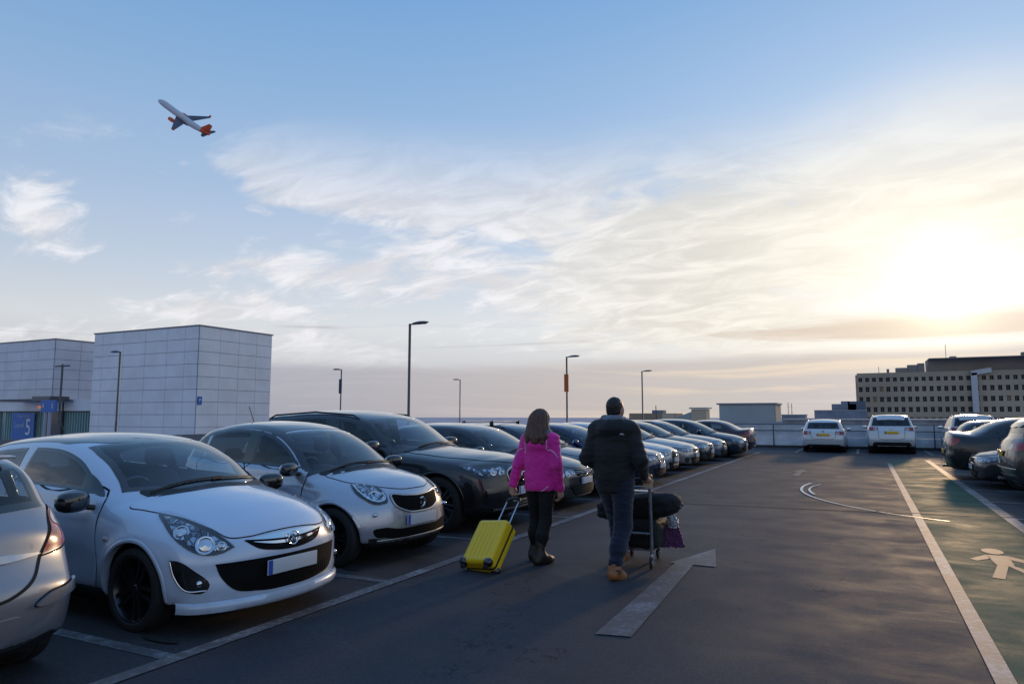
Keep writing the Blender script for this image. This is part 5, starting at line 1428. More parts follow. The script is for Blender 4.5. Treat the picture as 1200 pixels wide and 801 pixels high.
# ---- panelled terminal blocks on the left
def panel_mat(name, col):
    return mat(name, col, .42, .1, var=.07, vs=.35, rv=.08)
M_pan = panel_mat('panel_pale', (.66, .69, .73)); M_joint = mat('panel_joint', (.10, .11, .13), .6)
def text_obj(name, body, size, loc, rot, m, parent, ext=.01, sx=1.0):
    cu = bpy.data.curves.new(name, 'FONT'); cu.body = body; cu.size = size; cu.extrude = ext; cu.align_x = 'CENTER'; cu.align_y = 'CENTER'
    o = bpy.data.objects.new(name, cu); COL.objects.link(o)
    bpy.context.view_layer.update()
    me = bpy.data.meshes.new_from_object(o.evaluated_get(bpy.context.evaluated_depsgraph_get())); bpy.data.objects.remove(o); bpy.data.curves.remove(cu)
    me.materials.clear(); me.materials.append(m); me.name = name
    o = link(name, me, parent); o.location = loc; o.rotation_euler = rot; o.scale = (sx, 1, 1)
    return o
def clad(root, x0, x1, y0, y1, z0, z1, xs, ys, rows, m):
    """box clad in panels: south face panels at xs boundaries, east face at ys boundaries"""
    mb = MB(); g = .04; t = .08
    zs = np.linspace(z1, z1 - rows * (z1 - z0) / rows, rows + 1)
    for a, b in zip(xs[:-1], xs[1:]):
        for c_, d in zip(zs[:-1], zs[1:]): mb.box(((a + b) / 2, y0 - t / 2, (c_ + d) / 2), (abs(b - a) - g, t, abs(c_ - d) - g), 0, bev=.015)
    for a, b in zip(ys[:-1], ys[1:]):
        for c_, d in zip(zs[:-1], zs[1:]): mb.box((x1 + t / 2, (a + b) / 2, (c_ + d) / 2), (t, abs(b - a) - g, abs(c_ - d) - g), 0, bev=.015)
    mb.obj('wall_panel', [m], root)
    mb = MB(); mb.box(((x0 + x1) / 2, (y0 + y1) / 2, (z0 + z1) / 2), (x1 - x0, y1 - y0, z1 - z0 - .02)); mb.obj('wall', [M_joint], root)
    mb = MB(); mb.box(((x0 + x1) / 2, (y0 + y1) / 2, z1 + .08), (x1 - x0 + .3, y1 - y0 + .3, .16), bev=.02); mb.obj('roof_edge', [mat('roof_edge_grey', (.2, .21, .24), .5, .4)], root)
b1 = empty('terminal_block', (0, 0, 0), 0, 'large pale panelled cube-shaped block, the right-hand and taller-looking of the two', 'building', 'panelled terminal blocks')
b1.location = (-78, 61, -12)
def rel(root):    # children keep world coordinates
    for ch in root.children: ch.location = Vector(ch.location) - root.location
z1 = 12.0; rh = 1.47
clad(b1, -88.2, -68.85, 56.0, 67.2, z1 - rh * 16, z1, [-88.2, -86.4, -82.3, -78.2, -74.2, -71.1, -68.85], [56.0, 58.4, 61.0, 63.6, 67.2][:5] if False else [56.0, 59.0, 61.8, 64.6, 67.2], 16, M_pan)
m = MB(); m.box((-68.70, 56.35, z1 - rh * 5.9), (.05, .62, .95), bev=.01); o = m.obj('wall_sign', [M_signb], b1)
text_obj('sign_symbol', 'P', .55, (-68.66, 56.35, z1 - rh * 5.9), (R_(90), 0, R_(90)), M_platew, b1)
rel(b1)
b2 = empty('terminal_block', (-107, 66, -12), 0, 'pale panelled block at the far left whose upper storeys overhang a glazed ground floor', 'building', 'panelled terminal blocks')
mb_ = [-118, -114.2, -110.3, -106.4, -102.6, -98.9]
clad(b2, -118, -98.9, 57.3, 68, 3.85, z1, mb_, [57.3, 60.8, 64.3, 68], 6, panel_mat('panel_mauve', (.59, .60, .66)))
m = MB(); m.box((-104, 60.6, 3.0), (29, 5.6, 1.55)); m.obj('fascia', [M_pan], b2)
M_gl1 = mat('curtain_glass', (.06, .13, .14), .15, coat=1); M_fin = mat('fin_green', (.32, .50, .48), .35, .1)
m = MB(); m.box((-104, 60.4, -4.9), (28.6, 4.6, 14.2)); m.obj('curtain_wall', [M_gl1], b2)
m = MB()
for i in range(52): 
    if not (-112 < -118 + i * .56 < -111): m.box((-118 + i * .56, 57.98, -4.9), (.10, .24, 14.2))
m.obj('fin', [M_fin], b2)
m = MB(); m.box((-103, 58.0, 2.15), (27.5, .5, .12)); m.obj('soffit', [M_rail], b2)
# entrance canopy, lit panel, sign 5
m = MB(); m.box((-100.5, 55.9, 3.55), (11.5, 3.6, .16), bev=.05); m.box((-97.6, 56.4, 3.9), (4.0, 2.6, .5), bev=.05); m.obj('canopy', [mat('canopy_grey', (.13, .14, .16), .4, .4)], b2)
for x in (-100.0, -96.6): MB().box((x, 57.5, -4.5), (.16, .16, 15.8)).obj('door_frame', [M_rail], b2)
m = MB(); m.box((-98.3, 57.45, -4.6), (3.1, .08, 13.6)); m.obj('door', [mat('door_dark', (.02, .02, .022), .2, coat=.5)], b2)
m = MB(); m.box((-101.2, 57.3, 2.75), (1.6, .06, .36), bev=.02); o = m.obj('lit_sign', [mat('amber_sign', (.4, .12, .02), .5, emis=(1, .30, .05), es=.4)], b2)
m = MB(); m.box((-98.8, 57.3, 2.75), (1.7, .06, .26), bev=.02); o = m.obj('lit_sign', [mat('green_sign', (.2, .25, .1), .5, emis=(.55, .6, .2), es=.25)], b2)
m = MB(); m.box((-105.6, 57.5, -1.05), (5.4, .08, 6.1), bev=.02); so = m.obj('level_sign', [M_signb], b2)
text_obj('sign_digit', '5', 3.2, (-104.3, 57.45, -.1), (R_(90), 0, 0), M_platew, b2, sx=.85)
text_obj('sign_word', 'Level', 1.1, (-106.4, 57.45, .25), (R_(90), 0, 0), mat('sign_pale', (.35, .42, .55), .5), b2)
text_obj('sign_word', 'Departures', .62, (-105.6, 57.45, 1.55), (R_(90), 0, 0), mat('sign_pale', (.35, .42, .55), .5), b2)
rel(b2)
# white twin-post sign by the entrance and an extra lamp
sg = empty('direction_sign', (-77.4, 44.6, -6), 0, 'blue direction board raised on two grey posts beside the terminal glazing', 'sign')
m = MB(); m.box((0, 0, 8.6), (2.6, .2, 1.25), bev=.03); o = m.obj('board', [M_signb], sg)
text_obj('sign_letter', 'A', .7, (-.8, -.13, 8.6), (R_(90), 0, 0), M_platew, o); text_obj('sign_letter', '5', .7, (.8, -.13, 8.6), (R_(90), 0, 0), M_platew, o)
for x in (-.55, .25): MB().box((x, 0, 4), (.28, .2, 7.95)).obj('post', [mat('post_pale', (.3, .34, .40), .5, .3)], sg)
lm = empty('street_lamp', (-78.2, 46.2, -6), 0, 'twin-arm lamp mast rising behind the blue direction board', 'street lamp')
m = MB(); m.tube([(0, 0, 0), (0, 0, 13.2)], .11, 10); m.obj('pole', [M_col], lm, 40)
for q in (-1, 1): MB().box((q * .65, 0, 13.0), (1.1, .3, .16), bev=.05).obj('lamp_head', [M_col], lm)

# ---- office slab on the right
M_off = mat('office_concrete', (.40, .32, .23), .85, var=.12, vs=.05, bump=.4, bs=2); M_offd = mat('office_dark', (.26, .23, .20), .85, var=.15, vs=.05)
M_ow = mat('office_window', (.02, .022, .025), .55, spec=.2); M_lit = mat('lit_window', (.12, .09, .06), .5, emis=(1, .62, .22), es=.02)
of = empty('office_building', (60, 305, -12), 0, 'long concrete office slab with rows of small square windows on the right', 'building')
m = MB(); x0, x1, y0, zt = -1.6, 118, 295.0, 17.3; rows = 5; fh = 3.75; pw = 2.3
# facade built as spandrels and piers in front of a recessed dark plane
for r in range(rows + 1):
    z = zt - .9 - r * fh
    m.box(((x0 + x1) / 2, y0 + .3, z + (.15 if r == 0 else .55)), (x1 - x0, .6, 1.8 if r == 0 else 1.9))
n = int((x1 - x0) / pw)
for i in range(n + 1): m.box((x0 + i * pw, y0 + .35, zt - 10.5), (1.05, .5, 20))
m.box(((x0 + x1) / 2, y0 + .3, -8), (x1 - x0, .58, 9)); m.obj('facade', [M_off], of)
m = MB(); m.box(((x0 + x1) / 2, y0 + 10.7, (zt - 12) / 2), (x1 - x0 - .2, 20, zt + 11.8)); m.obj('core', [M_offd], of)
rnd = random.Random(5)
rest = MB(); shown = 0
wme = {}
for r in range(4):
    z = zt - 2.45 - r * fh
    for i in range(n):
        x = x0 + (i + .5) * pw
        if x > 51: rest.box((x, y0 + .62, z - .1), (1.3, .06, 2.0)); continue
        lit = rnd.random() < .02
        if lit not in wme: wme[lit] = MB().box((0, 0, 0), (1.3, .06, 2.0)).box((0, -.05, 0), (.07, .05, 2.0), 1).box((0, -.05, .25), (1.3, .05, .07), 1).mesh('window', [M_lit if lit else M_ow, M_offd])
        o = link('window', wme[lit], of); o.location = (x, y0 + .62, z - .1)
tag(rest.obj('window_rows_beyond', [M_ow], of), kind='stuff')
m = MB(); m.box((74, 303, 19.6), (104, 12, 4.4)); m.box((70, 300, 21.95), (96, 18, .25)); m.obj('penthouse', [M_offd], of)
for x, w_, h_ in ((9, .8, 1.6), (13.5, 4, 1.9), (17, 3.2, 2.9), (19.8, 2.2, 3.4), (51, 1.0, 1.5), (53.5, 1.4, 1.0), (30, 2, .8)):
    MB().box((x, 298, (22.1 if x > 28 else zt) + h_ / 2), (w_, 3, h_)).obj('rooftop_unit', [M_offd], of)
for x in (6, 28, 47): MB().tube([(x, 299, zt), (x, 299, 27.5 if x == 28 else 20)], .09, 6).obj('aerial', [M_offd], of)
m = MB(); m.box((27.6 + 8, 294.2, 9.6), (1.9, 1.4, 14)); m.box((37.8, 294.2, 17.0), (6.2, 1.4, 1.7), 0, Matrix.Rotation(R_(-10), 4, 'Y')); m.obj('flue_duct', [mat('duct_steel', (.38, .42, .47), .35, .5)], of)
rel(of)
# lower buildings along the skyline
def block(name, label, cx, cy, w_, d, z1, m_, extra=(), group=None):
    t_ = empty(name, (cx, cy, -12), 0, label, 'building', group)
    mb = MB(); mb.box((0, 0, (z1 + 12) / 2), (w_, d, z1 + 12)); mb.obj('wall', [m_], t_)
    for nm, c_, s_, mm in extra: MB().box((c_[0], c_[1], c_[2] + 12), s_, bev=.02 if min(s_) > .2 else 0).obj(nm, [mm], t_)
    return t_
def pxw(px, Yd):      # world x of a bearing at depth Yd, from the surveyed bearings of the skyline
    a = math.atan((px - 600) / 822.5) - R_(26.6); return math.tan(a) * Yd
GB = 'low buildings beyond the parapet'
M_b1 = mat('hangar_grey', (.34, .37, .37), .6, var=.1, vs=.1); M_b2 = mat('brown_block', (.30, .22, .15), .8, var=.1, vs=.1); M_b3 = mat('slate_block', (.20, .22, .27), .8, var=.2, vs=.2); M_cream = mat('cream_or_lit_wall', (.48, .40, .28), .8)  # cream also paints in the light on the warehouse end wall
x0, x1 = pxw(843, 150), pxw(908, 150)
block('warehouse', 'flat-roofed grey-green warehouse with a lit end wall coloured cream beyond the parapet', (x0 + x1) / 2, 155, x1 - x0, 10, 3.9, M_b1,
      [('end_wall', ((x1 - x0) / 2 + .12, 0, 0), (.2, 9.9, 7.7), M_cream), ('roof_edge', (0, 0, 4.0), (x1 - x0 + 1, 10.6, .3), mat('roof_edge_grey', (.2, .21, .24), .5)), ('loading_door', (-2.2, -5.08, -.9), (3.6, .1, 2.6), mat('door_pale', (.28, .31, .34), .6)), ('loading_door', (5.0, -5.08, -.9), (3.6, .1, 2.6), mat('door_pale', (.28, .31, .34), .6))], GB)
block('brick_building', 'brown low building just right of the man, far beyond the parked cars', pxw(764, 220), 225, 15, 10, 2.3, M_b2, [('plant_room', (1, 0, 2.7), (3.6, 4, 1.2), M_b3), ('end_wall', (5.3, -5.06, .4), (4.0, .1, 3.6), M_cream)], GB)
block('grey_building', 'small slate grey building right of the grey-green warehouse', pxw(929, 200), 205, 5.8, 8, 1.7, M_b3, [('roof_edge', (0, 0, 1.8), (6.2, 8.4, .2), M_conc)], GB)
block('grey_building', 'stepped grey building behind the white estate car', pxw(985, 240), 246, 15, 10, 3.0, M_b3, [('plant_room', (1, 0, 4.1), (7, 6, 2.2), M_b3), ('plant_room', (4.6, 0, 3.4), (5, 6, 5.2), mat('slate_blue', (.11, .13, .17), .7)), ('parapet_wall', (0, -4.9, 3.1), (15, .2, .4), M_conc), ('chimney', (1.4, -2, 5.6), (2.4, 2, .9), M_b3)], GB)
block('grey_building', 'long low service building between the white cars and the office slab', 22, 120, 66, 8, .9, mat('service_grey', (.26, .25, .26), .8, var=.3, vs=.3), [('window_band', (0, -4.08, -.2), (60, .1, .8), M_ow), ('roof_edge', (0, 0, 1.0), (66.5, 8.5, .2), M_conc)], GB)
# gangway with raised tail
x = pxw(808, 110)
gw = empty('jet_bridge', (x, 112, -12), 0, 'slanting grey covered bridge with cream end, rising behind the parked saloons', 'bridge')
m = MB(); m.box((-2.2, 0, 12.6), (6.2, 2.4, 1.5), 0, Matrix.Rotation(R_(-19), 4, 'Y'), bev=.05); m.obj('tunnel', [M_b1], gw)
m = MB(); m.box((1.3, 0, 13.5), (2.3, 2.8, 2.2), bev=.05); m.obj('cabin', [M_cream], gw); m = MB(); m.box((1.3, 0, 14.75), (2.9, 3.2, .2)); m.obj('roof', [M_conc], gw)
m = MB(); m.tube([(1.3, 0, 0), (1.3, 0, 12.4)], .25, 8); m.tube([(-5.6, .3, 0), (-5.9, .3, 15.2)], .07, 6); m.obj('support', [M_rail], gw)
# masts on the skyline
for i, (px, h_) in enumerate(((924, 6.8), (928, 6.4))):
    x = pxw(px, 300); o = empty('radio_mast', (x, 300, -12), 0, ('taller' if i == 0 else 'shorter') + ' of the two hazy lattice masts on the skyline', 'mast')
    m = MB()
    for a in (0, 1, 2): m.tube([(.35 * math.cos(a * 2.1), .35 * math.sin(a * 2.1), 0), (.12 * math.cos(a * 2.1), .12 * math.sin(a * 2.1), 12 + h_)], .06, 5)
    for z in range(1, int(12 + h_), 2): m.box((0, 0, z), (.6, .6, .08))
    m.obj('lattice', [mat('mast_haze', (.22, .21, .22), .8)], o)
# ------------------------------------------------------------------ airliner climbing out
def make_plane():
    M_w = mat('fuselage_white', (.55, .57, .62), .35, coat=.4); M_or = mat('livery_orange', (.75, .10, .015), .4, coat=.3); M_wing = mat('wing_grey', (.09, .095, .12), .45, .2); M_dk = mat('engine_dark', .03, .5)
    t_ = empty('airliner', (0, 0, 0), 0, 'white and orange airliner climbing to the left with its wheels up', 'aeroplane')
    # local: nose +Y, starboard +X, up +Z ; length 37.6, span 34
    prof = [(0, 18.8), (.55, 18.5), (1.15, 17.7), (1.65, 16.3), (1.93, 14.5), (1.98, 12.5), (1.98, -6), (1.85, -9), (1.5, -12.5), (.95, -16), (.45, -18.4), (.1, -18.8)]
    V = []; F = []; n = 24
    for r, y in prof:
        up = max(0, -y - 6) * .11 - max(0, y - 15) * .12
        for k_ in range(n):
            a = 2 * math.pi * k_ / n; V.append((r * math.cos(a), y, r * math.sin(a) + up))
    for i in range(len(prof) - 1):
        for k_ in range(n): F.append((i * n + k_, (i + 1) * n + k_, (i + 1) * n + (k_ + 1) % n, i * n + (k_ + 1) % n))
    mi = [1 if i >= 8 else 0 for i in range(len(prof) - 1) for k_ in range(n)]
    fu = link('fuselage', mesh('fuselage', V, [f[::-1] for f in F], [M_w, M_or], mi, 60), t_)
    m = MB(); m.sq((0, -1.0, -1.55), (2.1, 4.2, .95), 2.6); m.obj('belly_fairing', [M_wing], fu, 60)
    def wing(x0, y0, c0, x1, y1, c1, z0, z1, th, name, mt, mir=True, vert=False):
        for sd in ((1, -1) if mir else (1,)):
            m = MB(); V = []
            for x, y, c_, z, q in ((x0, y0, c0, z0, 1), (x1, y1, c1, z1, .5)):
                for fx, fz in ((0, 0), (.15, .5), (.45, .5), (1, 0), (.45, -.4), (.15, -.5)):
                    V.append((sd * x, y - fx * c_, z + fz * th * q) if not vert else (fz * th * q, y - fx * c_, z))
            F = [(i, (i + 1) % 6, 6 + (i + 1) % 6, 6 + i) for i in range(6)] + [tuple(range(5, -1, -1)), tuple(range(6, 12))]
            m.add(V, F); o = m.obj(name, [mt], t_, 50)
    wing(1.4, 4.2, 6.8, 16.6, -4.6, 1.7, -1.15, .35, .85, 'wing', M_wing)
    wing(16.6, -4.6, 1.7, 16.9, -5.6, .9, .35, 2.0, .3, 'winglet', M_or)
    wing(.6, -13.9, 4.0, 6.2, -16.9, 1.6, 1.1, 1.7, .4, 'tailplane', M_wing)
    wing(0, -11.2, 6.4, 0, -16.2, 2.4, 1.4, 8.0, .5, 'tail_fin', M_or, False, True)
    for sd in (1, -1):
        m = MB(); m.lathe([(.75, 5.6), (1.0, 5.4), (1.12, 4.4), (1.05, 2.8), (.72, 1.4), (.35, .9), (0, .6)], 20, 0, 'Y', (sd * 5.75, 0, -2.35)); m.lathe([(.72, 5.5), (.3, 5.0), (0, 5.1)], 20, 1, 'Y', (sd * 5.75, 0, -2.35))
        m.box((sd * 5.75, 2.6, -1.3), (.3, 3, .9)); m.obj('engine', [M_or, M_dk], t_, 50)
    m = MB(); m.sq((.9, 3.0, -1.75), (.28, .28, .28), 2); m.obj('landing_light', [mat('landing_lamp', (1, 1, 1), .3, emis=(1, .95, .8), es=9)], t_)
    t_.matrix_world = Matrix.Translation((-362.7, 276.6, 181.9)) @ Matrix(((-.0731, -.6617, .7462), (.819, -.4668, -.3337), (.5691, .5867, .5761))).to_4x4()
make_plane()
# ------------------------------------------------------------------ people
def seg(P, a, b, ra, rb, sc=(1, 1, 1)):
    s0, s1, s2 = sc; ax, ay, az = a[0] / s0, a[1] / s1, a[2] / s2; dx, dy, dz = b[0] / s0 - ax, b[1] / s1 - ay, b[2] / s2 - az
    wx, wy, wz = P[:, 0] / s0 - ax, P[:, 1] / s1 - ay, P[:, 2] / s2 - az
    t = np.clip((wx * dx + wy * dy + wz * dz) / (dx * dx + dy * dy + dz * dz + 1e-12), 0, 1)
    wx -= t * dx; wy -= t * dy; wz -= t * dz
    return (np.sqrt(wx * wx + wy * wy + wz * wz) - (ra + (rb - ra) * t)) * min(sc)
def chain(P, pts, k=.02, sc=(1, 1, 1)):
    f = None
    for (a, ra), (b, rb) in zip(pts[:-1], pts[1:]):
        d = seg(P, a, b, ra, rb, sc); f = d if f is None else smin(f, d, k)
    return f
def ellip(P, c, r):
    q = (P - np.array(c)) / np.array(r); n = np.linalg.norm(q, axis=1)
    return (n - 1) * min(r)
def snoise(P, f, seed=0, warp=.6):
    r = np.random.RandomState(seed); v = np.zeros(len(P)); Q = P * f
    for i in range(5):
        k = r.normal(size=3) * (1.3 ** i); w = r.normal(size=3) * .8
        v += np.sin(Q @ k + warp * np.sin(Q @ w * 1.7 + i) * 2 + r.rand() * 6) / (1.25 ** i)
    return v / 3
def ridge(P, f, seed): n = snoise(P, f, seed); return 1 - np.abs(n) * 2
def solid(fn, lo, hi, h, nm, m, parent, ang=180, coarse=4):
    """implicit surface evaluated only near its boundary"""
    H = h * coarse; n = [int(math.ceil((hi[i] - lo[i]) / H)) + 1 for i in range(3)]
    def fine(Pq):
        return fn(Pq)
    ax = [lo[i] + H * np.arange(n[i]) for i in range(3)]
    G = np.stack(np.meshgrid(*ax, indexing='ij'), -1).reshape(-1, 3)
    C = fn(G).reshape(n)
    def f2(Pq):
        idx = [np.clip(((Pq[:, i] - lo[i]) / H + .5).astype(int), 0, n[i] - 1) for i in range(3)]
        c = C[idx[0], idx[1], idx[2]]; out = c.copy(); near = np.abs(c) < H * 1.2
        out[near] = fn(Pq[near]); return out
    P, Q = snet(f2, lo, hi, h)
    P = newton(fn, P, h, 3)
    return link(nm, mesh(nm, P, Q.tolist(), [m], None, ang), parent)
def cast(fn, O, d, T=1.2):
    O = np.asarray(O, float); d = np.asarray(d, float); out = []
    t = np.zeros(len(O))
    for _ in range(90): t += np.clip(fn(O + d * t[:, None]) * .7, -.01, .1)
    return O + d * t[:, None]

def hand(P, wrist, palm_dir, thumb_side, curl=.5, s=1.0, k=.006):
    """palm with four bent fingers and a thumb. palm_dir: wrist->knuckles, thumb_side: across"""
    w = np.array(wrist, float); d = np.array(palm_dir, float); d /= np.linalg.norm(d)
    t = np.array(thumb_side, float); t -= d * (t @ d); t /= np.linalg.norm(t); n = np.cross(d, t)
    if True: curl_dir = n if curl >= 0 else -n
    c = abs(curl)
    f = seg(P, w, w + d * .075 * s, .024 * s, .030 * s)
    for i, (o, L) in enumerate(((.028, .078), (.010, .086), (-.009, .080), (-.027, .063))):
        kn = w + d * .085 * s + t * o * s
        f = smin(f, seg(P, w + d * .02 * s + t * o * .6 * s, kn, .014 * s, .0115 * s), .012)
        a1 = c * .9; p1 = kn + (d * math.cos(a1) + curl_dir * math.sin(a1)) * L * .48 * s
        a2 = c * 2.2; p2 = p1 + (d * math.cos(a2) + curl_dir * math.sin(a2)) * L * .32 * s
        a3 = c * 3.0; p3 = p2 + (d * math.cos(a3) + curl_dir * math.sin(a3)) * L * .24 * s
        f = smin(f, np.minimum(np.minimum(seg(P, kn, p1, .0105 * s, .0095 * s), seg(P, p1, p2, .0095 * s, .0088 * s)), seg(P, p2, p3, .0088 * s, .0075 * s)), .004)
    b = w + d * .022 * s + t * .022 * s; p1 = b + (d * .6 + t * .6 + curl_dir * .3) * .036 * s; p2 = p1 + (d * .85 + t * .15 + curl_dir * .5 * c) * .034 * s
    f = smin(f, np.minimum(seg(P, b, p1, .014 * s, .0115 * s), seg(P, p1, p2, .0115 * s, .0085 * s)), .012)
    return f

def headf(P, c, s=1.0):
    x, y, z = c; C = np.array(c)
    f = ellip(P, (x, y - .008 * s, z + .025 * s), (.076 * s, .096 * s, .092 * s))
    f = smin(f, ellip(P, (x, y + .03 * s, z - .045 * s), (.055 * s, .062 * s, .072 * s)), .03)
    f = smin(f, seg(P, (x, y + .088 * s, z + .012 * s), (x, y + .108 * s, z - .022 * s), .008 * s, .014 * s), .012)   # nose
    f = smin(f, seg(P, (x - .018 * s, y + .088 * s, z - .055 * s), (x + .018 * s, y + .088 * s, z - .055 * s), .006, .006), .006)
    for q in (-1, 1):
        f = smax(f, -(np.linalg.norm(P - (C + np.array([q * .031, .092, .008]) * s), axis=1) - .014 * s), .01)
        f = smin(f, np.linalg.norm(P - (C + np.array([q * .031, .078, .008]) * s), axis=1) - .0125 * s, .003)
        e = P - (C + np.array([q * .079, -.004, -.005]) * s)
        f = smin(f, (np.linalg.norm(e / (np.array([.011, .018, .031]) * s), axis=1) - 1) * .011 * s, .006)
    return f

M_skin = mat('skin', (.42, .24, .17), .5, var=.08, vs=30)
def fabric(name, col, rough=.75, bs=260, bump=.25, sheen=.3):
    m = mat(name, col, rough, var=.12, vs=7, bump=bump, bs=bs, spec=.3)
    m.node_tree.nodes['Principled BSDF'].inputs['Sheen Weight'].default_value = sheen
    return m
M_mag = fabric('jacket_magenta', (.74, .02, .33), .6); M_blkj = fabric('jacket_black', (.011, .012, .015), .65, sheen=.1); M_leg = fabric('leggings_black', (.007, .007, .008), .75, sheen=.05)
M_jean = fabric('denim', (.007, .012, .030), .8, 500); M_lin = fabric('hood_lining', (.16, .19, .25), .9); M_boot = mat('boot_leather', (.02, .013, .010), .5, var=.2, bump=.2, bs=40)
M_tan = mat('tan_leather', (.30, .115, .035), .5, var=.2, vs=14, bump=.2, bs=60); M_sole = mat('sole_rubber', (.03, .02, .015), .8)
def hairmat(name, c1, c2):
    m = bpy.data.materials.new(name); m.use_nodes = True; t = NT(m.node_tree); out = t.n('ShaderNodeOutputMaterial'); b = t.n('ShaderNodeBsdfPrincipled')
    P_ = t.n('ShaderNodeTexCoord').outputs['Object']; mp = t.n('ShaderNodeMapping', i0=P_); mp.inputs['Scale'].default_value = (1, 1, .12)
    n = t.noise(mp, 150, 4, .6, .4); t.set(b.inputs['Base Color'], t.mix(t.mr(n, .35, .7), g3(c1), g3(c2))); b.inputs['Roughness'].default_value = .42
    bn = t.n('ShaderNodeBump'); t.set(bn.inputs['Height'], n); bn.inputs['Strength'].default_value = .8; bn.inputs['Distance'].default_value = .006; t.set(b.inputs['Normal'], bn); t.set(out.inputs[0], b); return m
M_hairw = hairmat('brown_hair', (.035, .016, .010), (.17, .075, .042)); M_hairm = hairmat('dark_hair', (.004, .0035, .003), (.018, .013, .01))
M_refl = mat('reflective_piping', (.62, .58, .64), .4)

def foot(P, ankle, toe_dir, s=1.0, lift=0.0, grow=0.0):
    a = np.array(ankle, float); d = np.array([toe_dir[0], toe_dir[1], 0], float); d /= np.linalg.norm(d); up = np.array([0, 0, 1.])
    dz = -math.tan(lift); heel = a - d * .045 * s + up * (-.055 * s); ball = a + d * .12 * s + up * (-.062 * s + dz * .12); toe = a + d * .185 * s + up * (-.062 * s + dz * .15)
    f = smin(seg(P, a, heel, .045 * s + grow, .034 * s + grow), seg(P, heel, ball, .034 * s + grow, .037 * s + grow), .02)
    f = smin(f, seg(P, a + up * .0, ball, .042 * s + grow, .032 * s + grow), .03); f = smin(f, seg(P, ball, toe, .038 * s + grow, .029 * s + grow), .02)
    return f

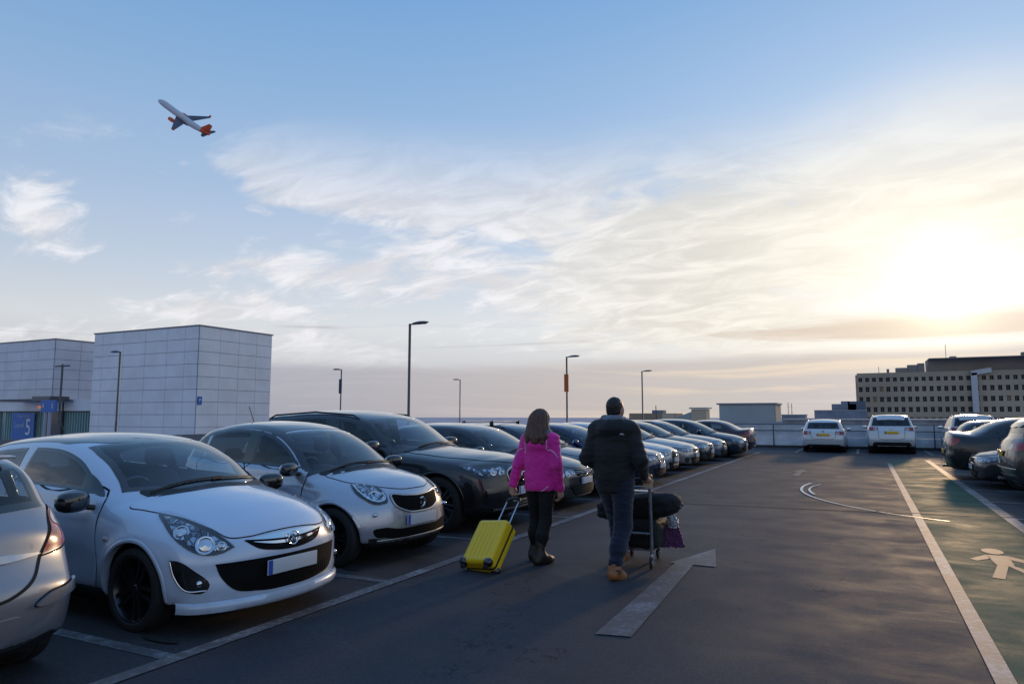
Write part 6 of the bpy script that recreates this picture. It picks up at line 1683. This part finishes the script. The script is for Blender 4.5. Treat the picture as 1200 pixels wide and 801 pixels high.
def woman():
    root = empty('person', (-3.285, 7.27, 0), R_(-4), 'woman with long brown hair, magenta jacket and black leggings, pulling a yellow case', 'person')
    sh = 1.345; SL, SR = (-.165, 0, sh), (.165, 0, sh); EL, ER = (-.245, -.07, 1.08), (.235, -.045, 1.08); WL, WR = (-.305, -.10, .83), (.215, .06, .80)
    hipL, hipR = (-.085, 0, .86), (.085, 0, .86); KL, KR = (-.11, .10, .475), (.075, -.01, .465); AL, AR = (-.115, .075, .095), (.055, -.115, .095)
    H = (.0, .03, 1.555)
    def body(P):
        f = headf(P, H, .93)
        f = smin(f, seg(P, (0, .0, 1.36), (0, .015, 1.47), .052, .048), .02)
        f = smin(f, chain(P, [((0, 0, 1.28), .115), ((0, -.005, 1.12), .10), ((0, 0, .92), .125)], .03, (1.15, .82, 1)), .03)
        for S, E, Wp, q in ((SL, EL, WL, -1), (SR, ER, WR, 1)):
            f = smin(f, chain(P, [((q * .06, 0, 1.35), .045), (S, .048), (E, .036), (Wp, .024)], .02), .02)
        f = smin(f, hand(P, WL, (.0, .02, -1), (.2, 1, 0), .75, .92), .01)
        f = smin(f, hand(P, WR, (.0, .12, -1), (-.2, 1, 0), -.45, .92), .01)
        for h_, k_, a_ in ((hipL, KL, AL), (hipR, KR, AR)):
            m_ = tuple(np.array(k_) * .55 + np.array(a_) * .45 + np.array([0, -.02, 0]))
            f = smin(f, chain(P, [(h_, .092), (k_, .050), (m_, .052), (a_, .034)], .03), .02); f = np.minimum(f, foot(P, a_, (.1, 1), .85))
        return f
    solid(body, (-.42, -.3, 0), (.36, .32, 1.72), .0075, 'body', M_skin, root)
    def jacket(P):
        f = chain(P, [((0, -.01, 1.30), .135), ((0, -.015, 1.12), .128), ((0, -.005, .95), .145), ((0, -.005, .83), .158)], .03, (1.12, .86, 1))
        f = smin(f, seg(P, (-.14, -.01, 1.345), (.14, -.01, 1.345), .062, .062), .04)
        f = smax(f, .775 - P[:, 2] + .012 * np.sin(P[:, 0] * 9 + 1), .012)
        for S, E, Wp in ((SL, EL, WL), (SR, ER, WR)):
            w2 = tuple(np.array(Wp) + (np.array(E) - np.array(Wp)) * .07)
            f = smin(f, chain(P, [(S, .070), (E, .056), (w2, .047)], .02), .028)
        # hood lying on the back
        f = smin(f, ellip(P, (0, -.105, 1.295), (.122, .055, .085)), .015)
        f = smin(f, chain(P, [((-.10, .02, 1.40), .038), ((-.085, -.08, 1.395), .045), ((0, -.115, 1.39), .045), ((.085, -.08, 1.395), .045), ((.10, .02, 1.40), .038)], .02), .02)
        f = smax(f, -(np.linalg.norm((P - np.array([0, .015, 1.45])) / np.array([1, 1, 1.5]), axis=1) - .062), .015)
        z = P[:, 2]
        f = f + .0035 * ridge(P * np.array([1, 1, 1.3]), 8, 3) * sstep((1.36 - z) / .1) + .002 * ridge(P * np.array([1, 1, 2.4]), 17, 8)
        arm = np.abs(P[:, 0]) > .2
        f = f + arm * .0025 * np.sin(z * 75 + P[:, 0] * 25 + 2 * np.sin(z * 19))
        return f - .002
    j = solid(jacket, (-.42, -.28, .72), (.38, .26, 1.50), .009, 'jacket', M_mag, root)
    def lining(P):
        f = chain(P, [((-.10, .03, 1.435), .034), ((-.105, -.05, 1.43), .040), ((0, -.10, 1.42), .040), ((.105, -.05, 1.43), .040), ((.10, .03, 1.435), .034)], .02)
        return f + .006 * snoise(P, 60, 4)
    solid(lining, (-.17, -.17, 1.36), (.17, .1, 1.5), .006, 'hood_lining', M_lin, root)
    def piping(pts, d=(0, 1, 0)):
        q = spline([(a, b) for a, b in pts], False, 6); X = cast(jacket, [(a, -.45, b) for a, b in q], (0, 1, 0)); X = X[np.abs(X[:, 1]) < .3]
        if len(X) > 1: MB().tube([tuple(x) for x in X], .0045, 6).obj('piping', [M_refl], root, 60)
    piping([(.135, 1.37), (.142, 1.30), (.135, 1.25)]); piping([(.145, 1.24), (.19, 1.235), (.235, 1.20), (.262, 1.16)]); piping([(-.165, 1.25), (-.21, 1.235), (-.245, 1.21)])
    piping([(-.185, .80), (-.165, .785), (-.15, .78)]); piping([(.05, .785), (.10, .80), (.15, .845)]); piping([(-.12, 1.33), (-.135, 1.27), (-.13, 1.2)])
    def legs(P):
        f = chain(P, [((-.07, -.01, .90), .11), ((.07, -.01, .90), .11)], .03)
        for h_, k_, a_ in ((hipL, KL, AL), (hipR, KR, AR)):
            m_ = tuple(np.array(k_) * .55 + np.array(a_) * .45 + np.array([0, -.022, 0])); a2 = tuple(np.array(a_) + np.array([0, 0, .06]))
            f = smin(f, chain(P, [(h_, .104), (k_, .060), (m_, .063), (a2, .043)], .03), .015)
        return f + .0025 * ridge(P * np.array([1, 1, 2]), 20, 5)
    solid(legs, (-.25, -.25, .1), (.25, .25, 1.02), .009, 'leggings', M_leg, root)
    for a_, dr in ((AL, (-.08, 1)), (AR, (.35, 1))):
        def boot(P):
            f = foot(P, a_, dr, .92, 0, .009); f = smin(f, seg(P, a_, (a_[0], a_[1] + .012, .245), .050, .057), .02)
            f = smax(f, P[:, 2] - .25, .01); f = smax(f, .006 - P[:, 2], .008)
            return f + .003 * ridge(P, 30, 6) * (P[:, 2] > .1)
        solid(boot, (a_[0] - .2, a_[1] - .16, -.01), (a_[0] + .22, a_[1] + .30, .28), .007, 'boot', M_boot, root)
    def hair(P):
        hx, hy, hz = H
        f = ellip(P, (hx, hy - .022, hz + .035), (.090, .100, .095))
        f = smin(f, chain(P, [((-.045, -.04, 1.57), .052), ((-.062, -.055, 1.46), .052), ((-.08, -.10, 1.38), .040), ((-.085, -.13, 1.335), .018)], .02), .03)
        f = smin(f, chain(P, [((.045, -.04, 1.57), .052), ((.068, -.052, 1.46), .054), ((.09, -.095, 1.38), .042), ((.10, -.125, 1.32), .018)], .02), .03)
        f = smin(f, chain(P, [((0, -.06, 1.56), .055), ((.0, -.085, 1.45), .055), ((.01, -.13, 1.37), .036), ((.02, -.16, 1.325), .016)], .02), .05)
        f = smax(f, -(ellip(P, (hx, hy + .085, hz - .03), (.062, .085, .10))), .02)
        ang = np.arctan2(P[:, 0], -P[:, 1] + .03)
        return f + .0035 * np.sin(ang * 21 + 5 * P[:, 2] + 1.2 * np.sin(P[:, 2] * 17 + ang * 2)) + .002 * np.sin(ang * 47 + 12 * P[:, 2]) + .006 * snoise(P * np.array([1, 1, .35]), 26, 2)
    solid(hair, (-.19, -.22, 1.2), (.19, .16, 1.72), .005, 'hair', M_hairw, root)
    return root

def man():
    root = empty('person', (-2.33, 7.02, 0), R_(-2), 'dark-haired man in black hooded jacket, jeans and tan shoes, pushing a luggage trolley', 'person')
    S_ = 1.47; SL, SR = (-.19, .0, S_), (.19, .0, S_); EL, ER = (-.285, -.06, 1.17), (.30, -.05, 1.17); WL, WR = (-.13, .27, 1.00), (.225, .28, .985)
    hipL, hipR = (-.09, .01, .93), (.09, .0, .93); KL, KR = (-.085, .27, .56), (.085, .0, .51); AL, AR = (-.07, .36, .15), (.06, -.20, .11)
    H = (.0, .05, 1.682)
    def body(P):
        f = headf(P, H, 1.02)
        f = smin(f, seg(P, (0, .0, 1.48), (0, .03, 1.6), .062, .058), .02)
        f = smin(f, chain(P, [((0, 0, 1.38), .14), ((0, 0, 1.18), .13), ((0, 0, .97), .135)], .03, (1.2, .82, 1)), .03)
        for S, E, Wp, q in ((SL, EL, WL, -1), (SR, ER, WR, 1)):
            f = smin(f, chain(P, [((q * .07, 0, 1.47), .06), (S, .062), (E, .046), (Wp, .03)], .02), .02)
        f = smin(f, hand(P, WL, (.0, .75, -.45), (1, 0, 0), -.8, 1.05), .01)
        f = smin(f, hand(P, WR, (.0, .75, -.45), (-1, 0, 0), .8, 1.05), .01)
        for h_, k_, a_ in ((hipL, KL, AL), (hipR, KR, AR)):
            m_ = tuple(np.array(k_) * .6 + np.array(a_) * .4 + np.array([0, -.02, 0]))
            f = smin(f, chain(P, [(h_, .10), (k_, .058), (m_, .06), (a_, .04)], .03), .02); f = np.minimum(f, foot(P, a_, (.18, 1) if a_ is AR else (-.03, 1), .78, .25 if a_ is AR else -.15, -.006))
        return f
    solid(body, (-.45, -.42, 0), (.45, .62, 1.82), .0075, 'body', M_skin, root)
    def jacket(P):
        f = chain(P, [((0, -.01, 1.41), .148), ((0, -.02, 1.22), .150), ((0, -.01, 1.02), .150), ((0, .0, .88), .155)], .03, (1.22, .86, 1))
        f = smin(f, seg(P, (-.165, -.01, 1.475), (.165, -.01, 1.475), .075, .075), .05)
        f = smax(f, .835 - P[:, 2] + .01 * np.sin(P[:, 0] * 8), .015)
        for S, E, Wp in ((SL, EL, WL), (SR, ER, WR)):
            w2 = tuple(np.array(Wp) + (np.array(E) - np.array(Wp)) * .05)
            f = smin(f, chain(P, [(S, .078), (E, .064), (w2, .050)], .025), .03)
        f = smin(f, ellip(P, (0, -.115, 1.475), (.13, .07, .07)), .02)
        f = smin(f, chain(P, [((-.115, .04, 1.53), .042), ((-.09, -.07, 1.525), .050), ((0, -.11, 1.52), .052), ((.09, -.07, 1.525), .050), ((.115, .04, 1.53), .042)], .02), .02)
        f = smax(f, -(np.linalg.norm((P - np.array([0, .025, 1.62])) / np.array([1, 1, 1.6]), axis=1) - .07), .015)
        z = P[:, 2]
        f = f + .004 * ridge(P * np.array([.8, 1, 1.5]), 7, 13) + .0025 * ridge(P * np.array([1, 1, 2.4]), 15, 18)
        arm = np.abs(P[:, 0]) > .24
        f = f + arm * .003 * np.sin(z * 55 + P[:, 1] * 30 + 2 * np.sin(z * 15))
        return f - .002
    solid(jacket, (-.45, -.3, .78), (.45, .40, 1.64), .009, 'jacket', M_blkj, root)
    def lining(P):
        f = chain(P, [((-.09, .04, 1.578), .030), ((-.078, -.055, 1.578), .034), ((0, -.088, 1.575), .036), ((.078, -.055, 1.578), .034), ((.09, .04, 1.578), .030)], .02)
        return f + .005 * snoise(P, 45, 4)
    solid(lining, (-.15, -.16, 1.52), (.15, .1, 1.64), .006, 'hood_lining', M_lin, root)
    X = cast(jacket, [(.135 + dx, -.45, 1.43 + dz) for dx, dz in ((-.022, -.004), (-.012, .008), (.002, .011), (.018, .004), (.022, -.007), (.0, -.002))], (0, 1, 0)) - np.array([0, .002, 0])
    MB().add([tuple(x) for x in X], [(0, 1, 2, 3, 4, 5)]).obj('chest_logo', [M_refl], root)
    def legs(P):
        f = chain(P, [((-.07, 0, .95), .135), ((.07, 0, .95), .135)], .03, (1, .9, 1))
        for h_, k_, a_ in ((hipL, KL, AL), (hipR, KR, AR)):
            m_ = tuple(np.array(k_) * .5 + np.array(a_) * .5 + np.array([0, -.012, 0])); a2 = tuple(np.array(a_) + np.array([0, 0, .0]))
            f = smin(f, chain(P, [(h_, .120), (k_, .086), (m_, .078), (a2, .070)], .03), .015)
            f = smax(f, -(seg(P, a_, tuple(np.array(a_) - np.array([0, 0, .2])), .055, .08)), .01)
        f = f + .006 * ridge(P * np.array([1, 1, 2.2]), 14, 5) * 1.0 + .004 * np.sin(P[:, 2] * 60 + 30 * P[:, 1]) * (P[:, 2] < .3)
        return f
    solid(legs, (-.28, -.36, .05), (.28, .52, 1.08), .009, 'jeans', M_jean, root)
    for a_, dr, li in ((AL, (-.03, 1), -.15), (AR, (.18, 1), .25)):
        def shoe(P):
            f = foot(P, a_, dr, .96, li, .004); f = smin(f, seg(P, a_, (a_[0], a_[1], a_[2] + .03), .052, .055), .02)
            return smax(f, P[:, 2] - a_[2] - .035, .01)
        solid(shoe, (a_[0] - .2, a_[1] - .18, -.02), (a_[0] + .25, a_[1] + .34, .3), .007, 'shoe', M_tan, root)
    def hair(P):
        hx, hy, hz = H
        f = ellip(P, (hx, hy - .018, hz + .036), (.086, .102, .094))
        f = smin(f, ellip(P, (hx, hy - .05, hz - .03), (.068, .055, .06)), .02)
        f = smax(f, -(P[:, 2] - (hz + .075) + (P[:, 1] - hy - .05) * -2.2) * .4 - .02, .01) if False else f
        f = smax(f, (P[:, 1] - hy - .05) * .8 - (P[:, 2] - hz - .03) * .6, .02)
        f = smax(f, -(ellip(P, (hx - .085, hy + .01, hz - .02), (.03, .032, .045))), .008); f = smax(f, -(ellip(P, (hx + .085, hy + .01, hz - .02), (.03, .032, .045))), .008)
        return f + .003 * snoise(P, 110, 2) + .002 * snoise(P, 220, 3)
    solid(hair, (-.12, -.12, 1.58), (.12, .2, 1.83), .0045, 'hair', M_hairm, root)
    return root
WOMAN = woman(); MAN = man()

# ------------------------------------------------------------------ cabin case on wheels
def suitcase():
    M_y = mat('case_yellow', (.85, .55, .004), .38, coat=.25, rv=.06, bump=.12, bs=500); M_zip = mat('zip_black', .012, .7)
    base = Vector((-3.66, 6.50, .0)); grip = Vector((-3.60, 7.20, .735))
    root = empty('suitcase', base, 0, 'yellow ribbed hard-shell cabin case tilted on its wheels behind the woman', 'suitcase')
    up = (grip - base).normalized(); sidev = Vector((.96, -.27, 0)); sidev = (sidev - up * sidev.dot(up)).normalized(); fr = sidev.cross(up) * -1
    if fr.z < 0: fr = -fr
    M = Matrix((sidev, fr, up)).transposed().to_4x4(); root.matrix_world = Matrix.Translation(base) @ M
    w_, d_, h_ = .40, .225, .54; z0 = .055
    def shellf(P, w=w_, d=d_, rr=.045):
        q = np.abs(P - np.array([0, 0, z0 + h_ / 2])) - np.array([w / 2 - rr, d / 2 - rr, h_ / 2 - rr])
        f = np.linalg.norm(np.maximum(q, 0), axis=1) + np.minimum(q.max(1), 0) - rr
        rib = .5 + .5 * np.cos(P[:, 0] * 2 * math.pi / .055); m = sstep((w / 2 - .055 - np.abs(P[:, 0])) / .01) * sstep((h_ / 2 - .05 - np.abs(P[:, 2] - z0 - h_ / 2)) / .03)
        f = f + .010 * rib ** 2 * m * (np.abs(P[:, 1]) > d / 2 - .03)
        return f
    solid(shellf, (-.2, -.13, .03), (.2, .13, .6), .006, 'shell', M_y, root, 60)
    # zip band all round
    a = []
    rr = .047; W2, H2 = w_ / 2 + .002, h_ / 2 + .002
    for cx, cz, t0 in ((W2 - rr, H2 - rr, 0), (-W2 + rr, H2 - rr, 90), (-W2 + rr, -H2 + rr, 180), (W2 - rr, -H2 + rr, 270)):
        for k_ in range(7): t = R_(t0 + 15 * k_); a.append((cx + rr * math.cos(t), cz + rr * math.sin(t)))
    V = []; F = []; n = len(a)
    for y in (-.026, .0): V += [(x, y, z0 + h_ / 2 + z) for x, z in a]
    for i in range(n): F.append((i, (i + 1) % n, n + (i + 1) % n, n + i))
    MB().add(V, F).obj('zip', [M_zip], root)
    for x in (-1, 1):
        for y in (-1, 1):
            m = MB(); m.sq((x * (w_ / 2 - .038), y * (d_ / 2 - .034), z0 + .022), (.047, .042, .040), 3.2); m.obj('corner_guard', [M_gblk], root, 60)
            g = MB(); cx, cy = x * (w_ / 2 - .045), y * (d_ / 2 - .04)
            for o in (-.012, .012): g.lathe([(0, -.008), (.024, -.008), (.027, 0), (.024, .008), (0, .008)], 18, 0, 'X', (cx + o, cy, .027))
            g.box((cx, cy, .045), (.018, .03, .03), bev=.004); g.obj('wheel', [M_rub], root, 50)
    for x in (-.085, .085): MB().tube([(x, -.06, z0 + h_ - .02), (x, -.06, .975)], .0085, 10).obj('handle_rod', [mat('rod_aluminium', (.62, .66, .72), .25, 1.0)], root, 50)
    m = MB(); m.tube([(-.09, -.06, .955), (-.08, -.06, .99), (0, -.06, 1.0), (.08, -.06, .99), (.09, -.06, .955)], [.014, .017, .016, .017, .014], 10); m.obj('grip', [M_blk], root, 60)
    m = MB(); m.tube([(-.07, 0, z0 + h_), (-.06, 0, z0 + h_ + .022), (.06, 0, z0 + h_ + .022), (.07, 0, z0 + h_)], .009, 8); m.obj('carry_handle', [M_blk], root, 60)
suitcase()

# ------------------------------------------------------------------ luggage trolley and what it carries
TX, TY = -2.285, 7.44
def trolley():
    root = empty('luggage_trolley', (TX, TY, 0), R_(3), 'steel luggage trolley loaded with black bags in front of the man', 'trolley')
    M_st = mat('trolley_steel', (.42, .46, .52), .28, .9, rv=.08)
    hw = .20
    for x in (-hw, hw): MB().tube([(x, .06, .13), (x, .04, .5), (x, .0, .93)], .019, 12).obj('upright', [M_st], root, 50)
    for z, y in ((.36, .045),): MB().tube([(-hw, y, z), (hw, y, z)], .014, 10).obj('cross_bar', [M_st], root, 50)
    m = MB(); m.tube([(-hw - .03, -.01, .935), (hw + .03, -.01, .935)], .021, 12); m.obj('handle_bar', [M_blk], root, 50)
    for x in (-hw, hw): m = MB(); m.sq((x, .0, .95), (.032, .04, .045), 3.5); m.obj('handle_bracket', [M_blk], root, 60)
    m = MB(); m.tube([(-hw, .06, .17), (-hw + .03, .4, .155), (-.14, .85, .15), (.14, .85, .15), (hw - .03, .4, .155), (hw, .06, .17)], .017, 10)
    for y in (.2, .4, .6): m.tube([(-hw + .02 + y * .08, y, .16), (hw - .02 - y * .08, y, .16)], .011, 8)
    m.obj('base_frame', [M_st], root, 50)
    for x, y in ((-hw, .05), (hw, .05), (-.15, .62), (.15, .62)):
        m = MB(); m.box((x, y, .12), (.045, .06, .055), 0, bev=.008); m.box((x - .022, y - .01, .085), (.006, .03, .09), 0); m.box((x + .022, y - .01, .085), (.006, .03, .09), 0); w = m.obj('castor', [M_st], root, 50)
        g = MB(); g.lathe([(.0, -.012), (.045, -.014), (.056, -.012), (.060, 0), (.056, .012), (.045, .014), (0, .012)], 28, 0, 'X', (x, y - .02, .0605)); t2 = g.obj('tyre', [M_rub], w, 50)
        g = MB(); g.lathe([(0, -.017), (.03, -.017), (.034, -.012)], 20, 0, 'X', (x, y - .02, .0605)); g.lathe([(0, .017), (.03, .017), (.034, .012)], 20, 0, 'X', (x, y - .02, .0605)); g.obj('hub', [M_sil], w, 50)
    m = MB(); m.box((.02, .12, .80), (.34, .14, .012), 0, bev=.003); m.tube([(-.15, .06, .70), (-.15, .06, .84), (-.15, .2, .84), (.19, .2, .84), (.19, .06, .84), (.19, .06, .70)], .007, 6); m.obj('basket', [M_st], root, 50)
    return root
trolley()
M_bag = fabric('bag_black', (.010, .010, .011), .7, 300, sheen=.05)
def softbag(name, c, rad, rz, label, cat, m_, p=4, seed=1, amp=.012, extra=None, rx=0):
    r_ = np.array(rad)
    def f(P):
        q = np.abs(P / r_); n = (q ** p).sum(1) ** (1 / p); d = (n - 1) * r_.min()
        return d + amp * snoise(P, 13, seed) + amp * .5 * ridge(P, 22, seed + 4)
    e = .04
    root = empty(name, c, rz, label, cat); root.rotation_euler = (rx, 0, rz)
    solid(f, tuple(-r_ - e), tuple(r_ + e), max(.008, min(rad) / 16), 'bag_body', m_, root)
    return root, f
b, f = softbag('suitcase', (TX + .0, TY + .42, .325), (.25, .30, .155), 0, 'large black soft suitcase lying flat on the trolley', 'suitcase', M_bag, 6, 3, .003)
for x in (-.12, .12): MB().tube([tuple(p) for p in cast(f, [(x, -.6, z) for z in np.linspace(-.1, .1, 8)], (0, 1, 0))], .006, 5).obj('strap', [M_zip2 if False else mat('zip_black', .012, .7)], b)
b, f = softbag('duffel_bag', (TX - .03, TY + .36, .60), (.50, .165, .145), R_(-6), 'long black duffel bag lying across the trolley above the suitcase', 'bag', M_bag, 3, 5, .006); b.rotation_euler = (0, R_(-8), R_(-6))
m = MB()
for x in (-.2, .2):
    a = np.linspace(0, 2 * math.pi, 25)[:-1]; m.tube([(x, .165 * math.cos(t), .148 * math.sin(t)) for t in a], .008, 5, 0, True)
m.obj('strap', [mat('zip_black', .012, .7)], b); MB().tube([(-.2, 0, .14), (-.12, .02, .21), (.12, .02, .21), (.2, 0, .14)], .011, 6).obj('handle', [M_blk], b)
# purple carrier hanging at the front corner
pb = empty('carrier_bag', (TX + .30, TY + .50, .16), R_(20), 'dark purple bag hanging off the front corner of the trolley', 'bag')
def pbf(P):
    z = P[:, 2]; w = .15 - .28 * np.clip(z, 0, .3)
    d = np.maximum(np.abs(P[:, 0]) - w, np.abs(P[:, 1]) - (.07 - .15 * np.clip(z, 0, .3))); d = smax(d, np.abs(z - .13) - .13, .02)
    return d * .8 + .006 * ridge(P, 25, 3)
solid(pbf, (-.2, -.12, -.03), (.2, .12, .3), .007, 'bag_body', fabric('purple_cloth', (.075, .012, .07), .6), pb)
MB().tube([(-.05, 0, .25), (-.03, 0, .36), (.03, 0, .37), (.06, 0, .25)], .006, 6).obj('handle', [M_blk], pb)
# clear bottle of water in the side pocket
bt = empty('plastic_bag', (TX + .33, TY + .47, .44), 0, 'small crumpled pale plastic bag tucked beside the duffel', 'bag')
def ptf(P): return ellip(P, (0, 0, 0), (.06, .05, .085)) + .012 * ridge(P, 34, 5)
solid(ptf, (-.1, -.1, -.13), (.1, .1, .13), .006, 'bag_body', mat('pale_plastic', (.30, .33, .36), .3, coat=.5), bt)
# printed packet in his right hand
pk = empty('paper_packet', (-2.085, 7.40, .90), R_(12), 'cream and orange printed packet held in the man\'s right hand', 'packet')
m = MB(); m.box((0, 0, 0), (.10, .03, .10), 0, Matrix.Rotation(R_(12), 4, 'Y'), bev=.004); m.obj('packet_body', [mat('cream_paper', (.50, .40, .28), .6)], pk)
m = MB(); m.add([(-.01, -.017, .045), (.028, -.017, .042), (.03, -.017, .018), (.012, -.017, -.012), (-.004, -.017, .012), (-.02, -.017, .02)], [(0, 5, 4, 3, 2, 1)]); m.obj('print', [mat('print_orange', (.75, .10, .02), .5)], pk)
